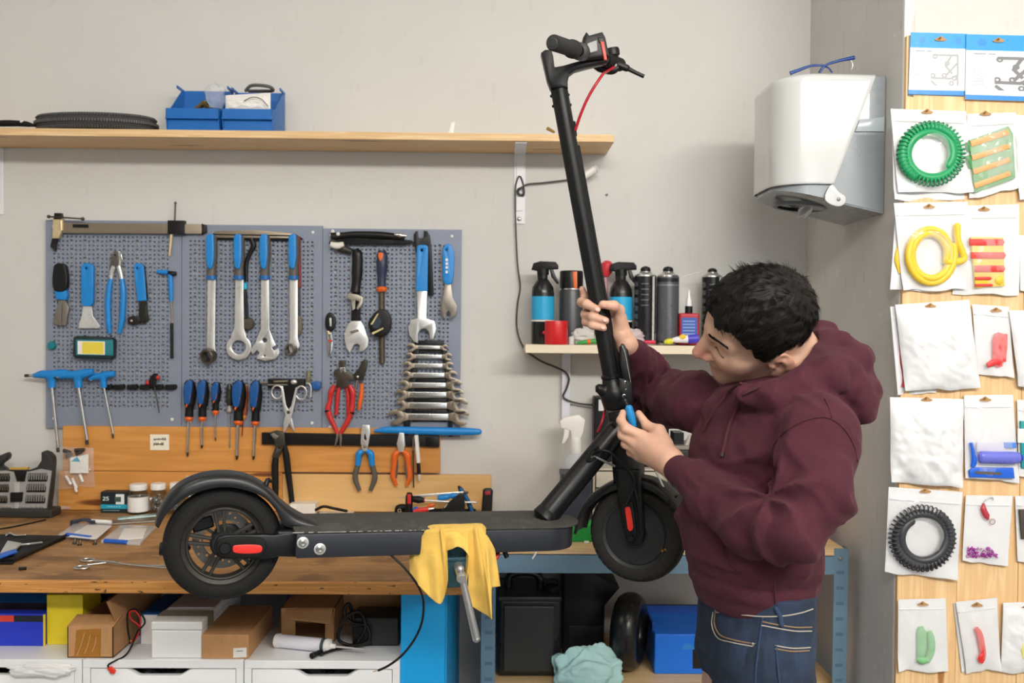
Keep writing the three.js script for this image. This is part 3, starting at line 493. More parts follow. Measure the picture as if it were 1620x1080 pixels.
{
const t = thing('scissors', 'pair of silver scissors hanging open from the middle panel', 'scissors'), z = Z1 + 0.026;
const ring = (cx, cy) => { const g = new THREE.TorusGeometry(9 / ppm(z), 1.25 / ppm(z), 10, 30); g.scale(0.95, 1.15, 1); const p = at(cx, cy, z); g.translate(p.x, p.y, p.z); return g; };
part(t, 'half', [ring(438.5, 620), plate([[444, 610], [447.5, 611], [452, 640], [459, 653], [463, 668], [466, 681], [463.5, 680], [457, 667], [450, 651], [446.5, 630]], z - 0.003, 0.004)], SATIN);
part(t, 'half', [ring(476.5, 621), plate([[471, 612], [468, 613], [461, 642], [453, 652], [449, 668], [448.5, 684], [451, 682], [458, 668], [463, 652], [467, 634]], z + 0.0012, 0.004)], SATIN);
part(t, 'pivot', lathe([[0, 0.003], [0.004, 0.0025], [0.0055, 0]], at(456.3, 652, z + 0.005), V(0, 0, 1), 14), DARKSTEEL);
}
// ---------------------------------------------------------------- tools, right panel
{
let t = thing('hand_pump', 'black hand pump lying across the top of the right panel', 'pump'), z = Z1 + 0.014;
part(t, 'barrel', grip([[524, 374, 6], [545, 372, 5], [562, 371, 5.5], [600, 372, 6], [622, 374, 5.5], [640, 377, 4]], z, 0.9), BLACK); part(t, 'rail', plate([[540, 378], [650, 380], [655, 383], [640, 387], [545, 386]], z - 0.012, 0.014), BLACKM);
part(t, 'nozzle', grip([[624, 371, 2], [632, 372, 3.4], [643, 373, 2]], z + 0.014, 0.8), CHROME); part(t, 'head', grip([[524, 380, 6], [538, 391, 7], [556, 398, 5]], z - 0.004, 0.7), mat(0x29261f, 0.5));
part(t, 'cap', grip([[523, 386, 4], [533, 388.5, 5.4], [544, 386, 4]], z + 0.01, 0.7), mat(0xe4e0d8, 0.35)); part(t, 'knob', ball(at(526.5, 366, z), 0.006, 10), WHITEP); part(t, 'knob', ball(at(535, 370, z + 0.01), 0.006, 10), WHITEP);
}
{
let z = Z1 + 0.012, t = thing('adjustable_wrench', 'black handled wrench with a forked grey jaw on the right panel', 'wrench');
part(t, 'handle', grip([[562, 394, 5], [565, 402, 8.4], [565, 430, 8.6], [563.5, 450, 7.2], [562, 462, 8]], z, 0.7), BLACK);
part(t, 'jaw', plate([[549, 468], [552, 464], [565, 466], [574, 470], [574, 480], [566, 490], [564.5, 487], [569, 477], [562, 474], [562, 488], [558, 491], [556, 474], [549, 471]], z + 0.003, 0.01), mat(0xa9a497, 0.38, 0.7));
t = thing('adjustable_wrench', 'bright adjustable wrench with a wide open jaw, hanging head down', 'wrench'); z = Z1 + 0.004;
part(t, 'handle', plate([[557, 462], [570, 462], [570, 511], [556, 511]], z - 0.002, 0.008), BLACKM);
part(t, 'head', plate([[556, 508], [571, 508], [576, 517], [583, 537], [582, 548], [575, 555], [569, 556], [570, 546], [565, 543], [560, 545], [554, 558], [549, 551], [546, 538], [545.5, 527], [550, 516]], z, 0.013, { holes: [[[554, 524], [567, 520], [569, 524], [556, 528]]] }), SATIN);
part(t, 'knurl', rodP(556, 526, 566, 522.6, z + 0.006, 2.6), GRAYM);
}
{
const t = thing('pocket_knife', 'small black pocket knife with a bright blade, left edge of the right panel', 'knife'), z = Z1 + 0.008;
part(t, 'handle', plate([[516.5, 500], [522, 494.5], [529, 500], [529.5, 517], [524, 523], [517, 520]], z - 0.004, 0.012, { smooth: true, bevel: 0.003 }), BLACK); part(t, 'badge', plate([[521, 503], [524, 502.5], [524.5, 516], [521.5, 516]], z + 0.0078, 0.001), SATIN);
part(t, 'blade', plate([[518, 527], [524, 526], [526.5, 540], [525, 556], [522.5, 563], [519.5, 562], [519, 545]], z, 0.003), CHROME); part(t, 'ring', rodP(519, 523, 521, 529, z + 0.002, 2.2), CREAM); part(t, 'red_tab', plate([[519, 537], [526, 538], [526, 540.5], [519, 540]], z + 0.001, 0.004), RED);
}
{
let t = thing('screwdriver', 'dark blue screwdriver with an orange collar, its shaft behind the tape measure', 'screwdriver'), z = Z1 + 0.014;
part(t, 'handle', grip([[604, 396, 6], [604.5, 404, 8.6], [604.5, 420, 9], [604, 440, 6.8], [604, 455, 6.6]], z, 0.85, 16), NAVY); part(t, 'emblem', plate([[599, 400], [606, 400], [606, 406], [602.5, 414], [599, 406]], z, 0.0175, { bevel: 0.0015 }), ORANGE);
part(t, 'collar', grip([[604, 453, 6.5], [604, 457, 9], [604, 461, 7]], z, 0.85), ORANGE); part(t, 'shaft', rodP(604, 460, 604.5, 575, z - 0.008, 4.6), mat(0x5d5044, 0.45, 0.6));
t = thing('tape_measure', 'black tape measure with a yellow edged label, hanging on the right panel', 'tape measure');
part(t, 'case', plate([[584, 512], [592, 498], [600, 491], [610, 491], [617, 500], [618, 516], [613, 527], [601, 532], [590, 527]], z - 0.006, 0.03, { smooth: true, bevel: 0.005 }), BLACK);
part(t, 'label', plate([[589, 513], [598, 498], [604, 509], [599, 519], [590, 519]], z + 0.0235, 0.001, { bevel: 0 }), mat(0x26323e, 0.4)); part(t, 'label_edge', [plate([[586, 513], [597, 496], [599, 496], [589, 513.5]], z + 0.0237, 0.001, { bevel: 0 })], mat(0xcfc08a, 0.4)); part(t, 'rib', [plate([[588, 526], [606, 518], [607, 520], [590, 529]], z + 0.0237, 0.001, { bevel: 0 })], mat(0xcfc08a, 0.4));
}
{
let z = Z1 + 0.002, t = thing('pry_tool', 'black forked tool hanging behind the large blue open wrench', 'hand tool');
part(t, 'body', plate([[655.5, 382], [655, 371], [658, 366], [661, 366], [661.5, 374], [664, 377], [669, 377], [671, 374], [671, 365], [676, 366], [680, 373], [683, 400], [686, 466], [678, 468], [676, 400], [658, 398]], z, 0.01), BLACK);
t = thing('wrench', 'large open ended wrench with a blue handle above the spanner rack', 'wrench'); z += 0.014;
part(t, 'handle', plate([[660, 391], [663, 388], [674, 388], [677, 391], [676, 460], [659, 460]], z, 0.014, { bevel: 0.003, holes: [[667.5, 396, 2.6]] }), TB);
part(t, 'shaft', plate([[660, 460], [675.5, 460], [674, 504], [687, 508], [690, 520], [686, 535], [681, 537], [679, 524], [673, 519], [666, 520], [661, 527], [661, 542.5], [655, 540], [648, 530], [646.5, 517], [651, 506], [661, 503.5]], z + 0.004, 0.007), SATIN);
t = thing('wrench', 'small spanner with a blue dipped handle, rightmost on the panel', 'wrench');
part(t, 'handle', plate([[702, 392], [706, 387], [712, 387], [717, 396], [718, 420], [713, 449], [704, 448], [701, 420]], z, 0.012, { bevel: 0.003, smooth: true, holes: [[706.5, 395.5, 2.2]] }), TB);
part(t, 'shaft', plate([[704, 447], [713, 448], [716, 470], [723, 484], [722, 496], [716, 503], [712, 503], [713, 496], [710, 491], [706, 494], [705, 504], [700, 500], [697, 489], [700, 474]], z + 0.003, 0.006), GRAYM);
part(t, 'print', [[409], [415], [421], [428]].map(([y]) => plate([[705, y], [708.5, y], [708.3, y + 4], [705, y + 4]], z + 0.0118, 0.0007, { bevel: 0 })), WHITEP);
}
// spanner rack
{
const rows = [[549, 658, 699, 644, 709], [563.5, 655, 702, 642, 715], [578, 653, 703, 638, 717], [593, 651, 706, 637, 723], [609, 649, 708, 631, 731], [624, 646, 709, 625, 733], [641, 645, 710, 626, 740], [659, 643, 712, 615, 742]];
const t = thing('spanner_rack', 'black plastic rack holding eight open ended spanners', 'rack'), z = ZP + 0.004;
part(t, 'top_bar', plate([[657, 538.5], [701, 538.5], [704, 547], [655, 547]], z, 0.018), BLACK);
part(t, 'rail', plate([[656, 545], [664, 545], [650, 665], [646, 690], [638, 690], [640, 662]], z, 0.012), BLACK); part(t, 'rail', plate([[697, 545], [703, 545], [714, 600], [716, 690], [710, 690], [706, 600]], z, 0.012), BLACK);
for (const y of [555, 601, 616, 633, 651, 664]) part(t, 'crossbar', plate([[653, y - 2.5], [706, y - 2.5], [707, y + 2.5], [652, y + 2.5]], z - 0.001, 0.006), BLACK);
const size = ['smallest', 'second smallest', 'third smallest', 'fourth', 'fifth', 'third largest', 'second largest', 'largest'];
rows.forEach(([y, l, r, hl, hr], i) => {
const s = thing('spanner', size[i] + ' open ended spanner in the black rack, ' + (i < 4 ? 'counted from the top' : 'near the bottom'), 'spanner', 'open ended spanners in the rack'), hw = 2.7 + i * 0.32, zz = ZP + 0.018;
const mL = l - hl, mR = hr - r, k = 0.62 + 0.02 * i;
part(s, 'shaft', plate([[l - 2, y - hw], [r + 2, y - hw + 0.6], [r + 2, y + hw + 0.6], [l - 2, y + hw]], zz, 0.005, { bevel: 0.0017 }), STEEL);
const head = (x, m, dir, dy) => { const h = m * 0.4 + 1.2, cx = x + dir * (m - h * 0.92), tl = 0.26 * dir, pts = [], put = (u, v) => pts.push([cx + dir * (u * Math.cos(tl) - v * Math.sin(tl) * dir), y + dy + u * Math.sin(tl) * dir + v * Math.cos(tl)]); for (let q = 0; q <= 14; q++) { const t = 0.62 + q / 14 * (Math.PI * 2 - 1.24); put(Math.cos(t) * h * 1.05, Math.sin(t) * h); } put(h * 0.75, -h * 0.4); put(-h * 0.15, -h * 0.4); put(-h * 0.34, 0); put(-h * 0.15, h * 0.4); put(h * 0.75, h * 0.4); return [plate(pts, zz - 0.001, 0.007, { bevel: 0.0007 }), plate([[x - dir * 3, y - hw], [cx - dir * h * 0.7, y + dy - h * 0.62], [cx - dir * h * 0.7, y + dy + h * 0.62], [x - dir * 3, y + hw]], zz - 0.0008, 0.0062, { bevel: 0.0012 })]; };
part(s, 'jaw', head(l, mL, -1, 0.5), BRONZE); part(s, 'jaw', head(r, mR, 1, 1), BRONZE);
});
const b = thing('lever_bar', 'long blue lever bar strapped under the spanner rack', 'lever');
part(b, 'bar', grip([[592, 681, 2.4], [612, 680, 5.4], [640, 680.5, 6], [700, 682, 6.4], [740, 682.5, 6], [758, 683, 4.8], [762, 684, 2.5]], ZP + 0.026, 0.8), TB);
}
// red and orange pliers
{
let z = Z1 + 0.008, t = thing('pliers', 'red handled pliers with a steel head, hanging head up', 'pliers', 'pliers hanging on the right panel');
part(t, 'head', [plate([[537, 570], [547, 570], [546, 584], [538, 584]], z - 0.004, 0.01), plate([[528, 588], [534, 583], [546, 584], [557, 591], [560, 599], [553, 601], [556, 612], [532, 612], [534, 600]], z - 0.002, 0.012)], mat(0x4d463e, 0.42, 0.6)); part(t, 'joint', plate([[538, 582], [546, 581], [547, 589], [539, 589]], z + 0.009, 0.003), CHROME);
part(t, 'grip', grip([[536, 612, 3], [534, 628, 3.4], [532, 656, 3]], z, 0.8), RED); part(t, 'grip', grip([[549, 612, 3], [551, 630, 3.6], [551, 658, 3]], z, 0.8), RED);
t = thing('pliers', 'red handled long nose pliers hanging upside down, jaws at the board', 'pliers', 'pliers hanging on the right panel'); z = Z1 + 0.022;
part(t, 'grip', grip([[529, 609, 3], [524, 620, 4.6], [522, 634, 3.6], [519, 645, 4.6], [522, 659, 4.4], [529, 674, 3.6], [534, 686, 3]], z, 0.8), RED); part(t, 'grip', grip([[553, 609, 3], [558, 620, 4.6], [558, 636, 3.6], [556, 648, 4.6], [551, 664, 4.4], [543, 678, 3.6], [538, 686, 3]], z, 0.8), RED);
part(t, 'band', grip([[518, 648, 4.8], [519, 651, 4.8]], z, 0.84), BLACK); part(t, 'band', grip([[557, 651, 4.8], [556, 654, 4.8]], z, 0.84), BLACK);
part(t, 'jaw', grip([[534.5, 684, 2.6], [533, 694, 2.2], [530, 706, 1.2]], z, 0.9), GRAYM); part(t, 'jaw', grip([[538.5, 684, 2.6], [539, 694, 2.2], [538.6, 706, 1.2]], z, 0.9), GRAYM);
t = thing('pliers', 'orange handled side cutters with a black head, right of the red pliers', 'pliers', 'pliers hanging on the right panel'); z = Z1 + 0.012;
part(t, 'head', plate([[573, 572], [577, 568], [582, 570], [579, 586], [574, 602], [562, 600], [560, 592], [568, 583]], z, 0.012), mat(0x343128, 0.42, 0.5)); part(t, 'joint', ball(at(566, 596, z + 0.012), 0.006, 10), CHROME);
part(t, 'arm', grip([[566, 598, 2.2], [562, 616, 1.8], [558.5, 632, 1.8]], z + 0.005, 0.9), GRAYM); part(t, 'arm_tip', grip([[558.5, 631, 2], [557.5, 640, 2.6]], z + 0.005, 0.9), BLACK); part(t, 'grip', grip([[572.5, 606, 2.6], [572, 622, 3.6], [569.5, 638, 3.4], [568, 648, 2.2]], z + 0.005, 0.8), ORANGE);
}
// ---------------------------------------------------------------- magnetic strip and what hangs on it
const ZM = 0.026;
{
let z = ZM + 0.016, t = thing('magnetic_strip', 'black magnetic tool strip along the top of the wooden boards', 'tool strip');
part(t, 'strip', plate([[415, 684], [695, 689], [695, 706], [415, 702]], ZM, 0.014), BLACKM); part(t, 'end_cap', plate([[674, 690], [694.5, 690.5], [694.5, 706.5], [674, 706]], ZM + 0.001, 0.016), BLACK);
t = thing('pliers', 'combination pliers with blue and grey handles on the magnetic strip', 'pliers', 'tools on the magnetic strip');
part(t, 'head', [plate([[574, 672], [585, 672], [586, 684], [583, 702], [580, 713], [574, 713], [571, 700], [572, 685]], z, 0.01, { holes: [[[576, 687], [578, 684], [581, 694], [578, 698], [575, 694]]] })], SATIN); part(t, 'joint', ball(at(577.5, 706, z + 0.01), 0.005, 10), GRAYM);
part(t, 'grip', grip([[576, 711, 3.4], [569, 719, 5.2], [566, 735, 4.2], [562, 755, 4.4], [569, 776, 3.2]], z + 0.004, 0.8), GREY); part(t, 'grip', grip([[579, 711, 3.4], [586, 719, 5.2], [589, 735, 4.2], [593, 755, 4.4], [586, 776, 3.2]], z + 0.004, 0.8), GREY);
part(t, 'upper_grip', grip([[575, 712, 3.8], [568.5, 718, 5.8], [567, 728, 4.8], [566, 736, 4.5]], z + 0.004, 0.84), TB); part(t, 'upper_grip', grip([[580, 712, 3.8], [586.5, 718, 5.8], [588, 728, 4.8], [589, 736, 4.5]], z + 0.004, 0.84), TB);
t = thing('pliers', 'orange handled combination pliers on the magnetic strip', 'pliers', 'tools on the magnetic strip');
part(t, 'head', plate([[632, 684], [639, 685], [641, 704], [638, 714], [631, 714], [628, 702]], z, 0.01), SATIN); part(t, 'grip', grip([[632, 713, 3.2], [625.5, 719, 5.4], [624, 735, 4.2], [622, 752, 4.4], [627, 768, 2.6]], z + 0.004, 0.8), ORANGE); part(t, 'grip', grip([[637, 713, 3.2], [644, 719, 5.4], [646, 735, 4.2], [648.5, 752, 4.4], [643.5, 768, 2.6]], z + 0.004, 0.8), ORANGE);
part(t, 'grip_inlay', grip([[629, 727, 1], [628, 740, 1.8], [626.5, 756, 1.4]], z + 0.006, 0.8), GREY); part(t, 'grip_inlay', grip([[641, 727, 1], [642, 740, 1.8], [644, 756, 1.4]], z + 0.006, 0.8), GREY);
t = thing('marker_pen', 'white marker pen with a clear tip on the magnetic strip', 'pen', 'tools on the magnetic strip');
part(t, 'barrel', rodP(658.5, 688, 662, 732, z + 0.006, 3.4), WHITEP); part(t, 'grip', rodP(662, 732, 663, 750, z + 0.006, 3), BLACK); part(t, 'tip', rodP(663, 750, 663.5, 761, z + 0.006, 2.6, 1.2), mat(0xe6dcd6, 0.3));
t = thing('file', 'thin dark round file hanging beside the orange pliers', 'file', 'tools on the magnetic strip');
part(t, 'blade', rodP(653.6, 712, 654.4, 771, z + 0.003, 1.5, 1), DARKSTEEL); part(t, 'tang', rodP(653.6, 690, 653.6, 712, z + 0.003, 1), GRAYM);
t = thing('water_pump_pliers', 'large black slip joint pliers hanging from the left end of the strip', 'pliers', 'tools on the magnetic strip'); const DK = mat(0x3a3830, 0.45, 0.3);
part(t, 'jaw', plate([[427, 684], [437, 681], [450, 684], [451, 700], [446, 712], [440, 724], [431, 722], [437, 706], [434, 694]], z, 0.013, { bevel: 0.003, holes: [[443, 708, 2.4]] }), DK); part(t, 'jaw', plate([[428, 687], [433, 685], [441, 690], [437, 694], [432, 692]], z + 0.011, 0.004), GRAYM);
part(t, 'grip', grip([[437, 718, 4.4], [435, 735, 5.6], [435.5, 760, 5.4], [436, 792, 4.6]], z + 0.006, 0.7), BLACKM); part(t, 'grip', grip([[449, 700, 4], [453, 722, 5.4], [456, 748, 5.2], [459, 770, 4.6], [462, 795, 4.4]], z + 0.006, 0.7), BLACKM);
}
{
const c = canvasTex(128, 96, (x) => { x.fillStyle = '#f1ead6'; x.fillRect(0, 0, 128, 96); x.strokeStyle = '#33352f'; x.lineWidth = 3; let s = 5; for (const [y, n] of [[34, 11], [64, 9]]) { x.beginPath(); x.moveTo(24, y); for (let i = 0; i < n * 3; i++) { s = (s * 1103515245 + 12345) % 2147483648; x.lineTo(24 + i * 2.6, y - 3 + (s / 2147483648) * 11 * (i % 2 ? -1 : 0.4)); } x.stroke(); } });
const a = at(237, 687, 0.03), b = at(267, 712, 0.03), g = new THREE.PlaneGeometry(b.x - a.x, a.y - b.y); g.translate((a.x + b.x) / 2, (a.y + b.y) / 2, 0.0278);
const t = thing('paper_note', 'cream paper note with two lines of handwriting on the orange board', 'note'); part(t, 'paper', boxB(a.x, b.x, b.y, a.y, 0.0262, 0.0276, 0.0004), mat(0xefe8d4, 0.7)); part(t, 'writing', g, mat(0xffffff, 0.7, 0, { map: c, bump: null }), null, true);
}

// ---------------------------------------------------------------- the electric scooter clamped in the vise
const RW = at(353, 858, 1.16), FW = at(1009, 842, 0.885);
const plane = (o, n) => (px, py, c = 0) => { const p = V(px / 1620 * 2 - 1, 1 - py / 1080 * 2, 0.5).unproject(camera).sub(camera.position), q = o.clone().addScaledVector(n, c); return camera.position.clone().addScaledVector(p, q.sub(camera.position).dot(n) / p.dot(n)); };
const SD = FW.clone().sub(RW).setY(0).normalize(), SN = V(-SD.z, 0, SD.x);           // along the scooter, towards its near side
const WN = V(-0.42, 0, 0.907).normalize(), WD = V(WN.z, 0, -WN.x);                    // the turned front wheel: axle, forward
const PR = plane(RW, SN), PF = plane(FW, WN);
const SBLACK = mat(0x121315, 0.4, 0.15, { specularIntensity: 0.8 }), SMATT = mat(0x1c1d20, 0.55), SGREY = mat(0x262a32, 0.42), TYRE = mat(0x1a1a1a, 0.8, 0, { specularIntensity: 0.7, bump: T.grip, bs: 0.0006 }), DUSTY = mat(0x2c2a26, 0.85, 0, { bump: T.grip, bs: 0.0008 }), REFL = mat(0xe8352c, 0.28);
const scooter = thing('electric_scooter', 'black electric scooter raised on the vise with its front wheel turned', 'scooter');
// maps wheel-local (x forward, y up, z axle) into place
function basis(g, o, x, z) { const y = z.clone().cross(x); g.applyMatrix4(new THREE.Matrix4().makeBasis(x, y, z).setPosition(o)); return g; }
const onWheel = (g, front) => basis(g, front ? FW : RW, front ? WD : SD, front ? WN : SN);
const latheZ = (prof, n = 64) => { const g = new THREE.LatheGeometry(prof.map((q) => new THREE.Vector2(Math.max(q[0], 1e-5), q[1])), n); g.rotateX(Math.PI / 2); return creased(g, 0.6); };
{
const R = 0.1085, tp = []; for (let k = 0; k <= 18; k++) { const a = -Math.PI * 0.61 + k / 18 * Math.PI * 1.22; tp.push([R - 0.0235 + Math.cos(a) * 0.0235, Math.sin(a) * 0.024]); }
tp.unshift([0.077, -0.017]); tp.push([0.077, 0.017]);
for (const front of [0, 1]) {
const ty = part(scooter, front ? 'front_tyre' : 'rear_tyre', onWheel(latheZ(tp), front), front ? DUSTY : TYRE);
const lug = [];
for (let k = 0; k < 44; k++) for (const s of [-1, 1]) { const g = new THREE.BoxGeometry(0.0105, 0.002, 0.007); g.rotateX(s * 0.8); g.translate(0, R - 0.0068, s * 0.0168); g.rotateZ((k + (s > 0 ? 0.5 : 0)) / 44 * Math.PI * 2); lug.push(onWheel(g, front)); }
part(ty, 'tread_lugs', lug, TYRE).userData.kind = 'stuff';
}
// rear rim with five split spokes, brake disc behind
const rim = part(scooter, 'rear_rim', onWheel(latheZ([[0.0815, 0.017], [0.081, 0.0195], [0.077, 0.0195], [0.0755, 0.015], [0.069, 0.011], [0.066, 0.013], [0.064, 0.0125], [0.063, 0.009], [0.063, -0.012], [0.07, -0.016], [0.08, -0.018], [0.0815, -0.016]]), 0), mat(0x3a3834, 0.45, 0.4));
for (let k = 0; k < 5; k++) for (const s of [-1, 1]) { const g = new RoundedBoxGeometry(0.046, 0.006, 0.012, 2, 0.0015); g.rotateZ(s * 0.05); g.translate(0.042, s * 0.0065, 0.003); g.rotateZ(Math.PI / 2 + 0.12 + k * Math.PI * 2 / 5); part(rim, 'spoke', onWheel(g, 0), mat(0x3a3834, 0.45, 0.4)); }
part(scooter, 'hub', onWheel(latheZ([[0, 0.022], [0.02, 0.02], [0.024, 0.014], [0.024, -0.02], [0, -0.024]], 30), 0), SMATT);
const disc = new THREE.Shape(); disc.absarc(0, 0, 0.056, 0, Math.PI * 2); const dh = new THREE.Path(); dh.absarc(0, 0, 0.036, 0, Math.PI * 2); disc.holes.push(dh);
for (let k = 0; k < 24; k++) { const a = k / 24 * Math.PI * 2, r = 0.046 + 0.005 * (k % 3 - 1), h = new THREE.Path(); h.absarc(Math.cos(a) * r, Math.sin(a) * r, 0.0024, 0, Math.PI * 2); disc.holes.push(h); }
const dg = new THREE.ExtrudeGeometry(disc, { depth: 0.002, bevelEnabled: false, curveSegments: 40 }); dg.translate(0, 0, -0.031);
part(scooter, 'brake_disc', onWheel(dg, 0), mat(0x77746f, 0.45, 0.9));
{ const g = []; for (let k = 0; k < 3; k++) { const b = new THREE.BoxGeometry(0.022, 0.006, 0.002); b.translate(0.03, 0, -0.03); b.rotateZ(k * 2.1 + 0.4); g.push(b); } part(scooter, 'disc_carrier', onWheel(merge(g), 0), DARKSTEEL); const cal = box(-0.028, 0.04, -0.036, 0.04, 0.024, 0.022, 0.004); cal.rotateZ(0.25); part(scooter, 'brake_caliper', onWheel(cal, 0), BLACK); }
// front hub motor
const fr = part(scooter, 'front_hub', onWheel(latheZ([[0, 0.024], [0.03, 0.024], [0.032, 0.0225], [0.066, 0.021], [0.068, 0.019], [0.073, 0.0205], [0.0755, 0.0225], [0.079, 0.0225], [0.0815, 0.019], [0.0815, -0.019], [0.075, -0.022], [0, -0.024]]), 1), mat(0x25272a, 0.48));
for (let k = 0; k < 6; k++) { const a = k / 6 * Math.PI * 2 + 0.3; part(fr, 'hub_screw', onWheel((() => { const g = latheZ([[0, 0.0022], [0.002, 0.002], [0.0026, 0]], 10); g.translate(Math.cos(a) * 0.061, Math.sin(a) * 0.061, 0.0208); return g; })(), 1), mat(0x3c3d3e, 0.4, 0.5)); }
const vq = PF(1049, 870, 0.02); part(scooter, 'valve', [rod(vq, vq.clone().addScaledVector(WN, 0.008), 0.004, 0.003, 10), rod(vq.clone().add(V(0.006, 0.002, 0)), vq.clone().add(V(0.006, 0.002, 0)).addScaledVector(WN, 0.006), 0.003, 0.003, 8)], BRASS);
}
function fender(name, outer, inner, P, hw, mt) {
const O = new THREE.CatmullRomCurve3(outer.map(([x, y]) => P(x, y, 0))), I = new THREE.CatmullRomCurve3(inner.map(([x, y]) => P(x, y, 0))), n = P === PF ? WN : SN;
return part(scooter, name, sheet((u, v) => { const o = O.getPoint(u), i = I.getPoint(u), th = v * Math.PI, s = Math.pow(Math.max(Math.sin(th), 0), 0.5); return i.lerp(o, s).addScaledVector(n, hw * Math.sign(Math.cos(th)) * Math.pow(Math.abs(Math.cos(th)), 0.55)); }, 60, 22, 0.003), mt);
}
fender('rear_fender', [[247, 824], [253, 803], [278, 769], [314, 751], [355, 746], [389, 751], [421, 768], [444, 791], [468, 809], [500, 824]], [[252, 829], [265, 806], [290, 784], [322, 770], [355, 765], [388, 770], [416, 782], [434, 801], [448, 825], [500, 831]], PR, 0.036, mat(0x15171a, 0.34));
fender('front_fender', [[915, 838], [922, 806], [940, 780], [972, 759], [1010, 752], [1045, 762], [1070, 783]], [[920, 840], [929, 812], [948, 790], [975, 773], [1010, 766], [1042, 775], [1063, 792]], PF, 0.036, mat(0x131416, 0.4));
part(scooter, 'fender_hook', [rod(PR(420, 768, 0), PR(424, 757, 0), 0.006, 0.004), rod(PR(423, 758, 0), PR(431, 762, 0), 0.0045, 0.003)], SBLACK);
part(scooter, 'rear_light', [rod(PR(262, 868, -0.01), PR(252, 868, -0.01), 0.0135, 0.012), rod(PR(262, 868, -0.02), PR(300, 866, -0.045), 0.005)], BLACK);
// rear arms
{
const arm = (c0, c1) => { const pts = [[341, 856], [346, 849], [358, 846], [420, 845], [432, 846], [470, 841], [470, 881], [440, 880], [420, 884], [352, 884], [343, 877], [339, 867]].map(([x, y]) => { const q = PR(x, y, 0.05).sub(RW); return [q.dot(SD), q.y]; }); const g = slab(pts, c0, c1 - c0, { bevel: 0.003 }); return basis(g, RW, SD, SN); };
part(scooter, 'rear_arm', arm(0.037, 0.052), SBLACK); part(scooter, 'rear_arm', arm(-0.056, -0.044), SBLACK);
const cv = [[344, 858], [352, 851], [410, 850], [420, 856], [421, 868], [416, 877], [406, 881], [352, 881], [344, 874]].map(([x, y]) => { const q = PR(x, y, 0.055).sub(RW); return [q.dot(SD), q.y]; });
const c = part(scooter, 'arm_cover', basis(slab(cv, 0.052, 0.006, { bevel: 0.0025, smooth: true }), RW, SD, SN), BLACKM);
const re = [[369, 864], [373, 862.5], [411, 862.5], [414.5, 865], [414.5, 871], [411, 874], [373, 874.5], [369, 872]].map(([x, y]) => { const q = PR(x, y, 0.06).sub(RW); return [q.dot(SD), q.y]; });
part(c, 'reflector', basis(slab(re, 0.0575, 0.002, { bevel: 0.0008, smooth: true }), RW, SD, SN), REFL, 'red side reflector');
const ax = PR(356, 867, 0.058); part(c, 'axle_cap', rod(ax, ax.clone().addScaledVector(SN, 0.006), 0.0115, 0.0095, 20), BLACK);
}
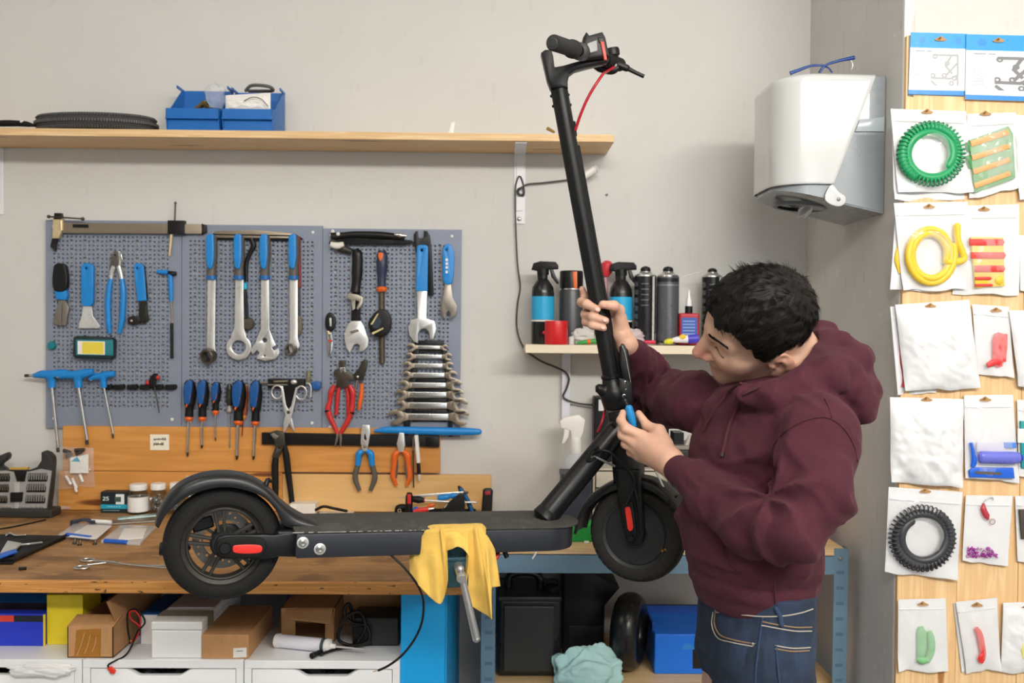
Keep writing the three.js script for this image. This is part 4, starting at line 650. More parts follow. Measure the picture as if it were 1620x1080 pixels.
// deck
{
const A = PR(472, 841, 0.082), B = PR(820, 834, 0.082), x = B.clone().sub(A).normalize(), z = SN.clone(), y = z.clone().cross(x).normalize(), o = A.clone().addScaledVector(SN, -0.082);
const tip = PR(910, 820, 0), len = tip.sub(o).dot(x), m = new THREE.Matrix4().makeBasis(x, y, x.clone().cross(y)).setPosition(o);
const plan = (w, a0, L, nose) => { const p = [[a0, -w], [a0, w]]; for (let k = 0; k <= 16; k++) { const t = Math.PI / 2 - k / 16 * Math.PI; p.push([L - nose + Math.cos(t) * nose, Math.sin(t) * w]); } return p.reverse(); };
const flat = (pts, y0, h, b) => { const g = slab(pts, 0, h, { bevel: b }); g.rotateX(-Math.PI / 2); g.translate(0, y0, 0); g.applyMatrix4(m); return g; };
part(scooter, 'deck_body', flat(plan(0.08, -0.002, len - 0.012, 0.075), -0.051, 0.047, 0.004), SGREY);
const gripT = tex(512, 256, (u, v) => { const n = fb(u, v, 60, 60, 3, 3), w = fb(u, v, 18, 5, 4, 31), g = 66 + 22 * (n - 0.5) + (w > 0.62 ? 9 : 0) + (fb(u, v, 90, 22, 2, 8) > 0.72 ? 22 : 0); return [g, g - 1, g - 4]; }, { m: 0.45, mv: 0.25 });
const dk = part(scooter, 'deck_mat', flat(plan(0.083, -0.006, len, 0.08), -0.004, 0.005, 0.0015), mat(0xffffff, 0.85, 0, { map: gripT, bump: T.grip, bs: 0.001 }));
part(dk, 'worn_edge', Array.from({ length: 26 }, (_, k) => { const a = 0.004 + (k / 26) * 0.3 + rr(-0.008, 0.008), l = k < 10 ? rr(0.007, 0.022) : rr(0.002, 0.008), g = new THREE.BoxGeometry(l, rr(0.001, 0.0022), 0.0012); g.translate(a, -0.0012, 0.0828); g.applyMatrix4(m); return g; }), mat(0xb9b9b6, 0.4, 0.6)).userData.kind = 'stuff';
for (const [px, py, r] of [[479, 858, 0.0085], [506, 868, 0.0085]]) { const q = PR(px, py, 0.0795); const b = part(scooter, 'deck_bolt', [lathe([[0, 0.002], [r * 0.45, 0.002], [r * 0.45, 0.005], [r * 0.9, 0.004], [r, 0]], q, SN, 20)], CHROME); part(b, 'washer', lathe([[r * 1.25, 0], [r * 1.3, 0.0008], [r * 1.1, 0.0012], [0.001, 0.0012]], q, SN, 20), SATIN); }
part(scooter, 'deck_joint', (() => { const g = box(-0.012, -0.027, 0, 0.05, 0.045, 0.1, 0.006); g.applyMatrix4(m); return g; })(), SBLACK);
// down tube
const t0 = PR(857, 824, 0), t1 = PR(982, 673, 0);
part(scooter, 'down_tube', [rod(t0, t1, 0.0255, 0.0245, 28), rod(t0.clone().lerp(t1, 0.02), t0.clone().lerp(t1, 0.1), 0.0285, 0.026, 28)], SBLACK);
const gp = PR(938, 718, 0.024), gd = t1.clone().sub(t0).normalize();
const gr = part(scooter, 'cable_port', (() => { const g = new THREE.TorusGeometry(0.0085, 0.0032, 10, 24); g.scale(1, 1.8, 1); g.rotateZ(-0.68); basis(g, gp, SD, SN); return g; })(), RUBBER);
part(scooter, 'brake_cable', tube([PR(939, 718, 0.022), PR(950, 712, 0.035), PR(966, 716, 0.045), PR(984, 735, 0.05), PR(999, 752, 0.052), PR(1003, 768, 0.052), PR(997, 784, 0.05), PR(991, 798, 0.048)], 0.0032, 50), BLACK);
part(scooter, 'motor_cable', tube([PR(941, 722, 0.024), PR(955, 729, 0.032), PR(972, 737, 0.03)], 0.0026, 24), mat(0x77787a, 0.4));
}
// steering: head, fork, clamp, stem, handlebar
const stemX = (py) => 884 + 0.1815 * (py - 139);
const SP = (px, py, dz = 0) => at(px, py, lerp(0.95, 0.905, (py - 139) / 460) + dz);
const ST0 = SP(stemX(600), 600), ST1 = SP(stemX(139), 139), SA = ST1.clone().sub(ST0).normalize();
{
part(scooter, 'stem', rod(ST0, ST1, 0.0182, 0.0182, 36), SBLACK);
const rail = (a, b, off, r) => rod(SP(stemX(a) + off, a), SP(stemX(b) + off, b), r, r, 8);
part(scooter, 'cable_rail', rail(590, 230, 13.5, 0.0045), BLACKM);
part(scooter, 'cable_boss', [rod(SP(908, 216), SP(906, 192), 0.007, 0.006)], BLACK);
const bump = (px, py) => part(scooter, 'stem_button', ball(SP(px, py), 0.0035, 8), BLACK); bump(872.5, 152); bump(875.5, 168); bump(899, 150); bump(902, 166);
const cl0 = SP(976, 646), cl1 = SP(965.5, 588), cd = cl1.clone().sub(cl0).normalize();
part(scooter, 'clamp', lathe([[0, 0], [0.024, 0.0005], [0.0285, 0.004], [0.031, 0.025], [0.0325, 0.036], [0.029, 0.047], [0.0225, 0.057], [0.0205, 0.068], [0.0222, 0.07], [0.0222, 0.076], [0.019, 0.078]], cl0, cd, 36), SBLACK);
part(scooter, 'clamp_lobe', grip([[942, 615, 5], [947, 615, 8], [956, 618, 11], [966, 621, 10]], ST0.z + 0.008, 0.9), SBLACK);
part(scooter, 'lock_plate', plate([[979, 598], [991, 601], [999, 606], [1001, 636], [997, 641], [980, 643], [978, 618]], ST0.z + 0.012, 0.014, { bevel: 0.003 }), BLACK);
for (const [x, y, r] of [[989, 604.5, 0.0034], [990, 616, 0.0022], [987, 626, 0.0046], [990, 636, 0.0022]]) part(scooter, 'bolt', [lathe([[r * 0.4, 0.001], [r * 0.5, 0.0028], [r * 0.9, 0.0024], [r, 0]], at(x, y, ST0.z + 0.026), V(0, 0, 1), 16)], CHROME);
part(scooter, 'folding_lever', plate([[981, 549], [984, 543.5], [989, 544], [993, 555], [998, 590], [1000, 612], [995, 610], [986, 602], [981, 575]], ST0.z + 0.008, 0.01, { bevel: 0.003 }), BLACK);
part(scooter, 'lever_spring', tube([at(984, 547, ST0.z + 0.019), at(988, 556, ST0.z + 0.0195), at(994, 585, ST0.z + 0.0195), at(999, 611, ST0.z + 0.019)], 0.0011, 24), STEEL);
part(scooter, 'head_tube', lathe([[0, 0], [0.024, 0], [0.0255, 0.006], [0.0255, 0.05], [0.0235, 0.053], [0, 0.053]], at(985, 686, 0.893), cd, 32), SBLACK);
part(scooter, 'tube_weld', [(() => { const p = PR(967, 668, 0.021), q = PR(974, 674, 0.024); return rod(p, q, 0.0045, 0.004); })()], SBLACK);
// fork
const lp = (pts, c0, t, m, b = 0.004) => { const g = slab(pts.map(([x, y]) => { const q = PF(x, y, c0 + t / 2).sub(FW); return [q.dot(WD), q.y]; }), c0, t, { bevel: b }); return basis(g, FW, WD, WN); };
part(scooter, 'fork_crown', lp([[973, 672], [999, 670], [1004, 690], [1014, 745], [1013, 760], [977, 760], [974, 720]], -0.04, 0.084, SBLACK, 0.012), SBLACK);
part(scooter, 'fork_leg', lp([[976, 740], [1013, 742], [1017, 790], [1021, 845], [1018, 858], [1008, 863], [996, 862], [986, 830], [978, 790]], 0.03, 0.02, SBLACK, 0.006), SBLACK);
part(scooter, 'fork_leg', lp([[976, 740], [1013, 742], [1017, 790], [1021, 845], [1018, 858], [1008, 863], [996, 862], [986, 830], [978, 790]], -0.05, 0.018, SBLACK, 0.006), SBLACK);
const fc = part(scooter, 'fork_cover', lp([[984, 797], [990, 792], [1001, 794], [1005, 815], [1008, 845], [1004, 858], [996, 859], [990, 850], [986, 825]], 0.05, 0.006, BLACKM, 0.002), BLACKM);
part(fc, 'reflector', lp([[988.5, 804], [991, 801], [996, 801.5], [998, 806], [1002, 833], [1000.5, 838.5], [996, 840], [993, 836]], 0.0555, 0.0022, REFL, 0.0009), REFL, 'red reflector on the fork');
const an = PF(999, 851, 0.056); part(fc, 'axle_nut', rod(an, an.clone().addScaledVector(WN, 0.008), 0.0085, 0.007, 8), BLACK);
part(scooter, 'fork_rib', tube([PF(1003, 770, 0.052), PF(1010, 800, 0.053), PF(1015, 845, 0.052)], 0.004, 20), SBLACK);
part(scooter, 'brake_hose', tube([PF(1032, 735, 0.0), PF(1040, 750, 0.01), PF(1049, 769, 0.02)], 0.0026, 16), SATIN);
part(scooter, 'red_cable', tube([SP(958, 645, -0.02), PR(952, 668, -0.01), PR(946, 682, -0.02)], 0.0028, 20), mat(0xb01e2c, 0.4));
}
{
// gooseneck and handlebar
const gz = ST1.z, N0 = at(874.7, 67.3, 1.145), RT = at(934, 87, gz + 0.005), hd = N0.clone().sub(RT).normalize(), FE = RT.clone().addScaledVector(hd, -0.2);
part(scooter, 'stem_head', plate([[857.5, 87], [862, 83.5], [870.5, 83], [873, 92], [875, 109], [878, 110.5], [891, 108], [915, 101], [936, 97], [958, 95.5], [958, 99], [930, 106], [908, 112], [898.5, 119], [895.5, 132], [896, 141], [872, 141], [867, 128]], gz - 0.018, 0.036, { bevel: 0.006 }), SBLACK);
part(scooter, 'handlebar', rod(N0.clone().lerp(RT, 0.1), FE, 0.011, 0.011, 20), SBLACK);
const g = part(scooter, 'grip', [lathe([[0, 0], [0.0135, 0.0005], [0.0155, 0.004], [0.0155, 0.095], [0.0185, 0.1], [0.0185, 0.112], [0.015, 0.114], [0.015, 0.12]], N0, hd.clone().negate(), 32)], mat(0x222325, 0.7, 0, { bump: T.grip, bs: 0.0006 }));
part(g, 'end_plug', lathe([[0, 0.0022], [0.008, 0.002], [0.0095, 0.0008], [0.012, 0.001], [0.0125, 0]], N0, hd, 24), mat(0x2e2f31, 0.5));
part(scooter, 'grip', lathe([[0, 0], [0.0155, 0.0005], [0.0155, 0.095], [0.012, 0.1]], FE, hd, 28), RUBBER);
part(scooter, 'throttle', lathe([[0.012, 0], [0.018, 0.002], [0.018, 0.02], [0.012, 0.022]], RT.clone().addScaledVector(hd, 0.05), hd, 28), mat(0x3c3d3e, 0.5));
const dsp = part(scooter, 'display', plate([[922, 66], [926, 59], [930, 64], [950, 58.5], [954, 66], [960, 94], [930, 98], [918, 100], [921, 82]], gz - 0.026, 0.062, { bevel: 0.005 }), BLACK);
part(dsp, 'screen', plate([[929.5, 69], [944, 63.5], [945, 80], [932, 84]], gz + 0.0355, 0.0012, { bevel: 0 }), mat(0x77787a, 0.35));
part(dsp, 'red_side', plate([[950, 66], [955, 66.5], [960, 95], [956, 95]], gz + 0.034, 0.005, { bevel: 0.001 }), mat(0xd83f2e, 0.4));
part(dsp, 'cap', plate([[946, 60], [954, 58.5], [955, 67], [948, 68]], gz + 0.034, 0.004), BLACK);
const bz = FE.z + 0.05;
part(scooter, 'bell', lathe([[0, 0], [0.012, 0], [0.013, 0.004], [0.016, 0.006], [0.0165, 0.017], [0.0145, 0.022], [0, 0.024]], at(970, 92, bz), V(-0.15, 1, 0.1), 26), BLACK);
const lv = part(scooter, 'brake_lever', [grip([[938, 104, 3.5], [950, 108, 6.5], [968, 111, 7], [978, 107, 5]], bz + 0.005, 0.9)], BLACK);
part(lv, 'lever_arm', [grip([[974, 100, 5.5], [982, 104, 6.5], [992, 108, 5.6], [996, 110, 3.6], [1008, 116, 3.2], [1019, 121, 3.2]], bz, 0.8)], BLACK); part(lv, 'pivot', ball(at(972, 103, bz + 0.012), 0.006, 10), SATIN);
part(scooter, 'brake_line', tube([at(975, 104, bz + 0.005), at(962, 112, bz + 0.04), at(949, 124, gz + 0.03), at(932, 151, gz + 0.03), at(919, 180, gz + 0.02), at(910.5, 205, gz + 0.008)], 0.0031, 60), mat(0xb3182c, 0.38), 'red brake line');
}
// cable hanging under the deck, with a bare end, and the open connector
part(scooter, 'loose_cable', tube([PR(610, 872, 0.06), PR(621, 880, 0.075), PR(646, 905, 0.085), PR(664, 932, 0.08), PR(670, 955, 0.07), PR(667, 985, 0.06), PR(655, 1012, 0.05), PR(634, 1038, 0.04), PR(612, 1054, 0.03), PR(599, 1060, 0.025)], 0.0024, 80), BLACK);
part(scooter, 'wire_end', rod(PR(599, 1060, 0.025), PR(590, 1062, 0.022), 0.0012), mat(0xc9a27a, 0.4, 0.5));
part(scooter, 'connector', [rod(PR(790, 866, 0.05), PR(786, 880, 0.055), 0.004), rod(PR(796, 866, 0.05), PR(802, 882, 0.055), 0.005)], BLACK); part(scooter, 'connector', rod(PR(789, 876, 0.056), PR(784, 884, 0.06), 0.0042), RED);

// ---------------------------------------------------------------- distance fields and their meshing
function netMesh(sd, min, max, h) {
const nx = Math.ceil((max.x - min.x) / h) + 1, ny = Math.ceil((max.y - min.y) / h) + 1, nz = Math.ceil((max.z - min.z) / h) + 1, B = 4;
const F = new Float32Array(nx * ny * nz).fill(1), id = (i, j, k) => i + nx * (j + ny * k), lim = B * h * 1.1 + 0.012;
for (let k = 0; k < nz; k += B) for (let j = 0; j < ny; j += B) for (let i = 0; i < nx; i += B) {
const d = sd(min.x + (i + B / 2) * h, min.y + (j + B / 2) * h, min.z + (k + B / 2) * h), far = Math.abs(d) > lim;
for (let c = k; c < Math.min(k + B, nz); c++) for (let b = j; b < Math.min(j + B, ny); b++) for (let a = i; a < Math.min(i + B, nx); a++) F[id(a, b, c)] = far ? d : sd(min.x + a * h, min.y + b * h, min.z + c * h);
}
const P = [], I = [], idx = new Int32Array(nx * ny * nz).fill(-1), E = [[0, 1], [2, 3], [4, 5], [6, 7], [0, 2], [1, 3], [4, 6], [5, 7], [0, 4], [1, 5], [2, 6], [3, 7]], v = new Float32Array(8);
for (let k = 0; k < nz - 1; k++) for (let j = 0; j < ny - 1; j++) for (let i = 0; i < nx - 1; i++) {
let m = 0; for (let q = 0; q < 8; q++) { v[q] = F[id(i + (q & 1), j + (q >> 1 & 1), k + (q >> 2))]; if (v[q] < 0) m |= 1 << q; }
if (m === 0 || m === 255) continue;
let x = 0, y = 0, z = 0, n = 0;
for (const [a, b] of E) if ((m >> a & 1) !== (m >> b & 1)) { const t = v[a] / (v[a] - v[b]); x += (a & 1) + t * ((b & 1) - (a & 1)); y += (a >> 1 & 1) + t * ((b >> 1 & 1) - (a >> 1 & 1)); z += (a >> 2) + t * ((b >> 2) - (a >> 2)); n++; }
idx[id(i, j, k)] = P.length / 3; P.push(min.x + (i + x / n) * h, min.y + (j + y / n) * h, min.z + (k + z / n) * h);
}
const quad = (a, b, c, d, f) => { if (a < 0 || b < 0 || c < 0 || d < 0) return; f ? I.push(a, b, c, a, c, d) : I.push(a, c, b, a, d, c); };
for (let k = 1; k < nz - 1; k++) for (let j = 1; j < ny - 1; j++) for (let i = 1; i < nx - 1; i++) {
const s = F[id(i, j, k)] < 0;
if (s !== F[id(i + 1, j, k)] < 0) quad(idx[id(i, j - 1, k - 1)], idx[id(i, j, k - 1)], idx[id(i, j, k)], idx[id(i, j - 1, k)], s);
if (s !== F[id(i, j + 1, k)] < 0) quad(idx[id(i - 1, j, k - 1)], idx[id(i - 1, j, k)], idx[id(i, j, k)], idx[id(i, j, k - 1)], s);
if (s !== F[id(i, j, k + 1)] < 0) quad(idx[id(i - 1, j - 1, k)], idx[id(i, j - 1, k)], idx[id(i, j, k)], idx[id(i - 1, j, k)], s);
}
const g = new THREE.BufferGeometry(); g.setAttribute('position', new THREE.Float32BufferAttribute(P, 3)); g.setIndex(I); g.computeVertexNormals(); return g;
}
const smin = (a, b, k) => { const h = Math.max(k - Math.abs(a - b), 0) / k; return Math.min(a, b) - h * h * k * 0.25; };
const smax = (a, b, k) => -smin(-a, -b, k);
function cap(a, b, r0, r1) { const dx = b.x - a.x, dy = b.y - a.y, dz = b.z - a.z, L = dx * dx + dy * dy + dz * dz || 1e-9; return (x, y, z) => { const px = x - a.x, py = y - a.y, pz = z - a.z, t = clamp((px * dx + py * dy + pz * dz) / L), ex = px - dx * t, ey = py - dy * t, ez = pz - dz * t; return Math.sqrt(ex * ex + ey * ey + ez * ez) - (r0 + (r1 - r0) * t); }; }
function ell(c, r, ax) {      // ellipsoid; ax = [X, Y, Z] unit axes
const [X, Y, Z] = ax ?? [V(1, 0, 0), V(0, 1, 0), V(0, 0, 1)];
return (x, y, z) => { const px = x - c.x, py = y - c.y, pz = z - c.z, a = (px * X.x + py * X.y + pz * X.z) / r[0], b = (px * Y.x + py * Y.y + pz * Y.z) / r[1], e = (px * Z.x + py * Z.y + pz * Z.z) / r[2], k0 = Math.sqrt(a * a + b * b + e * e), k1 = Math.sqrt(a * a / (r[0] * r[0]) + b * b / (r[1] * r[1]) + e * e / (r[2] * r[2])); return k1 < 1e-9 ? -Math.min(...r) : k0 * (k0 - 1) / k1; };
}
const chain = (pts, rs, k = 0.006) => { const c = pts.slice(1).map((p, i) => cap(pts[i], p, rs[i], rs[i + 1])); return (x, y, z) => { let d = c[0](x, y, z); for (let i = 1; i < c.length; i++) d = smin(d, c[i](x, y, z), k); return d; }; };
const boundsOf = (pts, m) => { const b = new THREE.Box3().setFromPoints(pts).expandByScalar(m); return [b.min, b.max]; };
// where the line of sight through a pixel meets a field
function onField(sd, px, py, lift = 0) { const d = at(px, py, 0).sub(camera.position).normalize(), p = camera.position.clone().addScaledVector(d, 0.9); for (let i = 0; i < 160; i++) { const s = sd(p.x, p.y, p.z); if (s < 0.0006 + lift) break; p.addScaledVector(d, Math.max(s - lift, 0.0004) * 0.6); if (p.z < 0.5) return null; } return p; }
const onPath = (sd, pts, lift) => pts.map(([x, y]) => onField(sd, x, y, lift)).filter(Boolean);

// ---------------------------------------------------------------- the mechanic
const person = thing('person', 'young man in maroon hoodie and jeans bending over the scooter, blue tool in hand', 'person');
const FD = V(-0.89, 0, 0.456), LD = V(0.456, 0, 0.89);                 // where his chest faces, his left
const SHL = V(0.543, 1.285, 1.345), SHR = V(0.398, 1.315, 1.06), ELL = at(1250, 842, 1.41), WRL = at(1070, 741, 1.165), ELR = at(1036, 628, 0.73), WRR = at(992, 545, 0.9);
const HP = V(0.447, 0.93, 1.2), FP = V(-0.98, 0, 0.2), LP = V(0.2, 0, 0.98);
// head: local axes (forward, up, left)
const HC = at(1202, 517, 1.215);
const [HF, HU, HL] = (() => { const th = 0.27, ph = 0.85, ps = -0.06; let f = V(-Math.cos(th), -Math.sin(th), 0), u = V(-Math.sin(th), Math.cos(th), 0), l = V(0, 0, 1); const u2 = u.clone().multiplyScalar(Math.cos(ph)).addScaledVector(l, Math.sin(ph)), l2 = l.clone().multiplyScalar(Math.cos(ph)).addScaledVector(u, -Math.sin(ph)); return [f, u2, l2].map((w) => w.applyAxisAngle(UP, ps)); })();
const hp = (f, u, l) => HC.clone().addScaledVector(HF, f).addScaledVector(HU, u).addScaledVector(HL, l);
const NECK = at(1283, 618, 1.175);
const headL = (() => {       // in local coordinates, l mirrored where paired
const e = (f, u, l, a, b, c) => ell(V(f, u, l), [a, b, c]), skull = e(-0.004, 0.032, 0, 0.09, 0.085, 0.076), face = e(0.033, -0.028, 0, 0.064, 0.086, 0.06), chin = e(0.072, -0.1, 0, 0.021, 0.02, 0.023), jaw = cap(V(-0.008, -0.06, 0.053), V(0.066, -0.1, 0.016), 0.017, 0.015), brow = cap(V(0.088, 0.03, 0.01), V(0.066, 0.026, 0.05), 0.0105, 0.009), nose = cap(V(0.09, 0.02, 0), V(0.117, -0.027, 0), 0.0085, 0.0125), wing = e(0.101, -0.034, 0.0125, 0.0125, 0.0085, 0.0085), sock = e(0.094, 0.008, 0.033, 0.016, 0.0125, 0.02), lid = e(0.0735, 0.005, 0.032, 0.0135, 0.0125, 0.0165), cheek = e(0.06, -0.02, 0.043, 0.024, 0.026, 0.02), lipU = e(0.089, -0.061, 0, 0.0115, 0.0055, 0.022), lipD = e(0.086, -0.073, 0, 0.012, 0.0065, 0.019), mouth = e(0.1, -0.067, 0, 0.014, 0.0022, 0.022), nost = e(0.106, -0.042, 0.008, 0.006, 0.005, 0.004), temple = e(0.05, 0.03, 0.085, 0.03, 0.03, 0.02);
const ear = ell(V(-0.014, -0.014, 0.0815), [0.0195, 0.032, 0.0085], [V(0.94, -0.25, -0.23), V(0.25, 0.968, 0.02), V(0.22, -0.06, 0.97)].map((w) => w.normalize())), concha = e(-0.006, -0.017, 0.093, 0.0105, 0.0135, 0.014), scapha = e(-0.013, 0.004, 0.094, 0.0115, 0.0115, 0.0095), lobe = e(-0.003, -0.043, 0.076, 0.0095, 0.0085, 0.0065), tragus = e(0.006, -0.018, 0.078, 0.005, 0.008, 0.006), anti = cap(V(-0.02, -0.026, 0.086), V(-0.015, -0.003, 0.087), 0.0038, 0.003);
return (f, u, l0, bare) => {
const l = Math.abs(l0);
let d = smin(skull(f, u, l), face(f, u, l), 0.045); d = smin(d, jaw(f, u, l), 0.03); d = smin(d, chin(f, u, l), 0.025); d = smin(d, cheek(f, u, l), 0.03); d = smax(d, -sock(f, u, l), 0.016); d = smin(d, brow(f, u, l), 0.014); d = smax(d, -temple(f, u, l), 0.02);
d = smin(d, lid(f, u, l), 0.006); d = smin(d, nose(f, u, l), 0.014); d = smin(d, wing(f, u, l), 0.007); d = smin(d, lipU(f, u, l), 0.008); d = smin(d, lipD(f, u, l), 0.008); d = smax(d, -mouth(f, u, l), 0.004); d = smax(d, -nost(f, u, l), 0.004); if (bare) return d;
let er = smin(ear(f, u, l), lobe(f, u, l), 0.012); er = smax(er, -concha(f, u, l), 0.005); er = smax(er, -scapha(f, u, l), 0.005); er = smin(er, anti(f, u, l), 0.004); d = smin(d, er, 0.008); d = smin(d, tragus(f, u, l), 0.006);
return d;
};
})();
const toHead = (x, y, z) => { const px = x - HC.x, py = y - HC.y, pz = z - HC.z; return [px * HF.x + py * HF.y + pz * HF.z, px * HU.x + py * HU.y + pz * HU.z, px * HL.x + py * HL.y + pz * HL.z]; };
const neck = cap(hp(-0.035, -0.045, 0), NECK, 0.058, 0.062), neckF = cap(hp(0.012, -0.07, 0), at(1262, 634, 1.17), 0.036, 0.04);
const headSD = (x, y, z) => { const [f, u, l] = toHead(x, y, z); return smin(smin(headL(f, u, l), neck(x, y, z), 0.03), neckF(x, y, z), 0.035); };
// right hand round the stem: fingers pass behind it and close over its front
const J = at;
const handR = (() => {
const F = [];
F.push(chain([J(970, 492, 0.884), J(936, 478, 0.885), J(925, 468, 0.893), J(921, 457, 0.9)], [0.0115, 0.0098, 0.0085, 0.0068]));
F.push(chain([J(972, 498, 0.884), J(932, 484, 0.882), J(920.5, 478, 0.905), J(928, 481, 0.932), J(944, 489, 0.945)], [0.0118, 0.0102, 0.0101, 0.0098, 0.0082]));
F.push(chain([J(973, 510, 0.884), J(937, 498, 0.881), J(926, 497, 0.908), J(938, 501, 0.938), J(958, 507, 0.946)], [0.0115, 0.01, 0.0098, 0.0096, 0.0078]));
F.push(chain([J(974, 522, 0.886), J(940, 511, 0.883), J(927, 509, 0.91), J(937, 514, 0.936), J(955, 519, 0.944)], [0.0105, 0.009, 0.0088, 0.0086, 0.007]));
F.push(chain([J(982, 514, 0.912), J(979.5, 490, 0.925), J(971, 483.5, 0.944), J(953.5, 481.5, 0.951)], [0.0145, 0.0112, 0.0105, 0.0088]));
const palm = chain([J(972, 496, 0.888), J(976, 524, 0.89)], [0.0165, 0.0165]), heel = chain([J(978, 505, 0.9), J(983, 528, 0.903), WRR, WRR.clone().add(V(0.018, -0.028, -0.035))], [0.0185, 0.0205, 0.0225, 0.025]), hyp = chain([J(973, 522, 0.886), J(946, 526, 0.884)], [0.014, 0.009]);
return (x, y, z) => { let d = smin(palm(x, y, z), heel(x, y, z), 0.02); d = smin(d, hyp(x, y, z), 0.015); for (let i = 0; i < F.length; i++) d = smin(d, F[i](x, y, z), 0.005); return d; };
})();
// left hand holding the blue tool between thumb and forefinger
const handLJ = { wr: WRL, kn: [J(1015, 688, 1.095), J(1005, 700, 1.088), J(1006, 711, 1.082), J(1010, 722, 1.078)] };
const handL = (() => {
const F = [];
F.push(chain([J(1015, 689, 1.093), J(991, 678, 1.088), J(982.5, 665, 1.07), J(985.5, 652.5, 1.055)], [0.0115, 0.01, 0.0085, 0.0068]));
F.push(chain([J(1004, 700, 1.088), J(985, 688, 1.078), J(984, 680, 1.052), J(991, 671, 1.04)], [0.0112, 0.0095, 0.0085, 0.007]));
F.push(chain([J(1005, 711, 1.082), J(990, 702, 1.07), J(990, 694, 1.046), J(998, 687, 1.034)], [0.0108, 0.0092, 0.0082, 0.0068]));
F.push(chain([J(1011, 722, 1.08), J(998, 715, 1.064), J(997, 708, 1.044), J(1003, 702, 1.034)], [0.0098, 0.0082, 0.0072, 0.006]));
F.push(chain([J(1052, 702, 1.118), J(1043, 681, 1.092), J(1024, 674, 1.068), J(1010.5, 654, 1.05)], [0.016, 0.0118, 0.0098, 0.0072]));
const back = [chain([J(1016, 691, 1.092), J(1060, 726, 1.152)], [0.0125, 0.019]), chain([J(1007, 700, 1.086), J(1060, 731, 1.15)], [0.0135, 0.019]), chain([J(1009, 711, 1.08), J(1061, 735, 1.148)], [0.013, 0.018]), chain([J(1014, 720, 1.076), J(1063, 740, 1.148)], [0.012, 0.018]), chain([J(1042, 690, 1.1), J(1064, 728, 1.15)], [0.0135, 0.018]), chain([J(1030, 700, 1.08), J(1055, 725, 1.13)], [0.016, 0.02])];
const wr = chain([J(1062, 733, 1.152), WRL, WRL.clone().lerp(ELL, 0.25)], [0.0225, 0.0225, 0.027]);
return (x, y, z) => { let d = wr(x, y, z); for (const b of back) d = smin(d, b(x, y, z), 0.014); for (const f of F) d = smin(d, f(x, y, z), 0.006); return d; };
})();
// the body under the clothes
const bodySD = (() => {
const hipL = V(0.463, 0.9, 1.285), hipR = V(0.462, 0.9, 1.115);
const c = [[HP, V(0.475, 1.22, 1.2), 0.06, 0.07], [V(0.475, 1.22, 1.2), NECK, 0.07, 0.05], [V(0.485, 1.25, 1.2), SHL, 0.05, 0.04], [V(0.485, 1.25, 1.2), SHR, 0.045, 0.03], [SHL, ELL, 0.045, 0.036], [ELL, WRL, 0.034, 0.024], [SHR, ELR, 0.03, 0.03], [ELR, WRR, 0.034, 0.024]].map((q) => cap(...q));
for (const [h, s] of [[hipL, 1], [hipR, -1]]) { const kn = V(h.x - 0.02, 0.5, h.z + s * 0.01), an = V(h.x + 0.02, 0.1, h.z + s * 0.02); c.push(cap(h, kn, 0.055, 0.05), cap(kn, an, 0.05, 0.038), cap(an, an.clone().addScaledVector(FD, 0.12).add(V(0, -0.06, 0)), 0.036, 0.026)); }
return (x, y, z) => { let d = 1; for (const q of c) d = smin(d, q(x, y, z), 0.03); return d; };
})();
const HSIZE = 0.15;
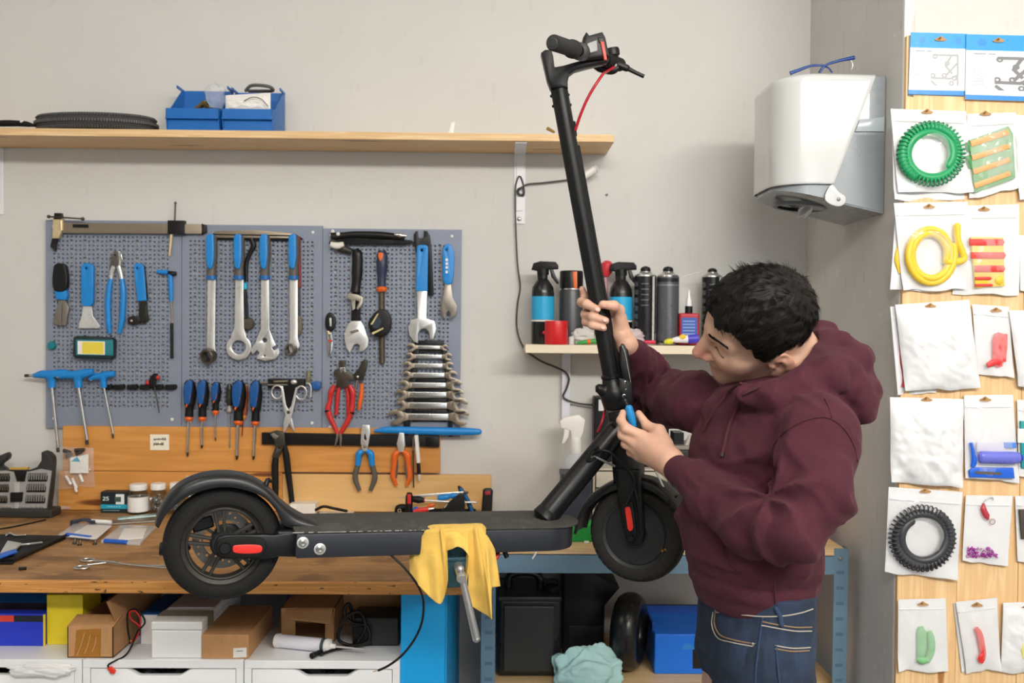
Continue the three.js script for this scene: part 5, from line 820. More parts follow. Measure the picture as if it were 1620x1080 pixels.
{
const head = netMesh(headSD, V(HC.x - 0.17, HC.y - 0.16, HC.z - 0.16), V(HC.x + 0.17, HC.y + 0.15, HC.z + 0.17), 0.0028);
const hr = netMesh(handR, ...boundsOf([J(918, 452, 0.88), J(990, 550, 0.955), WRR.clone().add(V(0.018, -0.028, -0.035))], 0.018), 0.0022);
const hl = netMesh(handL, ...boundsOf([J(980, 648, 1.03), J(1066, 745, 1.16), WRL.clone().lerp(ELL, 0.25)], 0.022), 0.0022);
const body = netMesh(bodySD, V(0.1, -0.005, 0.65), V(0.75, 1.45, 1.55), 0.014);
const all = [head, hr, hl, body].map((g, gi) => {
const n = g.attributes.position.count, col = new Float32Array(n * 3), base = [0.66, 0.405, 0.29], red = [0.66, 0.27, 0.2], beard = [0.36, 0.25, 0.2], tips = [hr, hl].includes(g);
for (let i = 0; i < n; i++) {
const x = g.attributes.position.getX(i), y = g.attributes.position.getY(i), z = g.attributes.position.getZ(i); let c = base.slice(); const m = n3(x * 60, y * 60, z * 60) * 0.5 + n3(x * 200, y * 200, z * 200) * 0.5;
if (gi === 0) {
const [f, u, l] = toHead(x, y, z), nose = 1 - sst(0.012, 0.034, Math.hypot(f - 0.112, u + 0.025, l)), er = sst(0.07, 0.084, Math.abs(l)) * sst(0.02, -0.01, f), ck = 1 - sst(0.01, 0.035, Math.hypot(f - 0.07, u + 0.03, Math.abs(l) - 0.04)), lip = 1 - sst(0.7, 1.1, Math.hypot((u + 0.067) / 0.011, l / 0.026)), bd = sst(-0.03, -0.055, u + 0.1 * Math.max(0, 0.03 - f) - 0.02 * sst(0.03, 0.0, f)) * sst(-0.045, -0.02, f) * (1 - lip * (f > 0.07));
c = mix3(c, red, clamp(nose * 0.65 + er * 0.45 + ck * 0.25)); c = mix3(c, [0.5, 0.2, 0.17], f > 0.075 ? lip * 0.7 : 0); c = mix3(c, beard, bd * (0.45 + 0.3 * n3(x * 700, y * 700, z * 700)));
}
if (tips) { const d = 1 - sst(0, 0.02, Math.abs(m)); c = mix3(c, red, 0.12 + 0.12 * m * d); }
for (let q = 0; q < 3; q++) col[i * 3 + q] = c[q] * (1 + 0.05 * m);
}
g.setAttribute('color', new THREE.BufferAttribute(col, 3)); return g;
});
const b = mergeGeometries(all.map((g) => { g.deleteAttribute('uv'); return g; })).toNonIndexed(); boxUV(b);
const pores = gray((u, v) => fb(u, v, 90, 90, 3, 14), 256, 0.05);
const m = new THREE.Mesh(b, new THREE.MeshPhysicalMaterial({ color: 0xffffff, vertexColors: true, roughness: 0.48, bumpMap: pores, bumpScale: 0.0004, sheen: 0.15, sheenRoughness: 0.5, sheenColor: new THREE.Color(0.8, 0.5, 0.4) }));
m.name = 'body'; m.castShadow = m.receiveShadow = true; person.add(m);
}
{
const NAIL = mat(0xdca897, 0.3), nail = (p, dir, nrm, w) => { const x = dir.clone().normalize(), z = nrm.clone().addScaledVector(x, -nrm.dot(x)).normalize(), y = z.clone().cross(x), g = new THREE.SphereGeometry(1, 18, 12); g.scale(w * 1.25, w, w * 0.28); g.applyMatrix4(new THREE.Matrix4().makeBasis(x, y, z).setPosition(p)); return g; };
const N = (px, py, dx, dy, w, nz) => { const p = onField(handR, px, py, 0), z = p.z; part(person, 'nail', nail(p.add(V(0, 0, -w * 0.08)), J(px + dx, py + dy, z).sub(J(px, py, z)), V(nz[0], nz[1], nz[2]), w), NAIL); };
N(945.5, 489, 10, 4, 0.0052, [0.25, 0.2, 1]); N(957.5, 506, 10, 3, 0.005, [0.25, 0.2, 1]); N(954, 518, 10, 3, 0.0043, [0.25, 0.2, 1]); N(957, 482.5, -10, 0, 0.0055, [-0.1, -0.15, 1]);
}
// hair
{
const hairline = (f, l) => { const a = Math.abs(l); let h = lerp(-0.07, 0.014, sst(-0.075, -0.04, f)); h = lerp(h, -0.008, sst(-0.004, 0.004, f)); h = lerp(h, 0.004, sst(0.01, 0.034, f)); h = lerp(h, 0.04, sst(0.033, 0.041, f)); h = lerp(h, 0.068, sst(0.044, 0.07, f)); return h + 0.008 * sst(0.03, 0.0, a) * sst(0.05, 0.08, f); };
const sk = ell(V(-0.003, 0.032, 0), [0.092, 0.088, 0.078]), vol = ell(V(0.006, 0.043, 0.0), [0.091, 0.083, 0.075]);
const hairSD = (x, y, z) => { const [f, u, l] = toHead(x, y, z); let d = Math.min(headL(f, u, l, true) - 0.004 - 0.005 * sst(0.0, 0.05, u), sk(f, u, l)); d = smin(d, vol(f, u, l), 0.02); const n = n3(f * 70 + n3(u * 50, l * 50, f * 50) * 1.5, u * 70, l * 110), edge = hairline(f, l) - u + 0.004 * n3(f * 160, u * 40, l * 160); d -= 0.0035 * n + 0.0015 * n3(f * 210, u * 210, l * 300); return smax(d, edge, 0.006); };
const cover = netMesh(hairSD, V(HC.x - 0.18, HC.y - 0.14, HC.z - 0.16), V(HC.x + 0.17, HC.y + 0.17, HC.z + 0.2), 0.003);
const P = [], I = [], cp = cover.attributes.position, cn = cover.attributes.normal; let made = 0;
for (let t = 0; t < 40000 && made < 7000; t++) {
const i = Math.floor(rnd() * cp.count), p = V(cp.getX(i), cp.getY(i), cp.getZ(i)), n = V(cn.getX(i), cn.getY(i), cn.getZ(i)), [f, u, l] = toHead(p.x, p.y, p.z);
if (u < hairline(f, l) + 0.004) continue;
let flow = HF.clone().multiplyScalar(0.75 + 0.8 * n3(f * 25, u * 25, l * 25)).addScaledVector(HU, -0.15 - 1.1 * sst(0.06, -0.02, u)).addScaledVector(HL, 0.9 * n3(f * 22 + 9, u * 22, l * 22) + (l > 0 ? 0.25 : -0.25));
if (f < -0.05) flow.addScaledVector(HU, -0.9); flow.addScaledVector(n, -flow.dot(n)).normalize();
const short = sst(0.03, -0.02, u), len = lerp(rr(0.014, 0.03), rr(0.005, 0.01), short), w = rr(0.0005, 0.001), lift = lerp(0.15, 0.04, short) + 0.09 * rnd(), s = flow.clone().cross(n).normalize(), k = P.length / 3;
{ const q = toHead(p.x + flow.x * len, p.y + flow.y * len, p.z + flow.z * len); if (q[1] < hairline(q[0], q[2]) - 0.003 && q[0] > -0.07) continue; } made++;
for (let q = 0; q < 4; q++) { const a = q / 3, c = p.clone().addScaledVector(n, -0.002 + len * (lift * a - 0.3 * a * a)).addScaledVector(flow, len * a), ww = w * (1 - a * 0.85); P.push(c.x - s.x * ww, c.y - s.y * ww, c.z - s.z * ww, c.x + s.x * ww, c.y + s.y * ww, c.z + s.z * ww, c.x + n.x * ww * 0.8, c.y + n.y * ww * 0.8, c.z + n.z * ww * 0.8); }
for (let q = 0; q < 3; q++) { const a = k + q * 3; for (const [b, c] of [[0, 2], [2, 1], [1, 0]]) I.push(a + b, a + c, a + b + 3, a + c, a + c + 3, a + b + 3); }
}
const tg = new THREE.BufferGeometry(); tg.setAttribute('position', new THREE.Float32BufferAttribute(P, 3)); tg.setIndex(I); tg.computeVertexNormals();
const hm = mat(0x0d0a08, 0.6, 0, { bump: null, specularIntensity: 0.5 }); part(person, 'hair', [cover, tg], hm);
const brow = (s) => { const g = []; for (let k = 0; k < 100; k++) { const t = rnd(), l = s * lerp(0.012, 0.05, t), u = 0.0335 + 0.004 * Math.sin(t * 2.4) - 0.003 * t + rr(-0.0026, 0.0026) * (1 - 0.5 * t); let f = 0.11; for (let q = 0; q < 60 && headL(f, u, l) > 0; q++) f -= 0.001; g.push(rod(hp(f + 0.0003, u, l), hp(f - 0.001, u + 0.001, l + s * 0.007), 0.0007, 0.0003, 5)); } return g; };
part(person, 'eyebrow', brow(1), hm); part(person, 'eyebrow', brow(-1), hm);
for (const s of [1, -1]) { const pts = []; for (let k = 0; k <= 8; k++) { const l = s * lerp(0.018, 0.047, k / 8), u = -0.0015 - 0.003 * Math.sin(k / 8 * Math.PI); let f = 0.11; for (let q = 0; q < 80 && headL(f, u, l) > 0; q++) f -= 0.0007; pts.push(hp(f, u, l)); } part(person, 'eyelashes', tube(pts, 0.0011, 20, 6), hm); }
}
// hoodie
const torsoAt = (() => {
// height, centre x, centre z, half width (left-right), half depth
const S = [[0.95, 0.476, 1.2, 0.134, 0.097], [0.975, 0.475, 1.2, 0.14, 0.102], [0.995, 0.472, 1.2, 0.146, 0.107], [1.035, 0.469, 1.2, 0.15, 0.111], [1.1, 0.469, 1.2, 0.144, 0.106], [1.17, 0.48, 1.2, 0.142, 0.095], [1.245, 0.4952, 1.2, 0.154, 0.101], [1.3, 0.5082, 1.2, 0.151, 0.098], [1.345, 0.5142, 1.2, 0.116, 0.086], [1.38, 0.5342, 1.19, 0.071, 0.066]];
return (y) => { let k = 0; while (k < S.length - 2 && S[k + 1][0] < y) k++; const t = sst(0, 1, (y - S[k][0]) / (S[k + 1][0] - S[k][0])); return S[k].map((q, i) => lerp(q, S[k + 1][i], t)); };
})();
const armL = chain([SHL, SHL.clone().lerp(ELL, 0.55).add(V(0.016, -0.01, 0.01)), ELL, ELL.clone().lerp(WRL, 0.28).add(V(0, -0.02, 0)), WRL.clone().lerp(ELL, 0.4).add(V(0, -0.014, 0)), WRL.clone().lerp(ELL, 0.22)], [0.069, 0.063, 0.051, 0.054, 0.05, 0.039], 0.012);
const armR = chain([SHR, SHR.clone().lerp(ELR, 0.55), ELR, ELR.clone().lerp(WRR, 0.5), WRR.clone().lerp(ELR, 0.22)], [0.06, 0.055, 0.051, 0.047, 0.036], 0.02);
const cuffL = cap(WRL.clone().lerp(ELL, 0.2), WRL.clone().lerp(ELL, 0.02), 0.0355, 0.0285), cuffR = cap(WRR.clone().lerp(ELR, 0.24), WRR.clone().lerp(ELR, 0.1), 0.034, 0.029);
const hoodRing = chain([J(1174, 622, 1.28), J(1222, 628, 1.3), J(1264, 612, 1.29), J(1297, 582, 1.25), J(1318, 549, 1.19), J(1302, 534, 1.12), J(1266, 566, 1.08), J(1215, 620, 1.12)], [0.014, 0.022, 0.028, 0.031, 0.03, 0.026, 0.024, 0.018], 0.015);
const hoodBag = ell(J(1326, 606, 1.185), [0.058, 0.052, 0.112], [V(0.92, -0.38, 0.1).normalize(), V(0.38, 0.92, 0.05).normalize(), V(-0.11, -0.01, 0.99).normalize()]), hoodLip = chain([J(1276, 616, 1.305), J(1314, 592, 1.295), J(1350, 570, 1.24), J(1358, 562, 1.17), J(1326, 550, 1.09)], [0.02, 0.024, 0.024, 0.022, 0.02], 0.02), hoodIn = chain([J(1308, 566, 1.24), J(1332, 552, 1.2), J(1340, 546, 1.13)], [0.012, 0.017, 0.016]), hoodDrop = ell(J(1345, 640, 1.2), [0.04, 0.03, 0.085], [V(0.6, 0.8, 0), V(-0.8, 0.6, 0), V(0, 0, 1)]);
const hoodSD = (x, y, z) => { let h = smin(hoodRing(x, y, z), hoodBag(x, y, z), 0.03); h = smin(h, hoodLip(x, y, z), 0.018); h = smin(h, hoodDrop(x, y, z), 0.04); return smax(h, -hoodIn(x, y, z), 0.012); };
function ridge(a) { const q = Math.abs(a); return 1 - 2 * q; }
const ELD = ELL.clone().sub(SHL).normalize(), FAD = WRL.clone().sub(ELL).normalize(), EPD = FAD.clone().addScaledVector(ELD, -FAD.dot(ELD)).normalize(), EIN = ELL.clone().addScaledVector(FAD.clone().sub(ELD).normalize(), 0.05);
const hoodieSD = (x, y, z) => {
const [, cx, cz, rl, rf] = torsoAt(y), ox = x - cx, oz = z - cz, tw = sst(0.98, 1.22, y), lx = lerp(LP.x, LD.x, tw), lz = lerp(LP.z, LD.z, tw), dl = ox * lx + oz * lz, df = oz * lx - ox * lz, k = Math.pow(Math.pow(Math.abs(dl / rl), 2.1) + Math.pow(Math.abs(df / rf), 2.1), 1 / 2.1);
let t = smax((k - 1) * Math.min(rl, rf) * 0.95, y - 1.375, 0.05);
// folds of the trunk: the hem gathers the cloth, diagonal folds run up to the armpit
t -= 0.009 * n3(dl * 9 + y * 6, y * 13 - dl * 7, df * 9) * sst(0.985, 1.04, y) + 0.0027 * ridge(n3(dl * 26, y * 30 + dl * 16, df * 24)) * sst(0.965, 1.02, y);
t -= 0.0065 * ridge(n3(dl * 8 - y * 17, y * 6 + dl * 7, df * 7 + 3)) * sst(0.99, 1.06, y);
t += 0.0028 * Math.exp(-Math.pow((y - 1.013) / 0.006, 2));
const pk = sst(1.035, 1.045, y) * sst(1.165, 1.15, y) * sst(-0.02, 0.02, df) * sst(0.128, 0.116, Math.abs(dl) + 0.55 * Math.max(0, y - 1.07)); t -= 0.006 * pk;
let L = armL(x, y, z), R = armR(x, y, z);
const w2 = Math.exp(-((x - ELR.x) ** 2 + (y - ELR.y) ** 2 + (z - ELR.z) ** 2) / 0.014);
if (L < 0.03) { const px = x - EIN.x, py = y - EIN.y, pz = z - EIN.z, a = px * ELD.x + py * ELD.y + pz * ELD.z, q = px * EPD.x + py * EPD.y + pz * EPD.z, r2 = a * a + q * q, w = n3(x * 16, y * 16, z * 16); L -= 0.0115 * Math.exp(-r2 / 0.011) * (1 - Math.exp(-r2 / 0.0006)) * ridge(Math.sin(3.6 * Math.atan2(q, a) + 1.5 * w + 8 * Math.sqrt(r2))) + 0.005 * ridge(n3(a * 30 + q * 14 + w, q * 12 - a * 8, 7)) * 0.6 + 0.003 * n3(x * 20 + y * 12, y * 20, z * 20); }
if (R < 0.03) R -= (0.024 * w2 + 0.008) * ridge(n3(x * 42, y * 18, z * 26)) * 0.7;
const cl = cuffL(x, y, z), cr = cuffR(x, y, z);
const sh = Math.exp(-((x - SHL.x) ** 2 + (y - SHL.y) ** 2 + (z - SHL.z) ** 2) / 0.012); let d = smin(t, R, 0.02); d = smin(d, L, 0.006 + 0.03 * sh); d = smin(d, cl, 0.006); d = smin(d, cr, 0.008);
let h = hoodSD(x, y, z); if (h < 0.03) h -= 0.008 * ridge(n3(x * 17 + z * 8, y * 24 + x * 9, z * 12)) * 0.8 + 0.0028 * n3(x * 60, y * 50, z * 36);
d = smin(d, h, 0.01);
return smax(smax(d, 0.951 - y, 0.006), -(headNeckHole(x, y, z)), 0.006);
};
const nh = cap(hp(-0.035, -0.045, 0), NECK.clone().lerp(hp(-0.035, -0.045, 0), 0.2), 0.06, 0.064);
function headNeckHole(x, y, z) { return nh(x, y, z); }
{
const knit = tex(512, 512, (u, v) => { const g = 1 + 0.2 * (fb(u, v, 60, 60, 3, 7) - 0.5) + 0.07 * Math.sin(u * 160 * Math.PI) * Math.sin(v * 160 * Math.PI) + 0.12 * (fb(u, v, 6, 6, 3, 17) - 0.5); return [74 * g, 27 * g, 42 * g]; }, { m: 0.16 });
const HOOD = mat(0xffffff, 0.92, 0, { map: knit, bump: T.weave, bs: 0.0006, sheen: 0.35, sheenRoughness: 0.6, sheenColor: new THREE.Color(0.5, 0.2, 0.26) });
const g = netMesh(hoodieSD, V(0.12, 0.9, 0.63), V(0.72, 1.5, 1.55), 0.0046); 
const hd = part(person, 'hoodie', g, HOOD);
const STR = mat(0x4a2029, 0.85, 0, { bump: T.weave, bs: 0.001 });
const str = (pts, r, lift) => tube(onPath(hoodieSD, pts, lift), r, 50, 8);
part(hd, 'drawstring', str([[1172, 606], [1152, 620], [1136, 641], [1123, 660], [1113, 680]], 0.0032, 0.002), STR);
part(hd, 'drawstring', str([[1200, 612], [1177, 623], [1166, 645], [1154, 672], [1147, 698], [1143, 716]], 0.0032, 0.002), STR);
const a = onField(hoodieSD, 1143, 716, 0.002), b = onField(hoodieSD, 1142, 722, 0.002); part(hd, 'aglet', rod(a, b, 0.0036), DARKSTEEL);
const SEAM = mat(0x481c26, 0.9, 0, { bump: T.weave, bs: 0.001 });
part(hd, 'seam', str([[1214, 735], [1224, 705], [1246, 679], [1276, 664], [1308, 660], [1334, 676], [1350, 702], [1357, 730]], 0.0014, 0.0004), SEAM);
part(hd, 'seam', str([[1305, 630], [1312, 645], [1316, 660]], 0.0013, 0.0004), SEAM);
part(hd, 'pocket_edge', str([[1143, 862], [1146, 876], [1156, 892], [1170, 903]], 0.0018, 0.0004), SEAM);
part(hd, 'seam', str([[1226, 905], [1226, 930], [1227, 955]], 0.0012, 0.0003), SEAM);
}
// jeans and shoes
{
const wash = tex(512, 512, (u, v) => { const d = Math.sin((u + v) * 170 * Math.PI) * 0.06, n = fb(u, v, 5, 4, 4, 5), s = fb(u, v, 70, 12, 3, 9), g = 0.86 + d + 0.5 * (n - 0.5) + 0.35 * (s - 0.5); return [36 * g + 10 * n, 54 * g + 8 * n, 82 * g + 6 * n]; }, { m: 0.4 });
const DENIM = mat(0xffffff, 0.85, 0, { map: wash, bump: T.weave, bs: 0.0008 });
const hipL = V(0.48, 0.93, 1.28), hipR = V(0.505, 0.93, 1.14), legs = [];
for (const [h, s] of [[hipL, 1], [hipR, -1]]) { const kn = V(h.x - 0.03, 0.5, h.z + s * 0.01), an = V(h.x + 0.02, 0.07, h.z + s * 0.02); legs.push(chain([h.clone().add(V(-0.005, -0.05, 0)), V(h.x - 0.02, 0.72, h.z), kn, an], [0.074, 0.075, 0.07, 0.064], 0.03)); }
const jeansSD = (x, y, z) => {
const cx = lerp(0.477, 0.479, sst(0.8, 0.95, y)), ox = x - cx, oz = z - 1.2, dl = ox * LP.x + oz * LP.z, df = ox * FP.x + oz * FP.z, rl = 0.15, rf = 0.09;
let d = (Math.pow(Math.pow(Math.abs(dl / rl), 2.2) + Math.pow(Math.abs(df / rf), 2.2), 1 / 2.2) - 1) * 0.1; d = smax(d, 0.8 - y, 0.05);
d = smin(smin(d, legs[0](x, y, z), 0.02), legs[1](x, y, z), 0.02);
d -= 0.0045 * ridge(n3(y * 34 + df * 14, dl * 9, df * 16)) * sst(0.9, 0.84, y) + 0.002 * n3(x * 50, y * 60, z * 50);
return smax(smax(d, y - 1.0, 0.004), 0.03 - y, 0.003);
};
const g = netMesh(jeansSD, V(0.2, 0.02, 0.93), V(0.68, 1.02, 1.47), 0.0065); 
const je = part(person, 'jeans', g, DENIM), TH = mat(0xb9b2a6, 0.8), TH2 = mat(0x8d7458, 0.8), DK = mat(0x2c3f5e, 0.85);
const st = (n, pts, m, r = 0.0011) => part(je, n, tube(onPath(jeansSD, pts, 0.0003), r, 60, 6), m);
st('stitching', [[1131, 968], [1170, 972], [1205, 975], [1240, 974], [1268, 969], [1286, 963]], TH); st('stitching', [[1133, 962], [1130, 985], [1137, 1002], [1160, 1012], [1192, 1018]], TH2, 0.0014); st('stitching', [[1128, 968], [1126, 987], [1133, 1006], [1158, 1016], [1190, 1022]], TH);
st('side_seam', [[1206, 978], [1203, 1000], [1199, 1030], [1196, 1055], [1195, 1079]], DK, 0.0018); st('stitching', [[1205, 983], [1230, 988], [1258, 992], [1284, 992]], TH2, 0.0014); st('stitching', [[1205, 989], [1232, 994], [1258, 998], [1284, 998]], TH);
st('pocket_seam', [[1227, 1021], [1252, 1025], [1282, 1024]], TH); st('pocket_seam', [[1227, 1026], [1252, 1030], [1280, 1029]], TH2, 0.0014); st('pocket_seam', [[1228, 1022], [1230, 1050], [1233, 1079]], DK, 0.0018); st('belt_loop', [[1228, 963], [1234, 975], [1236, 988]], DK, 0.0045);
for (const [x, y] of [[1193, 1019], [1133.5, 964]]) { const p = onField(jeansSD, x, y, 0.0002); if (p) part(je, 'rivet', lathe([[0.001, 0.002], [0.003, 0.0018], [0.0042, 0]], p, V(0.2, 0, 1), 14), CHROME); }
for (const [h, s] of [[hipL, 1], [hipR, -1]]) {
const c = V(h.x + 0.02, 0.05, h.z + s * 0.02), sh = ell(c.clone().addScaledVector(FD, 0.06), [0.145, 0.05, 0.05], [FD, UP, LD]), an = cap(c, c.clone().add(V(0, 0.07, 0)), 0.05, 0.048), sd = (x, y, z) => smax(smin(sh(x, y, z), an(x, y, z), 0.04), 0.012 - y, 0.004);
const so = part(person, 'shoe', netMesh(sd, V(c.x - 0.26, 0, c.z - 0.2), V(c.x + 0.16, 0.16, c.z + 0.24), 0.008), mat(0x2a2b2d, 0.6)); const so2 = ell(c.clone().addScaledVector(FD, 0.06).setY(0.012), [0.15, 0.04, 0.054], [FD, UP, LD]);
part(so, 'sole', netMesh((x, y, z) => smax(smax(so2(x, y, z), y - 0.018, 0.003), 0.001 - y, 0.002), V(c.x - 0.26, -0.01, c.z - 0.2), V(c.x + 0.16, 0.05, c.z + 0.24), 0.007), WHITEP);
}
}
// the tool in his left hand
{
const t = thing('bit_driver', 'small blue bit driver held between his thumb and forefinger', 'driver'), c = mat(0x1a86c6, 0.38);
part(t, 'handle', grip([[994, 641, 4], [995, 645, 6.2], [997.5, 656, 7], [1000, 666, 6.4], [1002, 674, 5]], 1.056, 0.95, 18), c); part(t, 'tail', grip([[1001, 668, 4.2], [1004, 676, 4.4], [1006, 684, 3.4]], 1.05, 0.95, 16), PBLUE2);
part(t, 'bit', rod(at(995, 646, 1.054), at(989, 632, 0.955), 0.0028), STEEL);
}

// ---------------------------------------------------------------- paper towel dispenser on the side wall
const DXP = XS, DZ0 = 0.3, DZ1 = 0.585;
{
const t = thing('towel_dispenser', 'white and grey paper towel dispenser on the side wall in the corner', 'dispenser');
const top = atX(1398, 112, XS).y, xl = at(1209, 220, 0.45).x, D = XS - xl, yT = at(1300, 117, DZ1).y, yB = at(1390, 338, DZ1).y, yF = at(1215, 312, 0.42).y;
const pt = (w, v) => [w, v];
// plan of the cover in (distance from the wall, z): rounded front corners
const plan = (grow = 0) => { const p = [], r = 0.085, w = D + grow, z0 = DZ0 - grow, z1 = DZ1 + grow; p.push([0.002, z1]); for (let k = 0; k <= 10; k++) { const a = k / 10 * Math.PI / 2; p.push([w - r + Math.sin(a) * r, z1 - r + Math.cos(a) * r]); } for (let k = 0; k <= 10; k++) { const a = k / 10 * Math.PI / 2; p.push([w - r + Math.cos(a) * r, z0 + r - Math.sin(a) * r]); } p.push([0.002, z0]); return p; };
const loft = (pl, yl, yh, crown) => { // bottom and top heights as functions of the distance from the wall
const P = [], I = [], n = pl.length, rows = [[0, 0.0], [0.02, 0.004], [0.96, 0.004], [1, 0]];
const R = [[0, -0.006], [0.012, 0], [0.5, 0], [0.985, 0], [1, -0.012]];
for (const [t2, inset] of R) for (const [d, z] of pl) { const c = (DZ0 + DZ1) / 2, s = 1 + inset / 0.15; const y = lerp(yl(d), yh(d), t2); P.push(XS - (d > 0.01 ? d + inset : d), y, c + (z - c) * (d > 0.01 ? s : 1)); }
for (let r = 0; r < R.length - 1; r++) for (let k = 0; k < n; k++) { const a = r * n + k, b = r * n + (k + 1) % n; I.push(a, a + n, b, b, a + n, b + n); }
for (const [r, f] of [[0, 1], [R.length - 1, 0]]) { const c = P.length / 3; let cx = 0, cy = 0, cz = 0; for (let k = 0; k < n; k++) { cx += P[(r * n + k) * 3]; cy += P[(r * n + k) * 3 + 1]; cz += P[(r * n + k) * 3 + 2]; } P.push(cx / n, cy / n, cz / n); for (let k = 0; k < n; k++) { const a = r * n + k, b = r * n + (k + 1) % n; f ? I.push(b, c, a) : I.push(a, c, b); } }
const g = new THREE.BufferGeometry(); g.setAttribute('position', new THREE.Float32BufferAttribute(P, 3)); g.setIndex(I); g.computeVertexNormals(); return creased(g, 0.6);
};
const BACKG = mat(0x8f979c, 0.3, 0, { clearcoat: 0.4 }), COVER = mat(0xd2d5d5, 0.14, 0, { bump: null, clearcoat: 0.5, clearcoatRoughness: 0.08 });
const yl = (d) => lerp(yB, yF, clamp(d / D)), yh = () => yT;
part(t, 'back_housing', loft(plan(-0.004), yl, () => yT - 0.003, 0), BACKG, 'smoky grey housing');
// the white cover: a shell over the front, cut by a slanted edge on each side
const nU = 64, pl = plan(0.0), path = new THREE.CatmullRomCurve3(pl.map(([d, z]) => V(XS - d, 0, z)), false, 'centripetal');
const A = at(1386, 112, DZ1), B = at(1318, 296, DZ1), C = at(1338, 322, DZ1), dA = XS - A.x, dB = XS - B.x, yBp = B.y, dC = XS - C.x;
const shell = sheet((u, v) => {
const y = lerp(yF + 0.012, yT + 0.001, v), q = clamp((y - yBp) / (yT - yBp)), dd = y > yBp ? lerp(dB, dA, q) : lerp(dC, dB, clamp((y - yF) / (yBp - yF)));
const a = (dd - 0.002) / path.getLength(), p = path.getPointAt(clamp(lerp(a, 1 - a, u))), c = V(XS, 0, (DZ0 + DZ1) / 2), o = p.clone().sub(c).setY(0).normalize(), tp = sst(0.95, 1, v);
return p.addScaledVector(o, 0.004 - 0.014 * tp * tp).setY(y);
}, nU, 40, 0.003);
const cv = part(t, 'cover', shell, COVER, 'glossy white front cover');
part(cv, 'cover_top', (() => { const g = slab(plan(-0.008).filter(([d]) => d > 0.01).concat([[dA, DZ0 + 0.01], [dA, DZ1 - 0.01]].reverse().reverse()).map(([d, z]) => [XS - d, -z]), 0, 0.006, { bevel: 0.002 }); g.rotateX(-Math.PI / 2); g.translate(0, yT - 0.004, 0); return g; })(), COVER);
part(cv, 'hinge_ear', plate([[1316, 292], [1326, 303], [1337, 312], [1336, 321], [1328, 326], [1312, 322], [1305, 314]], DZ1 + 0.002, 0.005, { smooth: true }), COVER);
const sc = at(1327, 315, DZ1 + 0.008); part(cv, 'screw', lathe([[0.001, 0.002], [0.0035, 0.0016], [0.0048, 0]], sc, V(0, 0, 1), 14), GRAYM);
// paper outlet below
const ol = V(XS - D * 0.62, lerp(yB, yF, 0.6) - 0.003, lerp(DZ0, DZ1, 0.5));
part(t, 'outlet', lathe([[0.06, 0], [0.072, 0.0], [0.075, 0.008], [0.066, 0.01], [0.06, 0.008]], ol.clone().add(V(0, -0.004, 0)), V(0.08, 1, 0), 40), mat(0x5f666b, 0.4));
const pq = at(1272, 345, 0.45);
part(t, 'paper', sheet((u, v) => { const w = 0.016 + 0.006 * Math.sin(v * 4), a = (u - 0.5) * 2; return V(pq.x + a * w + 0.008 * (0.5 - v), ol.y - 0.002 - (ol.y - pq.y - 0.008) * v - 0.006 * v * Math.abs(a), pq.z + 0.016 * Math.sin(u * 9 + v * 3)); }, 26, 14, 0.0006), mat(0xf0efec, 0.9));
part(t, 'core_window', plate([[1360, 190], [1399, 185], [1398, 208], [1353, 208]], DZ1 - 0.002, 0.0025), mat(0xa9b4ba, 0.2, 0, { bump: null }), 'paler window strip');
// glasses lying on top, with a small white cap beside them
const g = thing('glasses', 'blue framed glasses lying on top of the towel dispenser', 'glasses'), BL = mat(0x163f86, 0.3), gy = yT + 0.004, gz = 0.5;
const a = (x, y, z) => { const p = at(x, y, z); return p; };
part(g, 'temple', [grip([[1250, 116, 3.2], [1262, 111.5, 2.6], [1284, 104, 2], [1304, 103.5, 1.6]], 0.56, 0.7)], BL); part(g, 'temple', [grip([[1297, 115, 1.6], [1305, 104, 1.8], [1324, 97, 2.2], [1352, 91, 3.2]], 0.5, 0.7)], BL);
part(g, 'frame', [tube([a(1296, 114, 0.48), a(1302, 106, 0.49), a(1310, 107, 0.5), a(1316, 114, 0.5)], 0.0024, 20)], BL); part(g, 'lens', [tube([a(1346, 95, 0.5), a(1349, 103, 0.5), a(1347, 110, 0.5)], 0.0012, 12), tube([a(1252, 117, 0.56), a(1256, 121, 0.56)], 0.0012, 8)], STEEL);
solo('bottle_cap', 'small white round cap beside the glasses on the dispenser', 'cap', lathe([[0, 0.014], [0.014, 0.0135], [0.0165, 0.01], [0.0165, 0]], V(at(1284, 112, 0.47).x, yT + 0.003, 0.47), UP, 24), WHITEP);
}
// ---------------------------------------------------------------- pine board with the accessory bags
const ZB0 = ZR + 0.001, ZB1 = ZR + 0.022;
{
const t = thing('display_board', 'pale pine display board carrying rows of accessory bags', 'board'), x0 = at(1425, 600, ZB1).x, yT = at(1500, 57, ZB1).y;
let x = x0; [0.146, 0.15, 0.14, 0.15, 0.15, 0.15].forEach((w, i) => { const tx = wood(0xf2d0a0, i % 2 ? 0xd4a066 : 0xcf9858, { s: 51 + i * 7, f: 10, rings: 15, k: 0.55, m: 1.2, mv: 0.3, w: 512, h: 256, rot: Math.PI / 2, knots: i === 1 ? [[0.14, 0.5, 0.05]] : i === 0 ? [[0.55, 0.4, 0.04]] : [[0.8, 0.3, 0.05]], knot: 0x9a5d2a }); part(t, 'plank', boxB(x + 0.0004, x + w - 0.0004, 0.02, yT, ZB0, ZB1 - (i % 2 ? 0.0006 : 0), 0.0012), mat(0xffffff, 0.5, 0, { map: tx })); x += w; });
}
const FOIL = mat(0xe9ebee, 0.3, 0, { bump: null, sheen: 0.1 }), CLEAR = mat(0xffffff, 0.08, 0, { transmission: 0.96, thickness: 0, bump: null, ior: 1.3 });
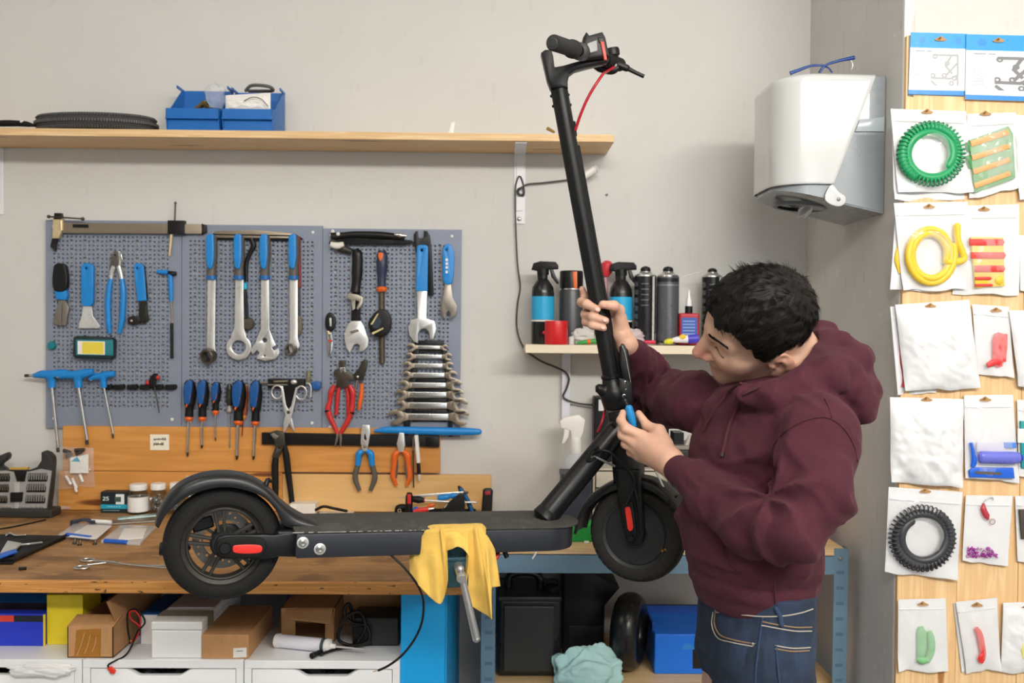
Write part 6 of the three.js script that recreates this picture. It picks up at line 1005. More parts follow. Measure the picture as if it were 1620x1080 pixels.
// a pouch: outline in pixels (4 corners: top left, top right, bottom right, bottom left), padded by what is inside
function pouch(t, name, q, z, o = {}) {
const c = q.map(([x, y]) => at(x, y, z)), B = o.bulge ?? 0.012, sd = o.seed ?? 1, N = 34;
const f = (side) => (u, v) => {
const p = c[0].clone().lerp(c[1], u).lerp(c[3].clone().lerp(c[2], u), 1 - v), e = Math.pow(Math.max(0, 16 * u * (1 - u) * Math.min(1, (1 - v) * 1.25 + 0.0) * Math.min(1, v * 1.1) * 0.9), 0.62) * sst(1, 0.82, v), w = n3(u * 7 + sd, v * 7, sd) * 0.5 + n3(u * 15 + v * 8, v * 15 - u * 7, sd + 3) * 0.28;
p.z += side * (0.0012 + B * clamp(e, 0, 1.2) * 0.8) + (o.wrinkle ?? 0.0035) * w * (0.35 + clamp(e)) * (side > 0 ? 1 : 0.1) + 0.006 * (o.curl ?? 1) * sst(0.2, 0, v) * n3(u * 4, sd, 2); p.y += 0.004 * n3(u * 5, sd, 8) * sst(0.15, 0, v); return p;
};
return [sheet(f(1), N, N + 8, 0.0008), sheet(f(-0.15), 12, 12, 0.0008)];
}
function hangHole(t, x, y, z) { // the punched hanger slot and the brass hook through it
part(t, 'hanger_slot', plate([[x - 9, y + 1], [x - 4, y - 1.5], [x, y - 4], [x + 4, y - 1.5], [x + 9, y + 1], [x + 8, y + 3], [x - 8, y + 3]], z + 0.001, 0.0012, { bevel: 0, smooth: true }), mat(0xb58b5a, 0.6));
part(t, 'hook', rod(at(x, y - 1.5, ZB1 + 0.0003), at(x, y - 1.5, z + 0.012), 0.002), BRASS);
}
function bagThing(name, label, q, z, o) { const t = thing(name, label, 'bag', o.group); const b = part(t, 'pouch', pouch(t, name, q, z, o)[1], FOIL); part(t, 'front_film', pouch(t, name, q, z, o)[0], o.film ?? FOIL); const zip = [lerp(q[0][1], q[3][1], 0.13), lerp(q[1][1], q[2][1], 0.13)]; part(t, 'zip_strip', plate([[lerp(q[0][0], q[3][0], 0.13) + 3, zip[0]], [lerp(q[1][0], q[2][0], 0.13) - 3, zip[1]], [lerp(q[1][0], q[2][0], 0.13) - 3, zip[1] + 2], [lerp(q[0][0], q[3][0], 0.13) + 3, zip[0] + 2]], z + 0.0018, 0.0016, { bevel: 0.0005 }), FOIL); if (o.hook) hangHole(t, o.hook[0], o.hook[1], z + 0.0015); return t; }
const ZG = ZB1 + 0.008;
{ // row 1: two header cards with brake discs
const cardTex = (bold) => canvasTex(340, 360, (x) => {
x.fillStyle = '#dfe2e6'; x.fillRect(0, 0, 340, 360); x.fillStyle = '#1597e6'; x.fillRect(0, 0, 340, 88); x.fillStyle = '#1a86d6'; x.fillRect(0, 334, 340, 26); x.fillStyle = '#1286d4'; x.beginPath(); x.arc(70, 44, 20, 0, 7); x.arc(285, 44, 20, 0, 7); x.fill();
x.fillStyle = '#8d9299'; x.fillRect(34, 104, 54, 6); x.fillRect(100, 104, 30, 6); for (const y of [196, 206, 232, 242, 258, 274]) x.fillRect(30, y, 50, 2.5); x.fillStyle = '#fbfbfc'; x.beginPath(); x.arc(22, 140, 14, 0, 7); x.arc(108, 142, 15, 0, 7); x.arc(56, 220, 15, 0, 7); x.arc(308, 236, 14, 0, 7); x.arc(258, 308, 16, 0, 7); x.fill();
x.fillStyle = '#f7f7f7'; x.beginPath(); x.roundRect(128, 120, 160, 186, 12); x.fill(); x.save(); x.clip();
x.strokeStyle = bold ? '#77797c' : '#a4a6a8'; x.lineWidth = bold ? 18 : 12; x.beginPath(); x.moveTo(140, 128); x.lineTo(288, 128); x.moveTo(250, 124); x.lineTo(212, 190); x.lineTo(252, 236); x.moveTo(212, 250); x.lineTo(300, 150); x.moveTo(128, 262); x.lineTo(240, 264); x.lineTo(300, 232); x.moveTo(130, 280); x.lineTo(172, 316); x.moveTo(282, 120); x.lineTo(282, 310); x.stroke(); x.lineWidth = 10; for (const [a, b] of [[150, 136], [222, 176], [206, 246], [140, 248], [262, 262], [246, 292]]) { x.beginPath(); x.arc(a, b, 11, 0, 7); x.stroke(); } x.restore();
});
[['left', 'blue and white card with a pale brake disc window, left one in the top row', 0, [[1441, 51], [1531, 53.5], [1531, 151], [1437, 149]], [1488, 61]], ['right', 'blue and white card with a darker brake disc cut out, top row right', 1, [[1529, 54], [1650, 57], [1650, 161], [1527, 157]], [1580, 63]]].forEach(([, label, b, q, hk]) => {
const z = ZB1 + 0.004 + 0.004 * b, c = q.map(([x, y]) => at(x, y, z)), t = thing('disc_card', label, 'card', 'brake disc cards in the top row'), g = new THREE.BufferGeometry(), w = b ? 0.97 : 1;
part(t, 'card', plate(q, z - 0.0022, 0.0022, { bevel: 0.0004 }), WHITEP);
g.setAttribute('position', new THREE.Float32BufferAttribute(c.flatMap((p) => [p.x, p.y, z + 0.0003]), 3)); g.setAttribute('uv', new THREE.Float32BufferAttribute([0, 1, 1, 1, 1, 0, 0, 0], 2)); g.setIndex([0, 3, 1, 1, 3, 2]); g.computeVertexNormals(); part(t, 'print', g, mat(0xffffff, 0.35, 0, { map: cardTex(b), bump: null }), null, true);
hangHole(t, hk[0], hk[1], z + 0.0005);
});
const bk = thing('disc_card', 'blue edged card behind the left brake disc card, only its edge showing', 'card'); part(bk, 'card', plate([[1438, 56], [1445, 56], [1445, 153], [1436, 151]], ZB1 + 0.0005, 0.0012, { bevel: 0.0003 }), mat(0x6a7078, 0.4)); part(bk, 'blue_foot', plate([[1436, 141], [1524, 144], [1524, 152.5], [1436, 149.5]], ZB1 - 0.0002 + 0.0008, 0.001, { bevel: 0.0002 }), mat(0x1a80d0, 0.35));
}
// coils and shapes inside the bags
const coil = (cx, cy, rx, ry, n, r, z, o = {}) => { const pts = []; for (let k = 0; k <= n * 40; k++) { const a = (o.a0 ?? 0) + k / 40 * Math.PI * 2 * (o.dir ?? 1), s = 1 - (o.shrink ?? 0.22) * (k / 40) / n; pts.push(at(cx + Math.cos(a) * rx * s + (o.dx ?? 0) * k / 40, cy + Math.sin(a) * ry * s, z + 0.002 * Math.sin(k * 0.4))); } for (const e of o.tail ?? []) pts.push(at(e[0], e[1], z)); return tube(pts, r, Math.round(n * 90), 10); };
const ribs = (cx, cy, rx, ry, n, r, z) => Array.from({ length: n }, (_, k) => { const a = k / n * Math.PI * 2, p = at(cx + Math.cos(a) * rx, cy + Math.sin(a) * ry, z), g = new THREE.TorusGeometry(r, r * 0.16, 6, 14); g.applyQuaternion(new THREE.Quaternion().setFromUnitVectors(V(0, 0, 1), V(-Math.sin(a), -Math.cos(a), 0))); g.translate(p.x, p.y, p.z); return g; });
const FILM = mat(0xffffff, 0.12, 0, { transmission: 0.9, thickness: 0, bump: null, ior: 1.25 }), GREEN = mat(0x1f9c62, 0.4), YELLOW = mat(0xf0ca3a, 0.42), REDC = mat(0xd0342c, 0.42);
{
let t = bagThing('accessory_bag', 'white bag with a large coiled green ribbed tube, second row', [[1409, 172], [1528, 176], [1540, 306], [1420, 303]], ZG + 0.004, { seed: 3, bulge: 0.02, film: FILM, hook: [1467, 176], group: 'bags hanging on the pine board' });
part(t, 'green_tube', [coil(1473, 243, 47, 45, 1.75, 0.0105, ZG + 0.0155, { shrink: 0.3, a0: 2.2 }), ribs(1473, 243, 46, 44, 46, 0.0118, ZG + 0.0155)], GREEN);
t = bagThing('accessory_bag', 'white bag with flat green and orange striped pads, second row', [[1530, 180], [1607, 178], [1618, 296], [1534, 314]], ZG + 0.002, { seed: 5, bulge: 0.014, film: FILM, hook: [1559, 179], group: 'bags hanging on the pine board' });
part(t, 'pad', plate([[1533, 222], [1594, 200], [1601, 212], [1605, 282], [1541, 305]], ZG + 0.004, 0.008, { smooth: false }), mat(0x86ad86, 0.45));
for (const k of [0, 1, 2, 3]) part(t, 'orange_strip', plate([[1535 + k * 2, 224 + k * 22], [1594 + k, 206 + k * 21.5], [1596 + k, 213 + k * 21.5], [1537 + k * 2, 232 + k * 22]].map(([x, y], i) => [x, y + (k === 0 && i < 2 ? -1 : 0)]), ZG + 0.0115, 0.003), mat(0xeda566, 0.42));
part(t, 'pad_roll', [grip([[1531, 225, 4], [1532, 232, 5], [1534, 240, 4]], ZG + 0.006), grip([[1531, 246, 4], [1533, 254, 5], [1536, 266, 4]], ZG + 0.006)], mat(0x3f8a4a, 0.45));
t = bagThing('accessory_bag', 'white bag cut off at the photo edge beside the green striped pads', [[1604, 182], [1690, 184], [1690, 310], [1612, 318]], ZG + 0.001, { seed: 9, bulge: 0.01, group: 'bags hanging on the pine board' });
t = bagThing('accessory_bag', 'white bag behind the green tube bag, only its lower corner showing', [[1411, 200], [1520, 205], [1526, 316], [1414, 317]], ZB1 + 0.001, { seed: 11, bulge: 0.003, wrinkle: 0.001, group: 'bags hanging on the pine board' });
// row 3
t = bagThing('accessory_bag', 'white bag behind the yellow coil bag, a yellow edge showing through', [[1417, 330], [1500, 332], [1492, 462], [1408, 459]], ZB1 + 0.0015, { seed: 13, bulge: 0.004, wrinkle: 0.001, group: 'bags hanging on the pine board' }); part(t, 'yellow_tube', grip([[1423, 384, 3], [1421, 410, 6], [1424, 432, 3]], ZG - 0.001, 0.5), YELLOW);
t = bagThing('accessory_bag', 'white bag with a coiled yellow tube, third row', [[1414, 321], [1531, 319], [1507, 459], [1428, 460]].map(([x, y], i) => i === 2 ? [1528, 457] : [x, y]), ZG + 0.005, { seed: 15, bulge: 0.018, film: FILM, hook: [1470, 326], group: 'bags hanging on the pine board' });
part(t, 'yellow_tube', coil(1472, 403, 38, 46, 2.1, 0.0085, ZG + 0.014, { shrink: 0.32, a0: -0.3, tail: [[1524, 410], [1515, 380], [1514, 358]] }), YELLOW);
t = bagThing('accessory_bag', 'white bag with red and yellow striped strips, third row', [[1532, 325], [1612, 323], [1613, 468], [1508, 465]], ZG + 0.002, { seed: 17, bulge: 0.014, film: FILM, hook: [1557, 330], group: 'bags hanging on the pine board' });
part(t, 'yellow_block', plate([[1535, 375], [1586, 376], [1588, 452], [1543, 455]], ZG + 0.003, 0.008), YELLOW);
[[1534, 1589, 378, 388], [1536, 1591, 399, 409], [1542, 1590, 420, 430], [1543, 1569, 438, 442.5], [1543, 1571, 449, 453]].forEach(([a, b, c, d]) => part(t, 'red_strip', plate([[a, c], [b - 3, c], [b, (c + d) / 2], [b - 3, d], [a, d]], ZG + 0.0095, 0.0045, { bevel: 0.001 }), REDC));
part(t, 'yellow_knob', ball(at(1580, 443, ZG + 0.01), 0.011, 12, 1, 1.1, 0.6), YELLOW);
t = bagThing('accessory_bag', 'white bag cut off at the photo edge beside the red and yellow strips', [[1611, 372], [1690, 372], [1690, 470], [1614, 462]], ZG, { seed: 19, bulge: 0.01, group: 'bags hanging on the pine board' });
// row 4
t = bagThing('accessory_bag', 'white bag behind the plain bulging bag, a red edge showing', [[1408, 485], [1480, 483], [1480, 622], [1420, 625]], ZB1 + 0.0015, { seed: 23, bulge: 0.004, wrinkle: 0.0015, group: 'bags hanging on the pine board' }); part(t, 'red_part', [grip([[1424, 535, 2], [1427, 555, 4], [1428, 572, 4], [1431, 600, 3], [1429, 612, 3]], ZG - 0.001, 0.5)], RED);
t = bagThing('accessory_bag', 'plain white bulging bag, left in the fourth row', [[1416, 482], [1533, 474], [1550, 613], [1432, 618]], ZG + 0.006, { seed: 25, bulge: 0.026, wrinkle: 0.007, hook: [1472, 483], group: 'bags hanging on the pine board' });
t = bagThing('accessory_bag', 'white bag with a red folded grip, fourth row', [[1538, 481], [1596, 485], [1604, 596], [1546, 590]], ZG + 0.003, { seed: 27, bulge: 0.014, film: FILM, hook: [1576, 490], group: 'bags hanging on the pine board' });
part(t, 'red_grip', [grip([[1576, 527, 4], [1580, 535, 11], [1580, 555, 10], [1579, 572, 9], [1582, 580, 5]], ZG + 0.008, 0.5), grip([[1590, 528, 4], [1588, 545, 6], [1587, 572, 5]], ZG + 0.01, 0.5), grip([[1562, 578, 4], [1572, 573, 5.5], [1584, 570, 4]], ZG + 0.012, 0.5)], mat(0xe23a3c, 0.42));
t = bagThing('accessory_bag', 'white bag cut off at the photo edge right of the red grip', [[1596, 491], [1690, 490], [1690, 615], [1612, 612]], ZG + 0.008, { seed: 29, bulge: 0.016, group: 'bags hanging on the pine board' });
// row 5
t = bagThing('accessory_bag', 'plain white creased bag, left in the fifth row', [[1408, 628], [1524, 631], [1522, 769], [1409, 763]], ZG + 0.006, { seed: 31, bulge: 0.024, wrinkle: 0.008, hook: [1466, 631], group: 'bags hanging on the pine board' });
t = bagThing('accessory_bag', 'white bag with a blue tube set, fifth row', [[1525, 625], [1602, 624], [1612, 761], [1527, 757]], ZG + 0.002, { seed: 33, bulge: 0.016, wrinkle: 0.002, film: FILM, hook: [1559, 631], group: 'bags hanging on the pine board' }); const BT = mat(0x1c62d8, 0.35), PV = mat(0x6d74d6, 0.25);
part(t, 'blue_base', plate([[1533, 744], [1540, 739], [1602, 740], [1604, 756], [1534, 754]], ZG + 0.004, 0.008, { bevel: 0.002 }), BT); part(t, 'tube', grip([[1548, 723, 6], [1552, 723, 10], [1600, 724, 10], [1612, 724, 9]], ZG + 0.013, 0.7), PV); part(t, 'tube_cap', grip([[1610, 724, 8.5], [1617, 724, 5]], ZG + 0.013, 0.7), mat(0x2432b0, 0.3)); part(t, 'clip', grip([[1536, 700, 3], [1539, 714, 4], [1541, 728, 5], [1539, 738, 4]], ZG + 0.008, 0.8), BT); part(t, 'label_strip', plate([[1545, 700], [1590, 701], [1590, 714], [1545, 714]], ZG + 0.006, 0.004), mat(0xd5d3ea, 0.4)); part(t, 'blue_tip', plate([[1588, 700], [1607, 700], [1607, 708], [1588, 708]], ZG + 0.0065, 0.005), mat(0x4a86e0, 0.4)); part(t, 'dark_strip', plate([[1543, 745], [1584, 747], [1584, 751], [1543, 749]], ZG + 0.012, 0.0012, { bevel: 0 }), mat(0x5d564c, 0.5));
t = bagThing('accessory_bag', 'clear bag with a teal and white box, cut off at the photo edge', [[1609, 632], [1690, 634], [1690, 758], [1612, 752]], ZG, { seed: 35, bulge: 0.008, film: FILM, group: 'bags hanging on the pine board' }); part(t, 'teal_box', plate([[1614, 666], [1680, 666], [1680, 742], [1616, 740]], ZG + 0.002, 0.006), mat(0x1f9aa0, 0.4)); part(t, 'white_band', plate([[1610, 678], [1680, 678], [1680, 702], [1610, 700]], ZG + 0.0075, 0.0015), WHITEP);
// row 6
t = bagThing('accessory_bag', 'white bag with a coiled black ribbed tube, sixth row', [[1406, 770], [1523, 778], [1514, 915], [1400, 905]], ZG + 0.004, { seed: 37, bulge: 0.02, film: FILM, hook: [1464, 776], group: 'bags hanging on the pine board' });
part(t, 'black_tube', [coil(1459, 851, 46, 46, 1.8, 0.0105, ZG + 0.0155, { shrink: 0.3, a0: -0.9 }), ribs(1459, 851, 45, 45, 44, 0.0118, ZG + 0.0155)], mat(0x3a3b40, 0.42));
t = bagThing('accessory_bag', 'white bag with a red charm and a purple chain, sixth row', [[1528, 783], [1602, 784], [1594, 893], [1522, 888]], ZG + 0.002, { seed: 39, bulge: 0.009, film: FILM, wrinkle: 0.002, group: 'bags hanging on the pine board' });
part(t, 'red_charm', [grip([[1556, 796, 2], [1556, 806, 5], [1560, 815, 5.5], [1563, 822, 2.5]], ZG + 0.008, 0.8)], mat(0xb83a48, 0.35)); part(t, 'ring', (() => { const g = new THREE.TorusGeometry(0.0065, 0.0011, 8, 22); const p = at(1570, 825, ZG + 0.008); g.translate(p.x, p.y, p.z); return g; })(), mat(0xa86a50, 0.35, 0.7)); part(t, 'clasp', tube([at(1556, 795, ZG + 0.008), at(1562, 789, ZG + 0.009), at(1570, 787, ZG + 0.008), at(1571, 790, ZG + 0.008)], 0.0012, 16), STEEL);
part(t, 'purple_chain', Array.from({ length: 70 }, (_, k) => { const g = new THREE.TorusGeometry(0.0032, 0.0009, 5, 10); g.rotateX(rr(0, 3)); g.rotateY(rr(0, 3)); const v = rnd(), p = at(lerp(1531, 1583 - (1 - v) * 18, rnd()), 866 + v * 15, ZG + 0.005 + rr(0, 0.006)); g.translate(p.x, p.y, p.z); return g; }), mat(0xb536b0, 0.35, 0.3)).userData.kind = 'stuff';
t = bagThing('accessory_bag', 'bag with a dark part, cut off at the photo edge right of the charm', [[1606, 784], [1690, 786], [1690, 892], [1610, 890]], ZG, { seed: 41, bulge: 0.008, film: FILM, group: 'bags hanging on the pine board' }); part(t, 'dark_part', plate([[1612, 806], [1680, 804], [1680, 850], [1616, 852]], ZG + 0.002, 0.007, { bevel: 0.002 }), mat(0x4a443c, 0.5));
// row 7
t = bagThing('accessory_bag', 'white bag with a green hook shaped grip, bottom row', [[1421, 948], [1496, 946], [1500, 1063], [1420, 1059]], ZG + 0.003, { seed: 43, bulge: 0.014, film: FILM, hook: [1460, 955], group: 'bags hanging on the pine board' }); const GR = mat(0x7cc083, 0.42);
part(t, 'green_grip', [grip([[1457, 991, 4], [1458, 1002, 8], [1458, 1025, 8], [1456, 1044, 6]], ZG + 0.007, 0.5), grip([[1470, 998, 4], [1473, 1010, 6], [1473, 1030, 6], [1466, 1047, 5]], ZG + 0.009, 0.5), grip([[1451, 1042, 4], [1459, 1045, 6], [1468, 1043, 4]], ZG + 0.011, 0.5)], GR);
t = bagThing('accessory_bag', 'white bag behind the red strap bag, bottom row', [[1508, 954], [1560, 950], [1560, 1060], [1521, 1061]], ZB1 + 0.002, { seed: 45, bulge: 0.004, wrinkle: 0.001, group: 'bags hanging on the pine board' });
t = bagThing('accessory_bag', 'white bag with a curved red strap, bottom row', [[1512, 952], [1577, 945], [1583, 1058], [1530, 1066]], ZG + 0.004, { seed: 47, bulge: 0.012, film: FILM, hook: [1546, 956], group: 'bags hanging on the pine board' }); part(t, 'red_strap', [grip([[1544, 993, 4], [1549, 1002, 5.5], [1553, 1020, 5.5], [1555, 1038, 5], [1551, 1048, 4]], ZG + 0.009, 0.6), grip([[1548, 1044, 2], [1552, 1038, 4], [1556, 1034, 3]], ZG + 0.012, 0.6)], mat(0xe23430, 0.42));
t = bagThing('accessory_bag', 'white bag with a yellow edge, cut off at the bottom right corner', [[1587, 953], [1680, 950], [1680, 1068], [1583, 1064]], ZG + 0.003, { seed: 49, bulge: 0.012, hook: [1622, 961], group: 'bags hanging on the pine board' }); part(t, 'yellow_part', grip([[1622, 1000, 3], [1619, 1025, 5], [1621, 1042, 3]], ZG + 0.012, 0.5), mat(0xe8e48a, 0.45));
}

// ---------------------------------------------------------------- on the upper shelf
const crumple = (c, r, amp, sd, sx = 1, sy = 1, sz = 1, n = 40) => { const g = new THREE.SphereGeometry(r, n, n * 0.7 | 0), p = g.attributes.position; for (let i = 0; i < p.count; i++) { const x = p.getX(i) / r, y = p.getY(i) / r, z = p.getZ(i) / r, k = 1 + amp * (ridge(n3(x * 2 + sd, y * 2, z * 2)) * 0.6 + 0.5 * n3(x * 4.3, y * 4.3 + sd, z * 4.3) + 0.25 * ridge(n3(x * 7, y * 7 + sd, z * 7))); p.setXYZ(i, x * r * k * sx, y * r * k * sy, z * r * k * sz); } g.translate(c.x, c.y, c.z); g.computeVertexNormals(); return g; };
{
const c = at(153, 187, 0.11), rx = 93 / ppm(0.11), y = YU + 0.0285, pts = []; for (let k = 0; k < 48; k++) { const a = k / 48 * Math.PI * 2; pts.push(V(c.x + Math.cos(a) * (rx - 0.028), y, 0.11 + Math.sin(a) * 0.055)); }
const t = thing('bicycle_tyre', 'black knobbly tyre lying flat on the upper shelf', 'tyre'), TY = mat(0x3e3e3d, 0.75, 0, { bump: T.grip, bs: 0.001 });
part(t, 'tyre', tube(pts, 0.028, 120, 16, true), TY);
const kn = []; for (let k = 0; k < 120; k++) for (const r of [-1, 0, 1]) { const a = (k + 0.5 * (r & 1)) / 120 * Math.PI * 2, g = new THREE.BoxGeometry(0.0045, 0.008, 0.011); g.rotateX(-r * 0.7); g.translate(0, r * 0.016, 0.0275 - 0.006 * Math.abs(r)); g.rotateY(Math.PI / 2 - Math.atan2(Math.sin(a) * (rx - 0.028), Math.cos(a) * 0.055)); g.translate(c.x + Math.cos(a) * (rx - 0.028), y, 0.11 + Math.sin(a) * 0.055); kn.push(g); }
part(t, 'tread_knobs', kn, mat(0x5a5a58, 0.6)).userData.kind = 'stuff';
const s = thing('flat_tube', 'flat black inner tube end lying on the upper shelf at the left edge', 'tube'); part(s, 'tube', grip([[-20, 196, 4], [10, 195, 5], [40, 196, 4.4], [56, 199, 2]], 0.16, 1.4), RUBBER); part(s, 'valve', rod(at(32, 193, 0.18), at(36, 191, 0.18), 0.003), WHITEP);
}
function bin(label, px0, px1, pyF, z1, depth, hB) {
const t = thing('storage_bin', label, 'bin', 'blue bins on the upper shelf'), a = at(px0, 190, z1).x, b = at(px1, 190, z1).x, y0 = YU + 0.0005, yF = at(300, pyF, z1).y, yM = lerp(y0, yF, 0.58), yB = y0 + hB, z0 = z1 - depth, w = 0.0025, BB = mat(0x0e66b6, 0.38);
const side = (x) => { const g = slab([[-z1 + 0.008, y0], [-z1, yM], [-z1 - 0.0, yF], [-z1 + 0.03, yF + 0.003], [-z0 - 0.012, yB], [-z0, yB], [-z0, y0]], 0, w, { bevel: 0.0006 }); g.rotateY(Math.PI / 2); g.translate(x, 0, 0); return g; };
part(t, 'side_panel', side(a), BB); part(t, 'side_panel', side(b - w), BB); part(t, 'front_panel', [boxB(a, b, yM, yF, z1 - w, z1, 0.0008), boxB(a, b, yM - 0.004, yM + 0.001, z1 - 0.006, z1 + 0.005, 0.001), boxB(a + 0.003, b - 0.003, y0, yM - 0.002, z1 - 0.011, z1 - 0.008, 0.0008)], BB); part(t, 'back_panel', boxB(a, b, y0, yB, z0, z0 + w, 0.0008), BB); part(t, 'floor_panel', boxB(a, b, y0, y0 + w, z0, z1 - 0.008, 0.0008), BB);
for (const x of [a, b - w]) part(t, 'rim', boxB(x - 0.001, x + w + 0.001, yB - 0.006, yB + 0.002, z0, z0 + 0.06, 0.001), BB);
}
{
bin('open blue storage bin with metal bits, left one on the upper shelf', 262, 346, 171, 0.188, 0.15, 0.152); bin('open blue storage bin with a white packet, right one on the upper shelf', 351, 431, 171, 0.186, 0.155, 0.15);
const y = YU + 0.06; const m = at(318, 162, 0.14);
solo('metal_bit', 'tarnished brass fitting in the left blue bin', 'fitting', [rod(V(m.x - 0.02, y + 0.01, 0.13), V(m.x + 0.012, y + 0.03, 0.15), 0.01, 0.007), lathe([[0.008, 0], [0.014, 0.002], [0.014, 0.01], [0.008, 0.012]], V(m.x + 0.012, y + 0.022, 0.15), V(1, 0.6, 0.2), 6)], mat(0x7d6a3e, 0.4, 0.8));
solo('metal_bit', 'dark metal part at the right in the left blue bin', 'fitting', [crumple(V(m.x + 0.03, y, 0.13), 0.026, 0.3, 4, 1.3, 0.7, 1)], mat(0x3f3a30, 0.5, 0.5));
solo('clear_bag', 'crumpled clear plastic bag sticking up from the left blue bin', 'bag', [crumple(V(m.x + 0.026, y + 0.06, 0.09), 0.036, 0.35, 9, 0.75, 1.1, 0.5)], mat(0xffffff, 0.15, 0, { transmission: 0.85, thickness: 0, bump: null, ior: 1.2 }));
const p = thing('parts_packet', 'white padded packet in the right blue bin', 'packet'); part(p, 'packet', pouch(p, '', [[357, 151], [428, 147], [428, 178], [357, 178]], 0.165, { seed: 61, bulge: 0.014, wrinkle: 0.004, curl: 0 }), WHITEP); part(p, 'tie', tube([at(386, 160, 0.187), at(398, 154, 0.19), at(412, 156, 0.188), at(424, 168, 0.186)], 0.0012, 20), BLACK);
solo('hose_piece', 'coiled dark hose on top of the white packet in the right bin', 'hose', [tube([at(389, 143, 0.12), at(396, 136, 0.13), at(412, 135, 0.14), at(428, 138, 0.14), at(432, 143, 0.12), at(415, 144, 0.1), at(394, 144, 0.1)], 0.005, 50)], mat(0x5b5a54, 0.5));
solo('paper_tag', 'small white paper tag standing on the upper shelf right of the bins', 'tag', [plate([[710, 211], [714, 194], [720, 193], [717, 211]], 0.12, 0.004)], WHITEP);
solo('wood_chip', 'small ochre wood scrap on the upper shelf beside the scooter stem', 'scrap', [rod(at(866, 203, 0.12), at(877, 209, 0.14), 0.0055, 0.004)], mat(0x9a7a34, 0.6));
const l = thing('strip_light', 'short white strip light fixed under the upper shelf end', 'light'); part(l, 'body', rodP(915, 284, 942, 267, 0.05, 6, 6), WHITEP); part(l, 'end_cap', rodP(941, 267.6, 945, 265, 0.05, 6.2, 5), mat(0xd0d0ce, 0.4));
const w = thing('wall_cable', 'thin black cable running from the shelf bracket down the wall', 'cable'), CB = mat(0x3c3b3a, 0.55);
part(w, 'cable', tube([[935, 277], [900, 284], [860, 289], [830, 293], [820, 304], [828, 310], [829, 297], [822, 278], [816, 292], [815, 320], [816, 360], [819, 420], [823, 455], [819, 480], [818, 520], [826, 545], [836, 558]].map(([x, y]) => at(x, y, y > 535 ? 0.02 : 0.012)), 0.0024, 160), CB);
part(w, 'cable', tube([[836, 558, 0.02], [856, 571, 0.015], [880, 581, 0.02], [895, 589, 0.03], [900, 598, 0.03], [896, 615, 0.028], [891, 627, 0.026], [896, 632, 0.026], [915, 638, 0.02], [945, 641, 0.03]].map(([x, y, z]) => at(x, y, z)), 0.0032, 100), CB); part(w, 'knot', [tube([at(819, 300, 0.016), at(825, 297, 0.02), at(829, 304, 0.018), at(823, 309, 0.016), at(818, 304, 0.018)], 0.0026, 40, 8, true)], CB);
solo('wall_hook', 'tiny dark screw in the wall right of the upper shelf', 'screw', lathe([[0, 0.008], [0.003, 0.0075], [0.004, 0]], at(960, 308, 0.001), V(0, 0, 1), 12), DARKSTEEL);
}
